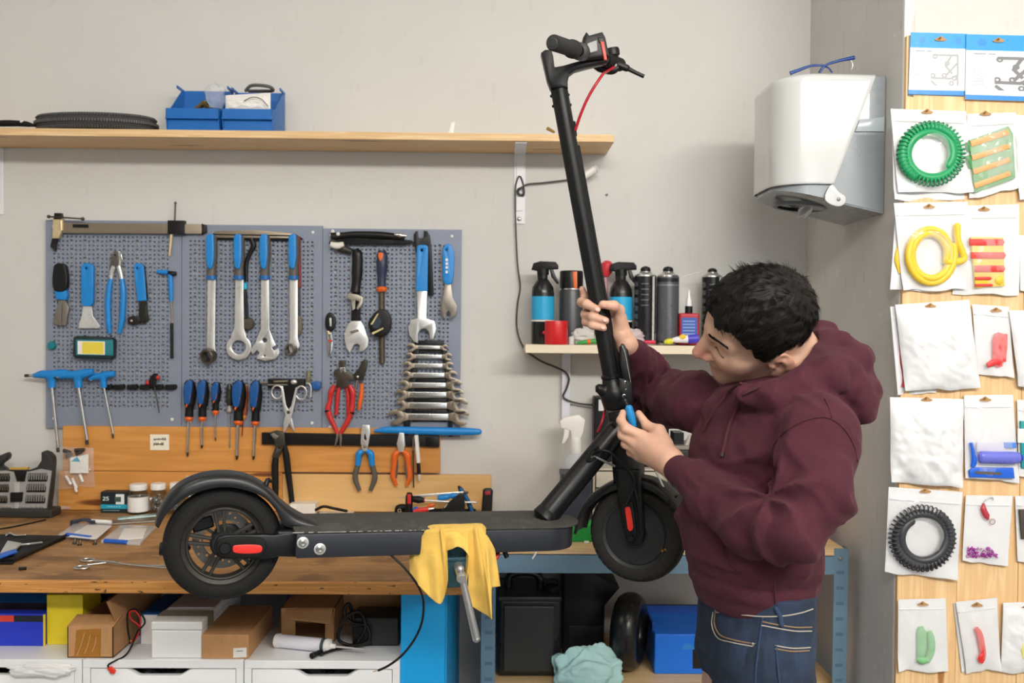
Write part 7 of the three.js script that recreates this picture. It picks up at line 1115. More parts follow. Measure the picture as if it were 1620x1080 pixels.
// ---------------------------------------------------------------- on the small shelf
const ys = YS + 0.0004;
function standing(px, z, w) { return V(at(px, 500, z).x, ys, z); }
const hAt = (py, z) => at(960, py, z).y - ys;
{
const CY = mat(0x29a6d8, 0.35), z = 0.11;
const spray = (label, cx, r, top, sh, z) => {
const t = thing('spray_bottle', label, 'spray bottle', 'black spray bottles on the small shelf'), b = standing(cx, z), R = r / ppm(z), H1 = hAt(sh, z), H0 = hAt(top, z), nk = H1 + 0.03;
part(t, 'body', lathe([[0, 0], [R - 0.002, 0], [R, 0.003], [R, H1 - 0.03], [R * 0.93, H1 - 0.012], [R * 0.6, H1 + 0.006], [R * 0.42, H1 + 0.014], [R * 0.42, nk], [0, nk]], b, UP, 32), mat(0x17191b, 0.3));
part(t, 'label', lathe([[R + 0.0001, H1 - 0.11], [R + 0.0006, H1 - 0.11], [R + 0.0006, H1 - 0.04], [R + 0.0001, H1 - 0.04]], b, UP, 32), CY, 'cyan label band'); part(t, 'label_strip', lathe([[R + 0.0001, H1 - 0.116], [R + 0.0006, H1 - 0.116], [R + 0.0006, H1 - 0.111], [R + 0.0001, H1 - 0.111]], b, UP, 32), WHITEP); part(t, 'collar', lathe([[0, nk - 0.004], [R * 0.52, nk - 0.004], [R * 0.52, nk + 0.014], [0, nk + 0.014]], b, UP, 24), BLACK);
const hz = z - 0.008; part(t, 'trigger_head', plate([[cx - 17, top + 12], [cx - 14, top + 3], [cx - 4, top], [cx + 20, top + 1], [cx + 24, top + 6], [cx + 24, top + 11], [cx + 4, top + 12], [cx + 6, top + 30], [cx - 7, top + 30], [cx - 8, top + 14]], hz, 0.018, { bevel: 0.004 }), BLACKM); part(t, 'trigger', plate([[cx + 11, top + 11], [cx + 16, top + 11], [cx + 20, top + 22], [cx + 26, top + 34], [cx + 23, top + 35], [cx + 14, top + 24]], hz + 0.003, 0.012), BLACK);
};
spray('black spray bottle with a cyan label, left end of the small shelf', 858.5, 18, 414, 449, 0.11); spray('black spray bottle with a cyan label behind the hand on the stem', 982, 18.2, 415, 449, 0.085);
const can = (name, label, cx, r, z, prof, m, extra) => { const t = thing(name, label, 'can', 'aerosol cans on the small shelf'), b = standing(cx, z), R = r / ppm(z); part(t, 'body', lathe(prof(R), b, UP, 36), m); extra(t, b, R); return t; };
const H = (py) => hAt(py, 0.1);
const printTex = canvasTex(256, 256, (x) => { x.fillStyle = '#46484b'; x.fillRect(0, 0, 256, 256); x.fillStyle = '#5a5c60'; x.fillRect(0, 30, 256, 8); let s = 9; for (let y = 60; y < 240; y += 11) for (let k = 0; k < 20; k++) { s = (s * 16807) % 2147483647; x.fillStyle = s % 3 ? '#6d6f73' : '#9a9c9f'; x.fillRect(k * 13 + (s % 5), y, 6 + (s % 6), 3); } });
can('aerosol_can', 'spray can with a black cap and orange stripe, beside the left spray bottle', 903.5, 19, 0.09, (R) => [[0, 0], [R, 0.001], [R, hAt(462, 0.09)], [R * 0.9, hAt(457, 0.09)], [0, hAt(456, 0.09)]], mat(0xffffff, 0.4, 0.3, { map: printTex, bump: null }), (t, b, R) => { part(t, 'cap', lathe([[0, hAt(457, 0.09)], [R * 0.97, hAt(457, 0.09)], [R * 0.97, hAt(431, 0.09)], [R * 0.9, hAt(429, 0.09)], [0, hAt(429, 0.09)]], b, UP, 32), BLACK); part(t, 'stripe', plate([[906, 429.5], [913, 429.5], [913, 456], [908, 456]], 0.09 + R * 0.93, 0.003, { bevel: 0.0005 }), ORANGE); part(t, 'rim', lathe([[R * 0.9, hAt(460, 0.09)], [R * 1.0, hAt(459, 0.09)], [R, hAt(457, 0.09)], [R * 0.9, hAt(456.5, 0.09)]], b, UP, 32), STEEL); });
const darkTex = canvasTex(256, 256, (x) => { x.fillStyle = '#15171a'; x.fillRect(0, 0, 256, 256); x.fillStyle = '#d9d9d6'; for (const cx of [20, 150]) { x.fillRect(cx, 0, 12, 256); x.fillStyle = '#c9bcbc'; x.fillRect(cx + 26, 0, 8, 256); x.fillStyle = '#5d6062'; for (let y = 20; y < 240; y += 30) { x.fillRect(cx + 42, y, 30, 18); x.fillRect(cx - 40 + 60, y + 6, 0, 4); } x.fillStyle = '#d9d9d6'; x.fillRect(cx + 22, 214, 16, 16); x.fillStyle = '#63666a'; for (let y = 26; y < 110; y += 20) x.fillRect(cx - 44 < 0 ? 212 + cx : cx - 44, y, 28, 4); x.fillStyle = '#d9d9d6'; } });
const nozzle = (t, b, R, y0, y1) => { part(t, 'dome', lathe([[R, y0], [R * 0.97, y0 + 0.004], [R * 0.55, y0 + 0.012], [R * 0.5, y0 + 0.016], [0, y0 + 0.016]], b, UP, 32), STEEL); part(t, 'nozzle', lathe([[0, y0 + 0.012], [R * 0.46, y0 + 0.012], [R * 0.46, y1 - 0.008], [R * 0.32, y1 - 0.003], [0, y1]], b, UP, 20), BLACK); };
const labelled = (R, H) => { const g = lathe([[R, 0.001], [R, H]], V(0, 0, 0), UP, 40), n = g.attributes.position, uv = new Float32Array(n.count * 2); for (let i = 0; i < n.count; i++) { uv[2 * i] = (Math.atan2(n.getX(i), n.getZ(i)) / Math.PI / 2 + 0.5) * 1; uv[2 * i + 1] = n.getY(i) / H; } g.setAttribute('uv', new THREE.BufferAttribute(uv, 2)); return g; };
const can2 = (label, cx, r, z, sh, top, m) => { const t = thing('aerosol_can', label, 'can', 'aerosol cans on the small shelf'), b = standing(cx, z), R = r / ppm(z), y0 = hAt(sh, z); const g = labelled(R, y0); g.translate(b.x, b.y, b.z); part(t, 'body', g, m, null, true); part(t, 'base_rim', lathe([[0, 0], [R * 0.96, 0], [R * 1.01, 0.002], [R * 1.01, 0.006], [R * 0.98, 0.007]], b, UP, 32), STEEL); nozzle(t, b, R, y0, hAt(top, z)); return t; };
can2('black aerosol can with a white stripe and small print, right of the hand', 1020.5, 17.4, 0.105, 437, 420, mat(0xffffff, 0.3, 0.2, { map: darkTex, bump: null })); const gt = canvasTex(256, 256, (x) => { x.fillStyle = '#5c5e64'; x.fillRect(0, 0, 256, 256); x.fillStyle = '#8f9197'; x.fillRect(0, 30, 256, 4); x.fillStyle = '#26272b'; x.fillRect(0, 6, 256, 14); for (let k = 0; k < 26; k++) { x.fillStyle = '#6f7177'; x.fillRect((k * 37) % 250, 90 + (k * 53) % 120, 9, 3); } x.fillStyle = '#1b1c1e'; for (let k = 0; k < 16; k++) x.fillRect(k * 16, 240, 9, 10); });
can2('plain grey aerosol can beside the red bottle', 1056, 17.6, 0.1, 437, 420, mat(0xffffff, 0.35, 0.3, { map: gt, bump: null })); can2('black aerosol can with a red tipped straw beside his head', 1126, 16, 0.08, 437, 422, mat(0xffffff, 0.3, 0.2, { map: darkTex, bump: null }));
solo('spray_straw', 'thin clear straw sticking out of the can beside his head', 'straw', rodP(1082, 437, 1112, 429, 0.09, 0.7), mat(0xd8cfcf, 0.3));
const rb = thing('thread_bottle', 'small red bottle with a blue label and white nozzle', 'bottle'), b = standing(1089.5, 0.12), zz = 0.12, bx = (a, c, y0, y1, d, r) => { const p = at(a, 500, zz), q = at(c, 500, zz); return boxB(p.x, q.x, at(960, y1, zz).y, at(960, y0, zz).y, zz - d, zz + d, r); };
part(rb, 'body', boxB(b.x - 16 / ppm(zz), b.x + 16 / ppm(zz), ys, at(960, 494, zz).y, zz - 0.014, zz + 0.014, 0.006), mat(0xb4192a, 0.3)); part(rb, 'label', bx(1076.5, 1102, 501, 536, 0.0148, 0.001), mat(0x2a52a8, 0.4)); part(rb, 'neck', lathe([[0, hAt(496, zz)], [0.0115, hAt(496, zz)], [0.0115, hAt(483, zz)], [0, hAt(483, zz)]], b, UP, 20), BLACK); part(rb, 'nozzle', lathe([[0, hAt(484, zz)], [0.009, hAt(484, zz)], [0.0085, hAt(474, zz)], [0.004, hAt(466, zz)], [0.003, hAt(458, zz)], [0, hAt(457, zz)]], b, UP, 18), mat(0xe8ecec, 0.35)); part(rb, 'label_print', [[506], [511], [516], [521], [526]].map(([y]) => bx(1079, 1098, y, y + 1.6, 0.0151, 0)), mat(0x8fa9d8, 0.4));
const tp = thing('tape_roll', 'red tape roll on the small shelf in front of the left spray bottle', 'tape'), tb = standing(880, 0.165); tb.x = at(880, 520, 0.165).x; part(tp, 'tape', lathe([[0.018, 0], [0.0345, 0.0005], [0.035, 0.002], [0.035, hAt(509, 0.165)], [0.0345, hAt(508, 0.165)], [0.018, hAt(508, 0.165)]], tb, UP, 40), mat(0xd01f24, 0.32)); part(tp, 'tape_end', rod(at(859, 526, 0.165), at(863, 526, 0.17), 0.005, 0.005, 6), mat(0xd01f24, 0.32)); part(tp, 'core', lathe([[0.0165, 0.001], [0.0182, 0.001], [0.0182, 0.062], [0.0165, 0.062]], tb, UP, 30), mat(0xb49a74, 0.7));
solo('cap_piece', 'small white and grey cap right of the red tape roll', 'cap', lathe([[0, 0], [0.009, 0], [0.009, 0.02], [0.006, 0.024], [0, 0.024]], V(at(904, 520, 0.15).x, ys, 0.15), UP, 18), mat(0xd5d5d3, 0.4));
const gg = thing('glue_tube', 'white glue tube with a yellow cap and purple end', 'tube'); part(gg, 'body', grip([[1062, 538, 3], [1072, 537, 5], [1090, 536, 6.4], [1102, 535, 6.6]], 0.175, 0.8), mat(0xe9e6ec, 0.35)); part(gg, 'cap', grip([[1051, 541, 2.6], [1057, 540, 4.8], [1064, 539, 4.4]], 0.175, 0.85), mat(0xd8d62e, 0.4)); part(gg, 'tail', grip([[1088, 536.5, 6.5], [1096, 536, 7.4], [1105, 535, 7]], 0.176, 0.75), mat(0x4a3cc0, 0.38)); part(gg, 'patch', grip([[1075, 534, 3], [1080, 533, 5], [1085, 533, 3]], 0.18, 0.6), mat(0xe8c63a, 0.4));
const gn = thing('glue_tube', 'green tube with an orange band lying left of the stem', 'tube'); part(gn, 'body', grip([[912, 542.5, 2], [925, 541, 3.6], [952, 539, 5]], 0.18, 0.9), mat(0x3c9a48, 0.4)); part(gn, 'band', grip([[929, 540.5, 4], [934, 540.3, 4.4]], 0.18, 0.92), ORANGE);
solo('paper_wad', 'crumpled grey white wipe behind the green tube', 'wipe', crumple(V(at(922, 530, 0.13).x, ys + 0.022, 0.13), 0.024, 0.3, 14, 1.3, 0.95, 0.8), mat(0xcfccc8, 0.8));
solo('paper_wad', 'pale crumpled wrapper behind the wrist, left of the pink marker', 'wrapper', crumple(V(at(1004, 530, 0.13).x, ys + 0.022, 0.13), 0.024, 0.3, 17, 1.1, 0.95, 0.8), mat(0xc9b8bb, 0.7));
solo('marker_pen', 'short pink marker lying on the shelf below the black can', 'pen', rodP(1019, 541, 1037, 541, 0.18, 3), mat(0xd8264e, 0.4));
const br = thing('red_brush', 'red handled brush standing behind the scooter stem', 'brush'); part(br, 'head', lathe([[0, 0], [0.012, 0.002], [0.02, 0.02], [0.019, 0.04], [0.01, 0.05], [0, 0.052]], V(at(957, 430, 0.06).x, ys + hAt(438, 0.06), 0.06), V(0.2, 1, 0), 22), mat(0xc8323c, 0.4)); part(br, 'handle', rod(V(at(962, 500, 0.06).x, ys, 0.06), V(at(958, 430, 0.06).x, ys + hAt(438, 0.06), 0.06), 0.008, 0.006), mat(0xb98a92, 0.4));
const bt = thing('spray_bottle', 'small bottle with a cyan band partly hidden behind his head', 'bottle'), q = standing(1289, 0.1); part(bt, 'body', lathe([[0, 0], [0.017, 0.001], [0.017, hAt(496, 0.1)], [0.012, hAt(488, 0.1)], [0, hAt(487, 0.1)]], q, UP, 26), mat(0x33413e, 0.3)); part(bt, 'band', lathe([[0.0172, hAt(497, 0.1)], [0.0176, hAt(497, 0.1)], [0.0135, hAt(488, 0.1)], [0.0128, hAt(488, 0.1)]], q, UP, 26), CY); part(bt, 'cap', lathe([[0, hAt(489, 0.1)], [0.0105, hAt(489, 0.1)], [0.0095, hAt(478, 0.1)], [0.003, hAt(470, 0.1)], [0, hAt(470, 0.1)]], q, UP, 22), mat(0xdfe6e6, 0.4));
}
// ---------------------------------------------------------------- on the steel rack
const yk = YK + 0.0004, onK = (px, py) => atY(px, py, yk);
{
const oy = at(960, 741, 0.2).y;
let t = thing('spray_bottle', 'white trigger spray bottle standing on the rack behind the scooter tube', 'spray bottle'), z = 0.12, b = V(at(911, 700, z).x, yk, z), h = (py) => at(911, py, z).y - yk;
part(t, 'body', lathe([[0, 0], [0.042, 0.001], [0.044, 0.004], [0.044, h(738)], [0.04, h(728)], [0.026, h(720)], [0.018, h(716)], [0, h(716)]], b, UP, 34), mat(0xc9ccd2, 0.35)); part(t, 'collar', lathe([[0, h(717)], [0.0175, h(717)], [0.0175, h(696)], [0.014, h(692)], [0, h(692)]], b, UP, 24), WHITEP); part(t, 'trigger_head', plate([[886, 666], [893, 660], [915, 656], [925, 664], [922, 682], [916, 697], [905, 697], [903, 680], [888, 676]], z - 0.01, 0.02, { bevel: 0.004 }), WHITEP); part(t, 'trigger', plate([[893, 674], [901, 676], [899, 690], [893, 700], [889, 701], [892, 688]], z - 0.005, 0.012), WHITEP);
t = thing('power_adapter', 'black power adapter box with a white plate behind the stem clamp', 'adapter'); part(t, 'body', boxP(940, 627, 985, 700, 0.02, 0.075, 0.004), BLACK); part(t, 'plate', boxP(947, 632, 962, 650, 0.07, 0.077, 0.002), mat(0xdedfdf, 0.4)); part(t, 'foot', boxB(at(944, 700, 0.07).x, at(980, 700, 0.07).x, oy + 0.0004, at(960, 699, 0.075).y, 0.034, 0.072, 0.002), BLACKM);
t = thing('plastic_organiser', 'cream plastic organiser with shallow drawers behind the front wheel', 'organiser'); const CRM = mat(0xdad2c4, 0.45); const oz = 0.2, ox0 = at(938, 760, oz).x, ox1 = at(1062, 760, oz).x; part(t, 'shell', [boxB(ox0, ox1, oy - 0.006, oy, 0.03, oz, 0.002), boxB(ox0, ox0 + 0.006, yk, oy, 0.03, oz, 0.001), boxB(ox1 - 0.006, ox1, yk, oy, 0.03, oz, 0.001), boxB(ox0, ox1, yk, oy, 0.03, 0.036, 0.001)], CRM); const n = 3; for (let k = 0; k < n; k++) { const y1 = lerp(oy - 0.01, yk + 0.002, k / n), y2 = lerp(oy - 0.01, yk + 0.002, (k + 1) / n) + 0.006; const d = part(t, 'drawer', boxB(ox0 + 0.01, ox1 - 0.01, y2, y1, 0.05, oz - 0.004, 0.002), CRM); part(d, 'pull', boxB(ox0 + 0.05, ox1 - 0.05, y2 + 0.004, y2 + 0.01, oz - 0.004, oz + 0.004, 0.001), CRM); }
t = thing('equipment_case', 'black equipment case standing on the organiser behind his hand', 'case'); part(t, 'body', boxP(1000, 662, 1058, 738, 0.06, 0.17, 0.006), BLACK); part(t, 'handle', tube([at(1012, 662, 0.12), at(1016, 655, 0.12), at(1042, 655, 0.12), at(1046, 662, 0.12)], 0.004, 30), BLACK); part(t, 'latch', boxP(1046, 664, 1056, 690, 0.165, 0.176, 0.002), BLACKM);
{ const a = at(1000, 737.5, 0.17), b2 = at(1058, 737.5, 0.17); part(t, 'foot', boxB(a.x, b2.x, oy + 0.0003, a.y + 0.002, 0.06, 0.165, 0.002), BLACKM); }
t = thing('charger', 'flat dark charger with a grey top to the right of the equipment case', 'charger'); const cz = 0.24; part(t, 'body', boxB(at(1062, 720, cz).x + 0.003, at(1126, 720, cz).x, yk, at(1080, 712, cz).y, 0.08, cz, 0.005), mat(0x262622, 0.5)); part(t, 'top_plate', boxB(at(1064, 715, cz).x + 0.004, at(1124, 715, cz).x, at(1080, 712, cz).y, at(1080, 706, cz).y, 0.09, cz - 0.01, 0.002), mat(0x8d877c, 0.5)); part(t, 'socket', boxP(1066, 684, 1082, 706, 0.14, 0.2, 0.002), BLACK); part(t, 'lead', tube([at(1086, 704, 0.2), at(1092, 690, 0.16), at(1100, 694, 0.12), at(1112, 704, 0.12)], 0.006, 30), mat(0xbdb6ae, 0.5));
t = thing('slate_box', 'dark slate blue box on the rack behind the down tube', 'box'); const sz = 0.26; part(t, 'body', boxB(at(889, 780, sz).x, at(936, 780, sz).x, yk, at(910, 752, sz).y, 0.16, sz, 0.003), mat(0x363b49, 0.5)); part(t, 'lid', boxB(at(888, 780, sz).x, at(937, 780, sz).x, at(910, 758, sz).y, at(910, 750, sz).y, 0.158, sz + 0.002, 0.002), mat(0x2f3442, 0.5));
t = thing('green_box', 'small bright green plastic box on the rack near the front wheel', 'box'); { const p = onK(905, 857), x0 = p.x - 0.018, x1 = x0 + 0.075, y1 = at(910, 828, p.z).y; part(t, 'body', boxB(x0, x1, yk, y1 - 0.006, p.z - 0.05, p.z, 0.003), mat(0x1ea045, 0.4)); for (let k = 0; k < 4; k++) part(t, 'rib', boxB(x0 + 0.01 + k * 0.018, x0 + 0.015 + k * 0.018, yk + 0.004, y1 - 0.01, p.z - 0.002, p.z + 0.002, 0.0008), mat(0x1ea045, 0.4)); part(t, 'lid', boxB(x0 - 0.001, x1 + 0.001, y1 - 0.008, y1, p.z - 0.051, p.z + 0.001, 0.002), mat(0x23b04e, 0.4)); solo('orange_plug', 'small orange plug beside the green box', 'plug', rod(V(x0 - 0.016, yk + 0.006, p.z), V(x0 - 0.002, yk + 0.006, p.z), 0.0055, 0.005), ORANGE); solo('white_clip', 'tiny white clip in front of the green box', 'clip', boxB(x1 - 0.026, x1 - 0.012, yk, yk + 0.007, p.z + 0.012, p.z + 0.02, 0.002), WHITEP); }
solo('zip_tie', 'white zip tie end hanging over the rack edge', 'zip tie', tube([V(at(852, 869, ZK).x, yk + 0.002, ZK - 0.012), V(at(850, 870, ZK).x, yk + 0.003, ZK + 0.003), at(847, 876, ZK + 0.006), at(843, 883, ZK + 0.006)], 0.0026, 20), WHITEP);
t = thing('red_container', 'red container with a pale stripe on the rack behind his elbow', 'container'); const rz = 0.32, ra = onK(1300, 838); part(t, 'body', boxB(at(1258, 830, rz).x, at(1308, 830, rz).x, yk, at(1290, 812, rz).y, rz - 0.1, rz, 0.008), RED); part(t, 'stripe', boxB(at(1258, 830, rz).x + 0.004, at(1308, 830, rz).x - 0.004, at(1290, 838, rz).y, at(1290, 835.5, rz).y, rz - 0.09, rz + 0.0008, 0), mat(0xe0d0b8, 0.5)); part(t, 'lid', lathe([[0, 0], [0.03, 0], [0.03, 0.01], [0.026, 0.013], [0, 0.013]], V(at(1283, 830, rz).x, at(1290, 812, rz).y, rz - 0.05), UP, 26), mat(0x8c1e1e, 0.4));
}
// below the rack top
const yl2 = YL + 0.0004;
{
let z = 0.4, t = thing('jerrycan', 'black plastic jerrycan with a recessed panel on the lower rack board', 'jerrycan'), x0 = at(786, 1000, z).x, x1 = at(889, 1000, z).x, yT = at(840, 948, z).y, BK = mat(0x1b1d1e, 0.32);
const p0 = at(796, 958, z), p1 = at(877, 1064, z);
part(t, 'body', [boxB(x0, x1, yl2, yT, 0.2, z - 0.012, 0.014)], BK); part(t, 'raised_panel', boxB(p0.x, p1.x, p1.y, p0.y, z - 0.03, z - 0.001, 0.006), mat(0x2b2e2d, 0.42)); part(t, 'rim', [boxB(x0, x1, yT - 0.01, yT + 0.006, 0.2, z - 0.008, 0.006)], BK);
part(t, 'handle', tube([V(x0 + 0.03, yT - 0.005, 0.3), V(x0 + 0.035, yT + 0.035, 0.3), V(x0 + 0.05, yT + 0.045, 0.3), V(x1 - 0.075, yT + 0.045, 0.3), V(x1 - 0.06, yT + 0.035, 0.3), V(x1 - 0.055, yT - 0.005, 0.3)], 0.011, 50, 12), BK); part(t, 'cap', lathe([[0, 0], [0.02, 0], [0.021, 0.002], [0.021, 0.02], [0.018, 0.024], [0, 0.024]], V(x1 - 0.026, yT - 0.004, 0.33), UP, 24), BLACKM);
t = thing('black_case', 'black case with a sloping top between the jerrycan and the black wheel', 'case'); part(t, 'body', slab([[at(893, 1060, 0.3).x, yl2], [at(893, 1060, 0.3).x, at(895, 918, 0.3).y], [at(938, 916, 0.3).x, at(938, 914, 0.3).y], [at(986, 943, 0.3).x, at(986, 943, 0.3).y], [at(962, 972, 0.3).x, at(962, 972, 0.3).y], [at(960, 1060, 0.3).x, yl2]], 0.06, 0.16, { bevel: 0.006 }), mat(0x15161a, 0.55)); part(t, 'panel', plate([[900, 990], [955, 990], [955, 1056], [900, 1056]], 0.219, 0.004), mat(0x1d1f26, 0.5));
t = thing('spare_wheel', 'spare black wheel with its tyre, standing on the lower rack board', 'wheel'); const R = 0.108, g = new THREE.TorusGeometry(R - 0.03, 0.03, 26, 60); g.scale(1, 1, 1.25); g.rotateY(1.2); const c = V(at(996, 1010, 0.33).x, yl2 + R, 0.322); g.translate(c.x, c.y, c.z); part(t, 'tyre', g, mat(0x191a1b, 0.28)); const ax = V(Math.sin(1.2), 0, Math.cos(1.2)); part(t, 'rim', lathe([[0.0, -0.02], [0.058, -0.02], [0.062, -0.01], [0.062, 0.01], [0.058, 0.02], [0.02, 0.012], [0, 0.014]], c, ax, 36), mat(0x2a2a2a, 0.4, 0.4)); for (let k = 0; k < 5; k++) { const a = k / 5 * Math.PI * 2, u = V(Math.cos(1.2), 0, -Math.sin(1.2)); part(t, 'bolt', rod(c.clone().addScaledVector(u, -Math.cos(a) * 0.04).add(V(0, Math.sin(a) * 0.04, 0)).addScaledVector(ax, -0.02), c.clone().addScaledVector(u, -Math.cos(a) * 0.04).add(V(0, Math.sin(a) * 0.04, 0)).addScaledVector(ax, -0.028), 0.005), STEEL); }  // a loose spare wheel: tyre, rim and bolts
const rag = mat(0xc2eeee, 0.9, 0, { bump: T.weave, bs: 0.0012 }), rc = V(at(928, 1064, 0.44).x, yl2 + 0.028, 0.434), g2 = (() => { const g = new THREE.SphereGeometry(1, 90, 60), p = g.attributes.position; for (let i = 0; i < p.count; i++) { const x = p.getX(i), y = p.getY(i), zz = p.getZ(i), a = Math.atan2(zz, x), k = 1 + 0.16 * n3(x * 2.2, y * 2.2, zz * 2.2) + 0.12 * ridge(n3(a * 1.6 + y, y * 1.2, 5)) + 0.05 * ridge(n3(x * 6, y * 6, zz * 6)); p.setXYZ(i, rc.x + x * 0.085 * k, Math.max(yl2 + 0.0005, rc.y + y * (0.066 + 0.02 * n3(x * 2 + 4, 1, zz * 2)) * k), rc.z + zz * 0.05 * k); } g.computeVertexNormals(); return g; })();
solo('cleaning_rag', 'crumpled pale teal cleaning rag at the front of the lower rack board', 'rag', g2, rag);
z = 0.36; t = thing('blue_box', 'blue box with a black label on the lower rack board beside his jeans', 'box'); const bx0 = at(1036, 1000, z).x, bx1 = at(1135, 1000, z).x, bt = at(1070, 1003, z).y, BB = mat(0x1a78ee, 0.42); part(t, 'body', boxB(bx0, bx1, yl2, bt, 0.16, z, 0.003), BB); part(t, 'lid', [boxB(bx0 - 0.003, bx1 + 0.003, bt - 0.004, bt + 0.022, 0.155, 0.17, 0.002), boxB(bx0 - 0.003, bx0 + 0.004, bt - 0.004, bt + 0.022, 0.155, z - 0.03, 0.002)], mat(0x10489a, 0.45)); part(t, 'label', plate([[1096, 1027], [1130, 1027], [1130, 1057], [1096, 1057]], z - 0.0002, 0.0012, { bevel: 0.0003 }), mat(0x17140f, 0.5)); const e = new THREE.Shape(); e.absarc(0, 0, 0.0175, 0, Math.PI); const eg = new THREE.ExtrudeGeometry(e, { depth: 0.0008, bevelEnabled: false }); const ep = at(1088, 1027, z); eg.translate(ep.x, ep.y, z - 0.0002); part(t, 'emblem', eg, mat(0x2f8ae0, 0.42));
}
// ---------------------------------------------------------------- vise and cloth
{
const t = thing('bench_vise', 'dark teal bench vise with a steel handle under the yellow cloth', 'vise'), TV = mat(0x2e5560, 0.42, 0.3, { bump: T.grip, bs: 0.0005 });
const cz = 1.078, jx = at(722, 890, cz).x, jt = at(722, 846, cz).y, w = 0.05;
part(t, 'front_jaw', [slab([[jx - w, jt - 0.002], [jx + w, jt - 0.002], [jx + w, jt - 0.034], [jx + 0.024, jt - 0.05], [jx + 0.023, at(722, 926, 1.1).y], [jx - 0.017, at(722, 928, 1.1).y], [jx - 0.024, jt - 0.05], [jx - w, jt - 0.034]], cz - 0.002, 0.034, { bevel: 0.003 })], TV);
const face = part(t, 'jaw_face', [plate([[706, 884], [741, 882], [740, 925], [710, 928]], cz + 0.03, 0.012, { bevel: 0.003 })], TV); part(face, 'rib', [plate([[705, 882], [742, 880], [742, 885], [705, 887]], cz + 0.036, 0.01, { bevel: 0.002 })], TV);
part(t, 'rear_jaw', [slab([[jx - w, jt - 0.002], [jx + w, jt - 0.002], [jx + w, jt - 0.05], [jx - w, jt - 0.05]], 0.88, 0.02, { bevel: 0.003 }), boxB(jx - 0.04, jx + 0.04, YB + 0.02, jt - 0.045, 0.72, 0.9, 0.008)], TV);
part(t, 'slide', boxB(jx - 0.022, jx + 0.022, at(722, 912, 1.1).y - 0.022, at(722, 912, 1.1).y + 0.028, 0.7, cz + 0.002, 0.003), TV); part(t, 'base', [boxB(jx - 0.07, jx + 0.06, YB + 0.0006, YB + 0.024, 0.62, 0.815, 0.004)], TV);
const s0 = at(724, 893, cz + 0.04), s1 = at(730, 911, cz + 0.085); part(t, 'spindle', [rod(s0, s1, 0.0085, 0.0085, 20), lathe([[0, 0], [0.0085, 0], [0.0095, 0.002], [0.0095, 0.012], [0.008, 0.0145], [0, 0.015]], s1.clone().add(V(0, 0, -0.004)), V(0.05, -0.25, 1), 24)], mat(0xbfc0c1, 0.38, 0.8));
part(t, 'handle', [rodP(728, 900, 753.5, 1009, cz + 0.08, 5.2, 6.4, 18), ball(at(753.8, 1010, cz + 0.08), 0.0078, 10), ball(at(728, 900, cz + 0.08), 0.008, 10)], mat(0xb4b5b7, 0.4, 0.8));
// cloth: stations across [top x, top y, bottom x, bottom y, forward at top, forward at the bottom]
const S = [[666, 862, 648, 880, 0.0, -0.01], [666, 856, 649, 905, 0.004, 0.004], [668, 848, 662, 925, 0.012, 0.02], [673, 840, 680, 944, 0.016, 0.012], [686, 839, 696, 955, 0.02, 0.024], [696, 838.5, 704, 940, 0.022, 0.014], [701, 838.5, 708, 915, 0.022, 0.022], [704, 838.5, 707, 872, 0.022, 0.03], [713, 838, 716, 868, 0.022, 0.036], [722, 838, 724, 864.5, 0.022, 0.038], [731, 838, 733, 868, 0.022, 0.036], [739, 837.5, 742, 884, 0.022, 0.03], [742, 837.5, 734, 950, 0.022, 0.008], [748, 837, 752, 962, 0.022, 0.002], [755, 837, 774, 975, 0.022, 0.02], [761, 837.5, 778, 979, 0.02, 0.034], [766, 842, 777, 940, 0.018, 0.03], [772, 849, 778, 929, 0.014, 0.02], [778, 860, 784, 928, 0.008, 0.008], [782, 868, 791, 927, 0.0, -0.004]];
const K = [0, 1, 2, 3, 4, 5].map((i) => new THREE.CatmullRomCurve3(S.map((s) => V(s[i], 0, 0))));
const g = sheet((u, v) => { const q = K.map((c) => c.getPoint(u).x), vv = 1 - v, e = Math.pow(vv, 0.9), px = lerp(q[0], q[2], e), py = lerp(q[1], q[3], vv), f = lerp(q[4], q[5], sst(0, 1, vv)) + 0.004 * n3(u * 14, vv * 3, 3) * sst(0, 0.3, vv) + 0.0025 * Math.sin(u * 46) * vv; return at(px, py, cz + 0.03 + f); }, 150, 60, 0.0022);
const tb = sheet((u, v) => { const q = K.map((c) => c.getPoint(lerp(0.14, 0.86, u)).x), p = at(q[0], q[1], cz + 0.03 + q[4]); return p.add(V(0, 0.002 * Math.sin(v * Math.PI), -v * 0.05)); }, 60, 6, 0.0022);
const CL = mat(0xffffff, 0.95, 0, { map: tex(256, 256, (u, v) => { const n = fb(u, v, 10, 10, 4, 3), d = fb(u, v, 14, 14, 3, 44) > 0.78 ? 18 : 0, k = 1 + 0.12 * (n - 0.5); return [246 * k - d, 203 * k - d, 100 * k - d * 0.3]; }, { m: 0.2 }), bump: T.weave, bs: 0.0012, sheen: 0.3, sheenColor: new THREE.Color(1, 0.8, 0.3) });
boxUV(g); boxUV(tb); solo('yellow_cloth', 'yellow cleaning cloth draped over the vise jaw below the deck', 'cloth', [g, tb], CL);
}
// ---------------------------------------------------------------- on the workbench
const yb = YB + 0.0004, onB = (px, py) => atY(px, py, yb);
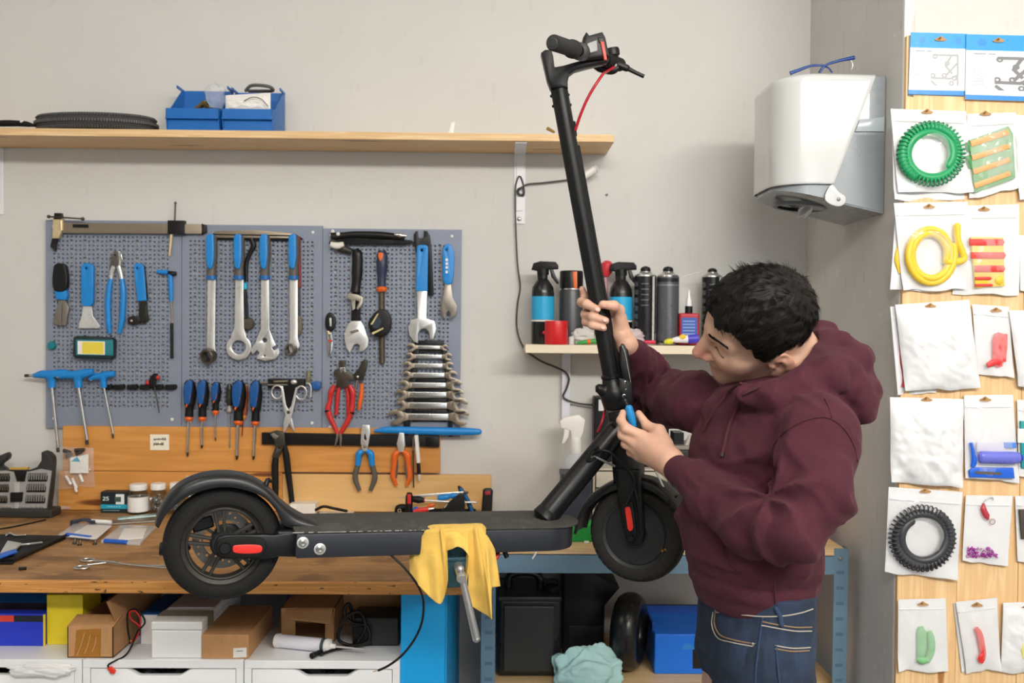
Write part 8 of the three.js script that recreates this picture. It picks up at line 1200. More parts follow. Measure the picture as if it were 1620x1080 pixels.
// a flat thing lying on the bench: pixel corners on the bench top
const lying = (pts, h, o = {}) => { const w = pts.map(([x, y]) => { const p = atY(x, y, yb + (o.lift ?? 0)); return [p.x, -p.z]; }); const g = slab(w, 0, h, { bevel: o.bevel ?? Math.min(0.001, h * 0.3), smooth: o.smooth }); g.rotateX(-Math.PI / 2); g.translate(0, yb + (o.lift ?? 0), 0); return g; };
{
const zc = onB(40, 818).z - 0.05, t = thing('bit_case', 'open grey and black bit case standing at the left end of the bench', 'case'), GI = mat(0x9c9b99, 0.5), C = (x, y) => [x / 7.713, 700 + y / 7.713], PL = (pts, z, th, o) => plate(pts.map((p) => C(p[0], p[1])), z, th, o);
part(t, 'frame', PL([[-120, 170], [0, 165], [95, 125], [115, 150], [105, 195], [30, 250], [20, 280], [90, 325], [180, 345], [350, 340], [480, 295], [535, 215], [535, 115], [560, 103], [610, 120], [655, 165], [665, 220], [640, 560], [605, 850], [-120, 850]], zc, 0.03, { bevel: 0.004 }), mat(0x2a2b2a, 0.5));
part(t, 'inner_panel', PL([[-110, 350], [80, 340], [180, 360], [360, 352], [500, 320], [630, 345], [565, 820], [-110, 820]], zc + 0.029, 0.006, { bevel: 0.001 }), GI); part(t, 'base', [(() => { const p = onB(-15, 822), q = onB(75, 822); return boxB(p.x, q.x, yb, at(40, 804, zc + 0.04).y, zc - 0.005, zc + 0.06, 0.005); })()], mat(0x2c2d2b, 0.5));
part(t, 'yellow_edge', PL([[125, 305], [350, 300], [350, 322], [125, 325]], zc + 0.012, 0.012), mat(0xc9a23a, 0.45)); part(t, 'latch', PL([[175, 335], [325, 335], [300, 470], [215, 470]], zc + 0.033, 0.008), BLACK); part(t, 'latch', PL([[135, 610], [275, 605], [265, 715], [135, 720]], zc + 0.034, 0.01), BLACK); part(t, 'slider', PL([[175, 480], [240, 480], [235, 800], [180, 800]], zc + 0.033, 0.004), mat(0xb4b4b2, 0.45));
[[-40, 120, 368, 470], [345, 580, 362, 470], [-40, 108, 500, 600], [328, 560, 492, 600], [-40, 90, 640, 735], [315, 550, 632, 735]].forEach(([a, b, c, d], k) => { part(t, 'bit_rail', PL([[a, c + (d - c) * 0.45], [b, c + (d - c) * 0.4], [b - 6, d], [a, d]], zc + 0.033, 0.006), BLACK); const bits = [], n = Math.round((b - a) / 30); for (let i = 0; i < n; i++) { const x = lerp(a + 14, b - 16, i / (n - 1)), p = C(x, c + 6), q = C(x - 4, d - 18); bits.push(rod(at(p[0], p[1], zc + 0.038), at(q[0], q[1], zc + 0.038), 0.0028, 0.0028, 6)); } part(t, 'bits', bits, k % 2 ? mat(0x8c8a86, 0.4, 0.8) : mat(0x5c564a, 0.4, 0.7)).userData.kind = 'stuff'; });
const so = []; for (let i = 0; i < 9; i++) { const x = i < 4 ? 20 + i * 32 : 260 + (i - 4) * 62, p = C(x, 795); so.push(lathe([[0.0035, 0], [0.0055, 0], [0.006, 0.004], [0.0035, 0.0042]], at(p[0], p[1], zc + 0.034), V(0, 0, 1), 14)); } part(t, 'sockets', so, CHROME).userData.kind = 'stuff';
}
{
const zb = 0.035, t = thing('clear_bag', 'clear plastic bag of small parts hanging on the orange board at the left', 'bag'); const q = [[86, 706], [148, 708], [150, 768], [88, 775]]; const [f, b] = pouch(t, '', q, zb, { seed: 71, bulge: 0.02, wrinkle: 0.01 }); part(t, 'pouch', [f, b], mat(0xffffff, 0.1, 0, { transmission: 0.95, thickness: 0, bump: null, ior: 1.25 }));
part(t, 'label', plate([[111, 724], [140, 718], [140, 748], [111, 748]], zb + 0.012, 0.0008, { bevel: 0 }), WHITEP); part(t, 'label_corner', plate([[112, 730], [122, 722], [127, 730]], zb + 0.0128, 0.0006, { bevel: 0 }), mat(0x3aa6c8, 0.4)); for (const [a, b2, c, d] of [[100, 712, 112, 716], [118, 712, 134, 711], [104, 722, 114, 719], [120, 718, 130, 714]]) part(t, 'metal_part', rodP(a, b2, c, d, zb + 0.008, 3), mat(0x55504a, 0.4, 0.6)); for (const [a, b2, c, d] of [[104, 752, 112, 766], [114, 756, 121, 772], [126, 750, 131, 762], [119, 770, 121, 778]]) part(t, 'white_part', rodP(a, b2, c, d, zb + 0.009, 2.2), WHITEP);
const tz = onB(180, 811).z, bx = thing('fastener_box', 'turquoise and black cardboard box beside the jars', 'box'), X0 = at(159, 800, tz).x, X1 = at(202, 800, tz).x, yt = at(180, 778, tz).y, pr = canvasTex(192, 160, (x) => { x.fillStyle = '#14242c'; x.fillRect(0, 0, 192, 160); x.fillStyle = '#20a2c2'; x.fillRect(0, 96, 192, 34); x.fillStyle = '#e9efef'; x.fillRect(108, 14, 62, 80); x.fillStyle = '#3f5a52'; x.fillRect(100, 36, 46, 40); x.fillStyle = '#d8e4e4'; x.font = 'bold 44px sans-serif'; x.fillText('25', 12, 66); x.fillStyle = '#9fd4de'; for (let k = 0; k < 5; k++) x.fillRect(50 + k * 20, 110, 14, 6); x.fillStyle = '#7fa0a6'; x.fillRect(16, 140, 120, 6); });
part(bx, 'carton', boxB(X0, X1, yb, yt, tz - 0.06, tz, 0.001), mat(0x20242a, 0.5)); const pg = new THREE.PlaneGeometry(X1 - X0 - 0.002, yt - yb - 0.002); pg.translate((X0 + X1) / 2, (yt + yb) / 2, tz + 0.0004); part(bx, 'print', pg, mat(0xffffff, 0.45, 0, { map: pr, bump: null }), null, true); part(bx, 'open_top', [boxB(X0 + 0.001, X1 - 0.001, yt, yt + 0.014, tz - 0.059, tz - 0.057, 0)], mat(0x9a988e, 0.6));
const jar = (label, cx, r, base, top, full) => { const z = onB(cx, base).z, b = V(at(cx, base, z).x, yb, z), R = r / ppm(z), H = at(cx, top, z).y - yb, t = thing('jar', label, 'jar', 'white capped jars on the bench'); part(t, 'glass', lathe([[0, 0], [R * 0.96, 0], [R, 0.003], [R, H * 0.6], [R * 0.9, H * 0.72], [R * 0.74, H * 0.78], [R * 0.74, H * 0.9], [R * 0.7, H * 0.9], [R * 0.7, H * 0.78], [R * 0.86, H * 0.71], [R * 0.95, H * 0.6], [R * 0.95, 0.004], [0, 0.004]], b, UP, 32), mat(0xf4f6f6, 0.06, 0, { transmission: 1, thickness: 0.0, bump: null, ior: 1.3 })); part(t, 'cap', lathe([[0, H * 0.8], [R * 0.84, H * 0.8], [R * 0.86, H * 0.82], [R * 0.86, H * 0.97], [R * 0.8, H], [0, H]], b, UP, 30), WHITEP); if (full === 1) part(t, 'label', lathe([[R + 0.0002, H * 0.08], [R + 0.0007, H * 0.08], [R + 0.0007, H * 0.58], [R + 0.0002, H * 0.58]], b, UP, 32), WHITEP); if (full === 1) part(t, 'powder', lathe([[0, 0.005], [R * 0.93, 0.005], [R * 0.93, H * 0.55], [0, H * 0.57]], b, UP, 24), mat(0x8d847a, 0.8)); else { const nuts = []; for (let k = 0; k < 60; k++) { const a = rnd() * 6.28, q = Math.sqrt(rnd()) * R * 0.78, g = new THREE.CylinderGeometry(0.0038, 0.0038, 0.0034, 6); g.rotateX(rr(0, 3)); g.rotateZ(rr(0, 3)); g.translate(b.x + Math.cos(a) * q, b.y + 0.008 + rnd() * H * 0.5, b.z + Math.sin(a) * q); nuts.push(g); } part(t, 'nuts', nuts, mat(0xb0b0ae, 0.35, 0.8)).userData.kind = 'stuff'; } };
jar('jar with a white cap and white label, leftmost of the jars', 219, 15.5, 811, 765, 1); jar('jar of nuts with a white cap, second from the left', 250.5, 13.5, 811, 764, 2); jar('jar of nuts with a white cap, third, half behind the rear fender', 280, 13, 811, 763, 2); jar('jar with a white cap set further back, its cap just above the fender', 305, 12.5, 807, 752, 2);
let r = thing('steel_ruler', 'pale steel ruler lying behind the rear wheel', 'ruler'); part(r, 'rule', lying([[185, 820], [247, 813.5], [247, 817], [186, 823]], 0.004), mat(0xb6d3d2, 0.3, 0.5)); r = thing('file', 'flat grey file lying in front of the ruler', 'file'); part(r, 'blade', lying([[175, 826], [246, 820], [246, 826], [176, 831]], 0.005), GRAYM); part(r, 'tang', lying([[157, 827], [176, 826.5], [176, 830], [158, 830]], 0.004), DARKSTEEL);
r = thing('tape_gun', 'dark blue grey curved clamp piece lying left of the file', 'clamp'); { const p = onB(128, 834); part(r, 'body', [(() => { const g = new THREE.TorusGeometry(0.026, 0.0085, 12, 30, Math.PI); g.scale(1.05, 0.55, 1); g.translate(p.x, yb + 0.004, p.z - 0.02); return g; })()], mat(0x35394a, 0.5)); part(r, 'end', boxB(p.x - 0.036, p.x - 0.022, yb, yb + 0.018, p.z - 0.032, p.z - 0.008, 0.003), mat(0x2b2f3a, 0.5)); part(r, 'end', boxB(p.x + 0.022, p.x + 0.036, yb, yb + 0.018, p.z - 0.032, p.z - 0.008, 0.003), mat(0x2b2f3a, 0.5)); }
const TR = mat(0xe6e2e0, 0.25, 0, { transmission: 0.4, thickness: 0, bump: null });
r = thing('parts_tray', 'clear tray with a white card and a blue front edge, left one on the bench', 'tray'); part(r, 'tray', lying([[120, 830], [178, 831], [152, 856], [93, 849]], 0.008), TR); part(r, 'card', lying([[138, 830.5], [177, 832], [152, 853.5], [108, 849]], 0.0012, { lift: 0.0082 }), WHITEP); part(r, 'blue_edge', [rod(onB(106, 849).add(V(0, 0.007, 0.004)), onB(145, 854).add(V(0, 0.007, 0.004)), 0.006, 0.006, 8)], mat(0x1f5fc4, 0.4)); part(r, 'roll', [rod(onB(138, 831).add(V(0, 0.014, 0)), onB(176, 833.5).add(V(0, 0.014, 0)), 0.006, 0.006, 12)], WHITEP);
r = thing('parts_tray', 'clear tray with white paper and a blue front edge, right one on the bench', 'tray'); part(r, 'tray', lying([[192, 834], [247, 836], [222, 863], [160, 859]], 0.008), TR); part(r, 'card', lying([[196, 836], [232, 836], [226, 851], [186, 855]], 0.0012, { lift: 0.0082 }), WHITEP); part(r, 'blue_edge', [rod(onB(166, 858.5).add(V(0, 0.007, 0.004)), onB(202, 861).add(V(0, 0.007, 0.004)), 0.006, 0.006, 8)], mat(0x1f5fc4, 0.4));
[[118, 860, 'left'], [126, 862, 'middle'], [150, 861, 'right']].forEach(([x, y, w]) => { const p = onB(x, y); solo('small_bolt', 'small dark bolt standing in front of the trays, ' + w + ' one of three', 'bolt', [rod(V(p.x, yb, p.z), V(p.x + 0.002, yb + 0.014, p.z), 0.004, 0.0025, 8), lathe([[0, 0], [0.006, 0], [0.006, 0.003], [0, 0.004]], V(p.x, yb, p.z), UP, 8)], DARKSTEEL, 'small bolts in front of the trays'); });
r = thing('black_tray', 'flat black tool tray with loose parts at the front left of the bench', 'tray'); part(r, 'tray', lying([[-80, 846], [104, 850], [104, 853], [24, 889], [20, 893], [-120, 893]], 0.006, { bevel: 0.002 }), BLACKM); part(r, 'lip', [rod(onB(104, 851).add(V(0, 0.008, 0)), onB(24, 889).add(V(0, 0.008, 0)), 0.004, 0.004, 8), rod(onB(24, 890).add(V(0, 0.008, 0)), onB(-100, 890).add(V(0, 0.008, 0)), 0.005, 0.005, 8)], BLACK);
solo('paper_card', 'grey card leaning on a blue strip in the black tray', 'card', lying([[12, 858], [34, 862], [18, 878], [0, 878]], 0.006, { lift: 0.01 }), mat(0xb8b7b4, 0.5)); solo('blue_strip', 'bright blue strip in the black tray', 'strip', lying([[0, 877], [24, 870], [28, 874], [0, 884]], 0.004, { lift: 0.0168 }), mat(0x1c68d0, 0.4)); solo('metal_strip', 'thin silver clip across the black tray', 'clip', tube([onB(28, 868).add(V(0, 0.01, 0)), onB(44, 869).add(V(0, 0.014, 0)), onB(66, 864).add(V(0, 0.01, 0))], 0.0028, 20), SATIN); solo('metal_strip', 'small silver bits at the back of the black tray', 'clip', [tube([onB(10, 852).add(V(0, 0.009, 0)), onB(16, 850).add(V(0, 0.012, 0)), onB(24, 852).add(V(0, 0.009, 0)), onB(40, 852).add(V(0, 0.01, 0))], 0.003, 24)], CHROME);
r = thing('forceps', 'long silver forceps with ring handles lying on the bench behind the rear wheel', 'forceps'); { const q = (x, y, h = 0.006) => onB(x, y).add(V(0, h, 0)); const ring = (x, y, s) => { const g = new THREE.TorusGeometry(0.0125, 0.0028, 10, 28); g.scale(1.25, 0.8, 1); g.rotateX(-Math.PI / 2 + 0.1); const p = q(x, y, 0.004); g.translate(p.x, p.y, p.z); return g; }; part(r, 'half', [ring(129, 900, 0), tube([q(139, 897), q(170, 894), q(192, 897), q(270, 899)], 0.0028, 40)], STEEL); part(r, 'half', [ring(139, 888, 0), tube([q(149, 891), q(175, 895, 0.01), q(200, 899, 0.01), q(272, 903)], 0.0028, 40)], STEEL); }
{ const p = onB(35, 902); solo('rubber_piece', 'tiny black rubber cap at the front of the bench', 'cap', [rod(V(p.x - 0.008, yb + 0.004, p.z), V(p.x + 0.008, yb + 0.004, p.z - 0.004), 0.004, 0.004, 10)], BLACK); }
solo('bench_cable', 'thin black cable lying on the bench in front of the bit case', 'cable', tube([onB(-30, 841), onB(10, 836), onB(45, 829), onB(72, 823)].map((p) => p.add(V(0, 0.002, 0))), 0.0022, 30), BLACK); solo('clear_sleeve', 'clear plastic sleeve end beside the bit case', 'sleeve', grip([[76, 814, 3], [86, 806, 4.5], [99, 803, 3], [111, 803, 2]], onB(90, 812).z, 0.8), mat(0xe9d8cc, 0.15, 0, { transmission: 0.6, thickness: 0, bump: null }));
r = thing('white_carton', 'small white carton lying behind the deck beside the rear fender', 'carton'); { const z = onB(480, 815).z; part(r, 'carton', boxB(at(458, 800, z).x, at(499, 800, z).x, yb, at(480, 797, z).y, z - 0.05, z, 0.002), mat(0xe9e4da, 0.5)); part(r, 'flap', lying([[455, 800], [470, 798], [470, 806], [455, 808]], 0.002, { lift: 0.02 }), mat(0xe9e4da, 0.5)); solo('cable_bundle', 'black and red cable end lying behind the deck near the white carton', 'cable', [tube([at(500, 806, z), at(512, 801, z + 0.01), at(528, 804, z), at(548, 808, z + 0.01)], 0.0045, 30)], BLACK); solo('paper_strip', 'pale paper strip behind the dark cable end', 'paper', lying([[505, 806], [560, 807], [560, 815], [505, 815]], 0.003), mat(0xd9cfc6, 0.6)); }
}
// pile of tools behind the deck
{
const z = onB(690, 822).z, A = (x, y, d = 0) => at(x, y, z + d);
let r = thing('tool_tray', 'low black tray holding the pile of tools behind the deck', 'tray'); part(r, 'tray', [boxB(at(632, 800, z).x, at(752, 800, z).x, yb, yb + 0.004, z - 0.06, z + 0.03, 0.001), boxB(at(632, 800, z).x, at(752, 800, z).x, yb, yb + 0.022, z - 0.062, z - 0.058, 0.001)], BLACKM);
r = thing('screwdriver', 'short red and black screwdriver handle standing at the left of the pile', 'screwdriver'); part(r, 'handle', [grip([[648, 779, 4], [647.5, 786, 6], [647, 800, 5.8], [647, 818, 5]], z + 0.02, 0.9)], BLACK); part(r, 'inlay', plate([[645, 782], [650, 782], [650, 796], [645, 796]], z + 0.022, 0.014, { bevel: 0.002 }), RED);
r = thing('knife_blade', 'long pale blade lying across the tool pile', 'knife'); part(r, 'blade', plate([[629, 787], [660, 782.5], [734, 777], [735, 780], [690, 784], [655, 787]], z - 0.02, 0.003), SATIN); part(r, 'tang', rodP(733, 778.5, 741, 779, z - 0.018, 1.8), DARKSTEEL);
r = thing('pliers', 'blue and black handled pliers leaning behind the tool pile', 'pliers'); part(r, 'grip', grip([[725, 768, 1.5], [729, 774, 4], [738, 788, 3.6], [746, 806, 4]], z - 0.04, 0.8), BLACK); part(r, 'grip', grip([[728, 772, 3], [736, 784, 3], [743, 797, 3], [748, 812, 3]], z - 0.032, 0.8), mat(0x1d6aa8, 0.4));
r = thing('driver_set', 'two bright blue driver handles lying in the tool pile', 'driver'); part(r, 'handle', grip([[692, 787, 3], [697, 787, 4.4], [707, 786, 4.6], [712, 785, 3]], z - 0.005, 0.9), TB); part(r, 'handle', grip([[710, 785, 3.4], [717, 784, 4.6], [724, 783, 3]], z - 0.003, 0.9), TB);
r = thing('screwdriver', 'white shafted screwdriver lying in the tool pile', 'screwdriver'); part(r, 'shaft', rodP(671, 791, 716, 794, z + 0.004, 1.6), SATIN); part(r, 'handle', grip([[652, 789, 5], [662, 790, 6], [671, 791, 4]], z + 0.004, 0.9), BLACK); part(r, 'collar', rodP(669, 791, 672, 791, z + 0.004, 3.6), RED);
r = thing('black_holster', 'black angled tool holster in the middle of the tool pile', 'holster'); part(r, 'body', plate([[700, 807], [712, 794], [728, 781], [733, 783], [735, 800], [733, 814], [700, 814]], z + 0.002, 0.03, { bevel: 0.004 }), BLACKM); part(r, 'slot', rodP(703, 803, 708, 797, z + 0.032, 1), SATIN);
r = thing('cutter_knife', 'red cutter knife lying at the front of the tool pile', 'knife'); part(r, 'body', grip([[654, 809, 3], [664, 807, 4.4], [678, 805, 4]], z + 0.026, 0.8), mat(0xd8352c, 0.4)); part(r, 'blade', rodP(678, 805, 687, 804, z + 0.026, 2, 1.2), SATIN); solo('blue_stub', 'small blue cap left of the red cutter knife', 'cap', grip([[652, 807, 3], [658, 806, 5], [664, 806, 3]], z + 0.01, 0.8), mat(0x2a6ad0, 0.4)); solo('orange_grip', 'small orange grip end in the tool pile', 'grip', grip([[676, 800, 2], [682, 799, 3.4], [688, 798, 2]], z - 0.002, 0.8), ORANGE);
r = thing('steel_ring_tool', 'dark tool with a steel ring at the left of the pile', 'tool'); part(r, 'body', grip([[626, 812, 3], [631, 804, 6], [640, 802, 5], [650, 808, 4]], z, 0.8), BLACKM); part(r, 'ring', lathe([[0.003, 0], [0.006, 0], [0.006, 0.004], [0.003, 0.004]], A(632, 807, 0.012), V(0, 0, 1), 14), CHROME);
r = thing('chisel_handle', 'black handle with a red end standing right of the tool pile', 'handle'); part(r, 'handle', [plate([[765, 775], [768, 773], [776, 773], [779, 776], [777, 816], [762, 816]], z - 0.005, 0.024, { bevel: 0.005 })], BLACK); part(r, 'red_band', plate([[767, 777], [776, 777], [775.5, 782], [767, 782]], z + 0.017, 0.003), mat(0xa3283a, 0.4)); solo('spare_shaft', 'short steel shaft lying right of the holster', 'shaft', rodP(733, 794, 754, 794.5, z - 0.01, 1.6), SATIN); solo('dark_cap', 'dark round cap near the right end of the tool pile', 'cap', lathe([[0, 0.02], [0.012, 0.018], [0.015, 0.01], [0.015, 0]], V(A(748, 806).x, yb + 0.0005, z), UP, 20), BLACK);
}
// ---------------------------------------------------------------- on the drawer units
const yd = YD + 0.0004, onD = (px, py) => atY(px, py, yd);
{
const CARD = tex(256, 256, (u, v) => { const g = 1 + 0.1 * (fb(u, v, 40, 8, 3, 3) - 0.5) + 0.06 * (fb(u, v, 4, 4, 3, 5) - 0.5); return [192 * g, 145 * g, 98 * g]; }, { m: 0.4 }), CB = mat(0xffffff, 0.8, 0, { map: CARD }), TAPE = mat(0xa8712e, 0.3, 0, { bump: null }), sheetBox = (x0, x1, y0, y1, z0, z1, w = 0.003) => [boxB(x0, x1, y0, y0 + w, z0, z1, 0.0005), boxB(x0, x0 + w, y0, y1, z0, z1, 0.0005), boxB(x1 - w, x1, y0, y1, z0, z1, 0.0005), boxB(x0, x1, y0, y1, z0, z0 + w, 0.0005), boxB(x0, x1, y0, y1, z1 - w, z1, 0.0005)];
const F = (px0, px1, pyT, pyB) => { const z = onD(px0, pyB).z, a = at(px0, pyT, z), b = at(px1, pyT, z); return [a.x, b.x, yd, a.y, z]; };
let [x0, x1, y0, y1, z] = F(-60, 69, 970, 1021), t = thing('part_box', 'blue box with red and black stripes and a yellow edge, far left under the bench', 'box');
part(t, 'carton', boxB(x0, x1, y0, y1, z - 0.22, z, 0.001), mat(0x2138c4, 0.35)); part(t, 'red_stripe', boxB(x0, at(22, 990, z).x, at(0, 983, z).y, at(0, 973, z).y, z, z + 0.0006, 0), mat(0xd8402f, 0.4)); part(t, 'black_stripe', boxB(at(22, 990, z).x, x1, at(0, 983, z).y, at(0, 973, z).y, z, z + 0.0006, 0), mat(0x1c1d2a, 0.4)); part(t, 'yellow_edge', boxB(x1 - 0.0006, x1 + 0.003, y0, y1 - 0.002, z - 0.004, z + 0.0008, 0), mat(0xe6cf3a, 0.4)); part(t, 'top_print', boxB(x0 + 0.02, x1 - 0.015, y1, y1 + 0.0006, z - 0.14, z - 0.03, 0), mat(0x453a5c, 0.4)); part(t, 'lid', [(() => { const g = boxB(x0, x1 - 0.02, 0, 0.002, -0.12, 0, 0.0005); g.rotateX(0.3); g.translate(0, y1 + 0.002, z - 0.08); return g; })()], mat(0x1c6ab8, 0.4));
[x0, x1, y0, y1, z] = F(74, 131, 941, 1019); t = thing('part_box', 'plain yellow box standing upright under the bench', 'box'); part(t, 'carton', boxB(x0, x1, y0, Math.min(y1, YB - 0.034), z - 0.1, z, 0.001), mat(0xe9d228, 0.42)); part(t, 'top_flap', boxB(x0, x1, Math.min(y1, YB - 0.034), Math.min(y1, YB - 0.034) + 0.001, z - 0.1, z - 0.002, 0), mat(0xd8c42c, 0.45));
const dz = 0.47; t = thing('part_box', 'dark blue box with slanted white print behind the yellow box', 'box'); part(t, 'carton', boxB(at(128, 960, dz).x, at(196, 960, dz).x, yd, Math.min(at(150, 938, dz).y, YB - 0.034), dz - 0.1, dz, 0.001), mat(0x14245c, 0.4)); for (let k = 0; k < 3; k++) part(t, 'print', plate([[140 + k * 6, 962], [144 + k * 6, 962], [150 + k * 6, 944], [146 + k * 6, 944]], dz, 0.0006, { bevel: 0 }), mat(0xc3cbe0, 0.4));
// cardboard box with raised flaps
[x0, x1, y0, y1, z] = F(105, 178, 992, 1041); z -= 0.004; t = thing('cardboard_box', 'open cardboard box with brown tape and a raised side flap', 'box'); const dp = 0.3; part(t, 'carton', sheetBox(x0, x1, y0, y1, z - dp, z), CB); part(t, 'tape', plate([[121, 996], [160, 994], [159, 1039], [117, 1039]], z, 0.0007, { bevel: 0 }), TAPE, 'crinkled brown tape'); for (let k = 0; k < 3; k++) part(t, 'tape_crease', tube([at(122 + k * 12, 1036 - k * 3, z + 0.001), at(128 + k * 11, 1020, z + 0.001), at(134 + k * 9, 1000 + k * 4, z + 0.001)], 0.0007, 12), mat(0xd9b27e, 0.3));
const flap = (ax, bx, y, za, zb2, up, out) => { const P = [[ax, y, za], [bx, y, zb2], [bx + out, y + up, zb2], [ax + out, y + up, za]].map((p) => V(...p)); return sheet((u, v) => P[0].clone().lerp(P[1], u).lerp(P[3].clone().lerp(P[2], u), v), 6, 4, 0.003); }; part(t, 'flap', flap(x1 - 0.0015, x1 - 0.0015, y1, z - 0.02, z - dp, 0.052, -0.022), CB); part(t, 'flap', (() => { const P = [V(x0, y1, z - 0.0015), V(x1, y1, z - 0.0015), V(x1, y1 + 0.012, z - 0.05), V(x0, y1 + 0.012, z - 0.05)]; return sheet((u, v) => P[0].clone().lerp(P[1], u).lerp(P[3].clone().lerp(P[2], u), v), 4, 4, 0.003); })(), CB);
t = thing('wire_lead', 'red and black wire lead with a red plug hanging over the drawer front', 'lead'); const wz = onD(208, 1024).z; part(t, 'black_wire', tube([V(at(206, 1018, wz).x, yd + 0.01, wz), at(202, 990, wz), at(203, 968, wz), at(214, 963, wz), at(227, 976, wz + 0.005), at(229, 985, wz + 0.01), at(217, 1000, wz + 0.012), at(208, 1022, wz + 0.02), at(196, 1038, ZD - 0.015), at(180, 1046, ZD + 0.004), at(171, 1052, ZD + 0.005), at(172, 1056, ZD + 0.005)], 0.0021, 110), BLACK); part(t, 'red_wire', tube([V(at(208, 1016, wz).x, yd + 0.012, wz + 0.003), at(221, 992, wz + 0.004), at(207, 978, wz + 0.004), at(205, 968, wz + 0.004), at(213, 966, wz + 0.004), at(222, 978, wz + 0.006), at(218, 1004, wz + 0.01), at(212, 1014, wz + 0.012)], 0.002, 80), mat(0xcc2320, 0.4)); part(t, 'plug', plate([[170, 1056], [176, 1054], [183, 1061], [181, 1065], [176, 1064]], ZD + 0.001, 0.007, { bevel: 0.001 }), mat(0xe23a22, 0.4)); part(t, 'joint', ball(at(207, 1013, wz + 0.006), 0.0035, 8), BRASS);
[x0, x1, y0, y1, z] = F(222, 250, 971, 1018); t = thing('part_box', 'long box with a white end and blue top beside the wire lead', 'box'); part(t, 'carton', boxB(x0, x1, y0, y1, z - 0.26, z - 0.001, 0.001), mat(0x1759a8, 0.4)); part(t, 'white_end', boxB(x0 + 0.002, x1, y0, y1 - 0.002, z - 0.001, z + 0.0006, 0.0003), WHITEP);
[x0, x1, y0, y1, z] = F(238, 318, 984, 1042); z -= 0.004; t = thing('foam_box', 'long white foam box with a clear tape band', 'box'); const FO = mat(0xeeefef, 0.7); part(t, 'base', boxB(x0, x1, y0, y1 - 0.02, z - 0.32, z, 0.004), FO); part(t, 'lid', boxB(x0 - 0.001, x1 + 0.001, y1 - 0.0195, y1, z - 0.322, z + 0.001, 0.004), FO); part(t, 'tape', [boxB(x0 - 0.0016, x1 + 0.0016, y1 + 0.0001, y1 + 0.0006, z - 0.085, z - 0.04, 0), boxB(x1 + 0.001, x1 + 0.0016, y1 - 0.05, y1, z - 0.085, z - 0.04, 0)], mat(0xb6ae98, 0.25, 0, { transmission: 0.3, thickness: 0, bump: null })); part(t, 'wrap', boxB(x0 + 0.004, x1 - 0.002, y1, y1 + 0.003, z - 0.31, z - 0.1, 0.001), mat(0xc9bfbe, 0.6));
[x0, x1, y0, y1, z] = F(318, 393, 1004, 1042); z -= 0.002; t = thing('cardboard_box', 'closed flat cardboard box with a white sticker', 'box'); part(t, 'carton', boxB(x0, x1, y0, y1, z - 0.22, z, 0.0015), CB); part(t, 'lid_seam', boxB(x0 + 0.001, x1 - 0.001, y1, y1 + 0.0008, z - 0.112, z - 0.11, 0), mat(0x8a6540, 0.8)); part(t, 'sticker', plate([[369, 1025], [390, 1024], [390, 1039], [369, 1040]], z, 0.0005, { bevel: 0 }), WHITEP); part(t, 'sticker_print', [plate([[374, 1029], [384, 1028.5], [384, 1030], [374, 1030.5]], z + 0.0005, 0.0003, { bevel: 0 })], mat(0x999a9c, 0.5));
[x0, x1, y0, y1, z] = F(444, 530, 962, 1014); t = thing('cardboard_box', 'cardboard box with its torn end open, behind the syringe', 'box'); part(t, 'carton', sheetBox(x0, x1, y0, y1, z - 0.13, z).slice(0, 4).concat(boxB(x0, x1, y1 - 0.003, y1, z - 0.13, z - 0.005, 0.0005)), CB); part(t, 'end_flap', [boxB(x0, x0 + 0.036, y0, y1, z - 0.003, z, 0.0005)], CB); part(t, 'end_flap', boxB(x1 - 0.024, x1, y0, y1 - 0.01, z - 0.003, z, 0.0005), CB); part(t, 'top_flap', sheet((u, v) => V(lerp(x0 + 0.014, x1 - 0.006, u), y1 - 0.002 - 0.018 * (1 - v) - 0.012 * u * (1 - v), z - 0.002 + 0.022 * (1 - v)), 10, 6, 0.003), CB);
const bz2 = onD(540, 1000).z; t = thing('cardboard_box', 'larger cardboard box at the back below the worktop', 'box'); part(t, 'carton', boxB(at(478, 960, bz2 - 0.06).x, at(634, 960, bz2 - 0.06).x, yd, Math.min(yd + 0.13, YB - 0.034), bz2 - 0.25, bz2 - 0.06, 0.0015), CB); t = thing('part_box', 'small dark blue box behind the torn cardboard box', 'box'); part(t, 'carton', boxB(at(453, 950, bz2 - 0.07).x, at(474, 950, bz2 - 0.07).x, yd, YB - 0.036, bz2 - 0.2, bz2 - 0.07, 0.001), mat(0x20308c, 0.4));
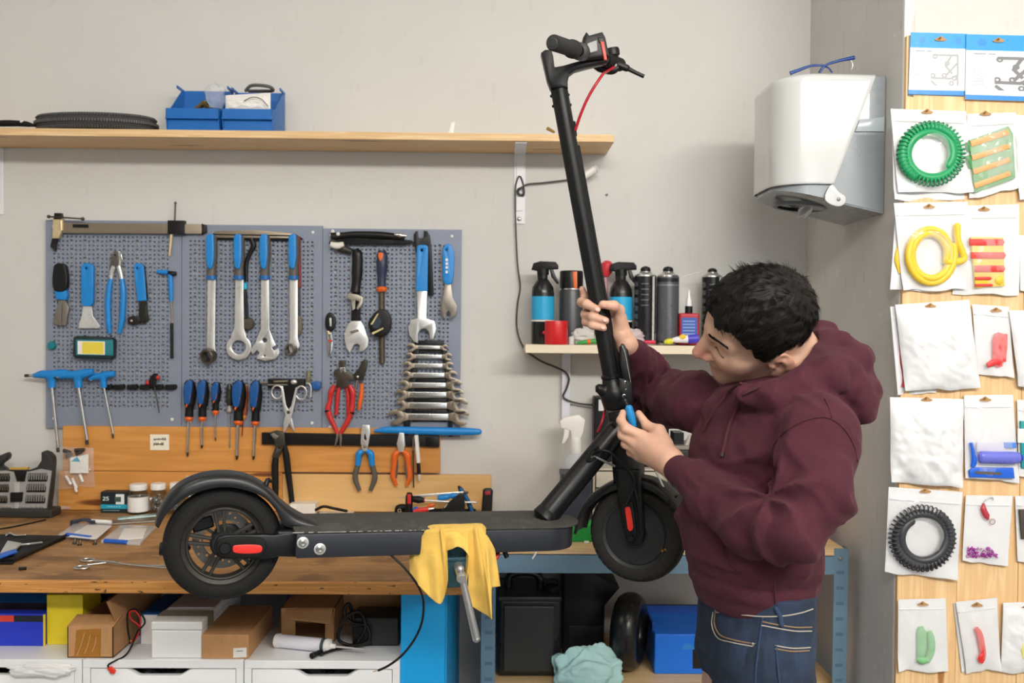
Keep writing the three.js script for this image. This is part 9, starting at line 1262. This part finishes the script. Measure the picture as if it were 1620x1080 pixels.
// power supply and its cable
[x0, x1, y0, y1, z] = F(557, 640, 976, 1022); t = thing('power_supply', 'black power supply with its cable looped round it', 'power supply'); x1 = at(632, 1000, z).x; part(t, 'body', (() => { const g = boxB(x0, x1, y0, y1, z - 0.09, z, 0.006); return g; })(), mat(0x202122, 0.4)); part(t, 'end_plate', plate([[560, 992], [588, 990], [588, 1020], [560, 1021]], z - 0.001, 0.004), BLACK); part(t, 'cable', tube([at(566, 1016, z + 0.012), at(578, 992, z + 0.014), at(570, 968, z + 0.006), at(552, 972, z + 0.01), at(538, 992, z + 0.012), at(535, 1010, z + 0.014), at(545, 1018, z + 0.012), at(566, 1020, z + 0.016), at(584, 1012, z + 0.016), at(580, 990, z + 0.012), at(558, 985, z + 0.008), at(547, 975, z + 0.008), at(546, 960, z + 0.004), at(552, 955, z), at(556, 964, z - 0.004), at(560, 985, z)], 0.0042, 140), BLACK); part(t, 'lead', tube([V(at(560, 1020, z + 0.02).x, yd + 0.005, z + 0.02), V(at(540, 1022, z + 0.02).x, yd + 0.005, z + 0.026), at(520, 1030, z + 0.055), at(508, 1036, z + 0.07)].map((p) => V(p.x, Math.max(p.y, yd + 0.005), p.z)), 0.0036, 40), BLACK); { const p = onD(492, 1044), q = onD(509, 1034); part(t, 'plug', rod(V(p.x, yd + 0.0075, Math.min(p.z, ZD - 0.008)), V(q.x, yd + 0.0065, q.z), 0.0072, 0.005, 14), BLACK); }
t = thing('syringe', 'large white plastic syringe with a thin metal tip lying on the drawer unit', 'syringe'); { const a = onD(440, 1024), b = onD(517, 1032), R = 0.0165, up = V(0, R + 0.0005, 0); const A = a.clone().add(up), B = b.clone().add(up), d = B.clone().sub(A).normalize(); part(t, 'barrel', rod(A, B, R * 0.94, R * 0.94, 28), mat(0xe3e2ec, 0.3)); part(t, 'end_cap', lathe([[0, 0], [R, 0.001], [R * 1.0, 0.012], [0, 0.013]], A.clone().addScaledVector(d, -0.006), d, 28), WHITEP); part(t, 'seal', lathe([[R * 0.9, 0], [R * 1.02, 0.001], [R * 1.02, 0.008], [R * 0.9, 0.009]], B.clone().addScaledVector(d, -0.012), d, 28), mat(0x3d4650, 0.4)); part(t, 'nose', lathe([[0, 0], [R * 0.98, 0], [R * 0.94, 0.008], [R * 0.4, 0.012], [R * 0.3, 0.022], [0, 0.023]], B, d, 28), WHITEP); part(t, 'tip', rod(B.clone().addScaledVector(d, 0.02), B.clone().addScaledVector(d, 0.098), 0.0032, 0.0016, 10), mat(0xd0ced0, 0.3, 0.6)); part(t, "scale_print", Array.from({ length: 8 }, (_, k) => { const g = new THREE.TorusGeometry(R * 0.945, 0.0004, 4, 20, 0.7); g.rotateZ(1.0); g.applyQuaternion(new THREE.Quaternion().setFromUnitVectors(V(0, 0, 1), d)); const p = A.clone().lerp(B, 0.2 + k * 0.08); g.translate(p.x, p.y, p.z); return g; }), mat(0x8e8fa8, 0.5)).userData.kind = 'stuff'; }
solo('plastic_bag', 'clear plastic bag caught in the top drawer of the leftmost unit', 'bag', (() => { const c = at(68, 1058, ZD + 0.008), g = new THREE.SphereGeometry(1, 60, 30), p = g.attributes.position; for (let i = 0; i < p.count; i++) { const x = p.getX(i), y = p.getY(i), zz = p.getZ(i), k = 1 + 0.3 * n3(x * 3, y * 3, zz * 3) + 0.12 * ridge(n3(x * 9, y * 9, 2)); p.setXYZ(i, c.x + x * 0.068 * k, c.y + y * 0.016 * k, c.z + 0.004 + zz * 0.007 * k); } g.computeVertexNormals(); return g; })(), mat(0xffffff, 0.3, 0, { transmission: 0.4, thickness: 0, bump: null, ior: 1.2 }));
}

rebase();
renderer.render(scene, camera);
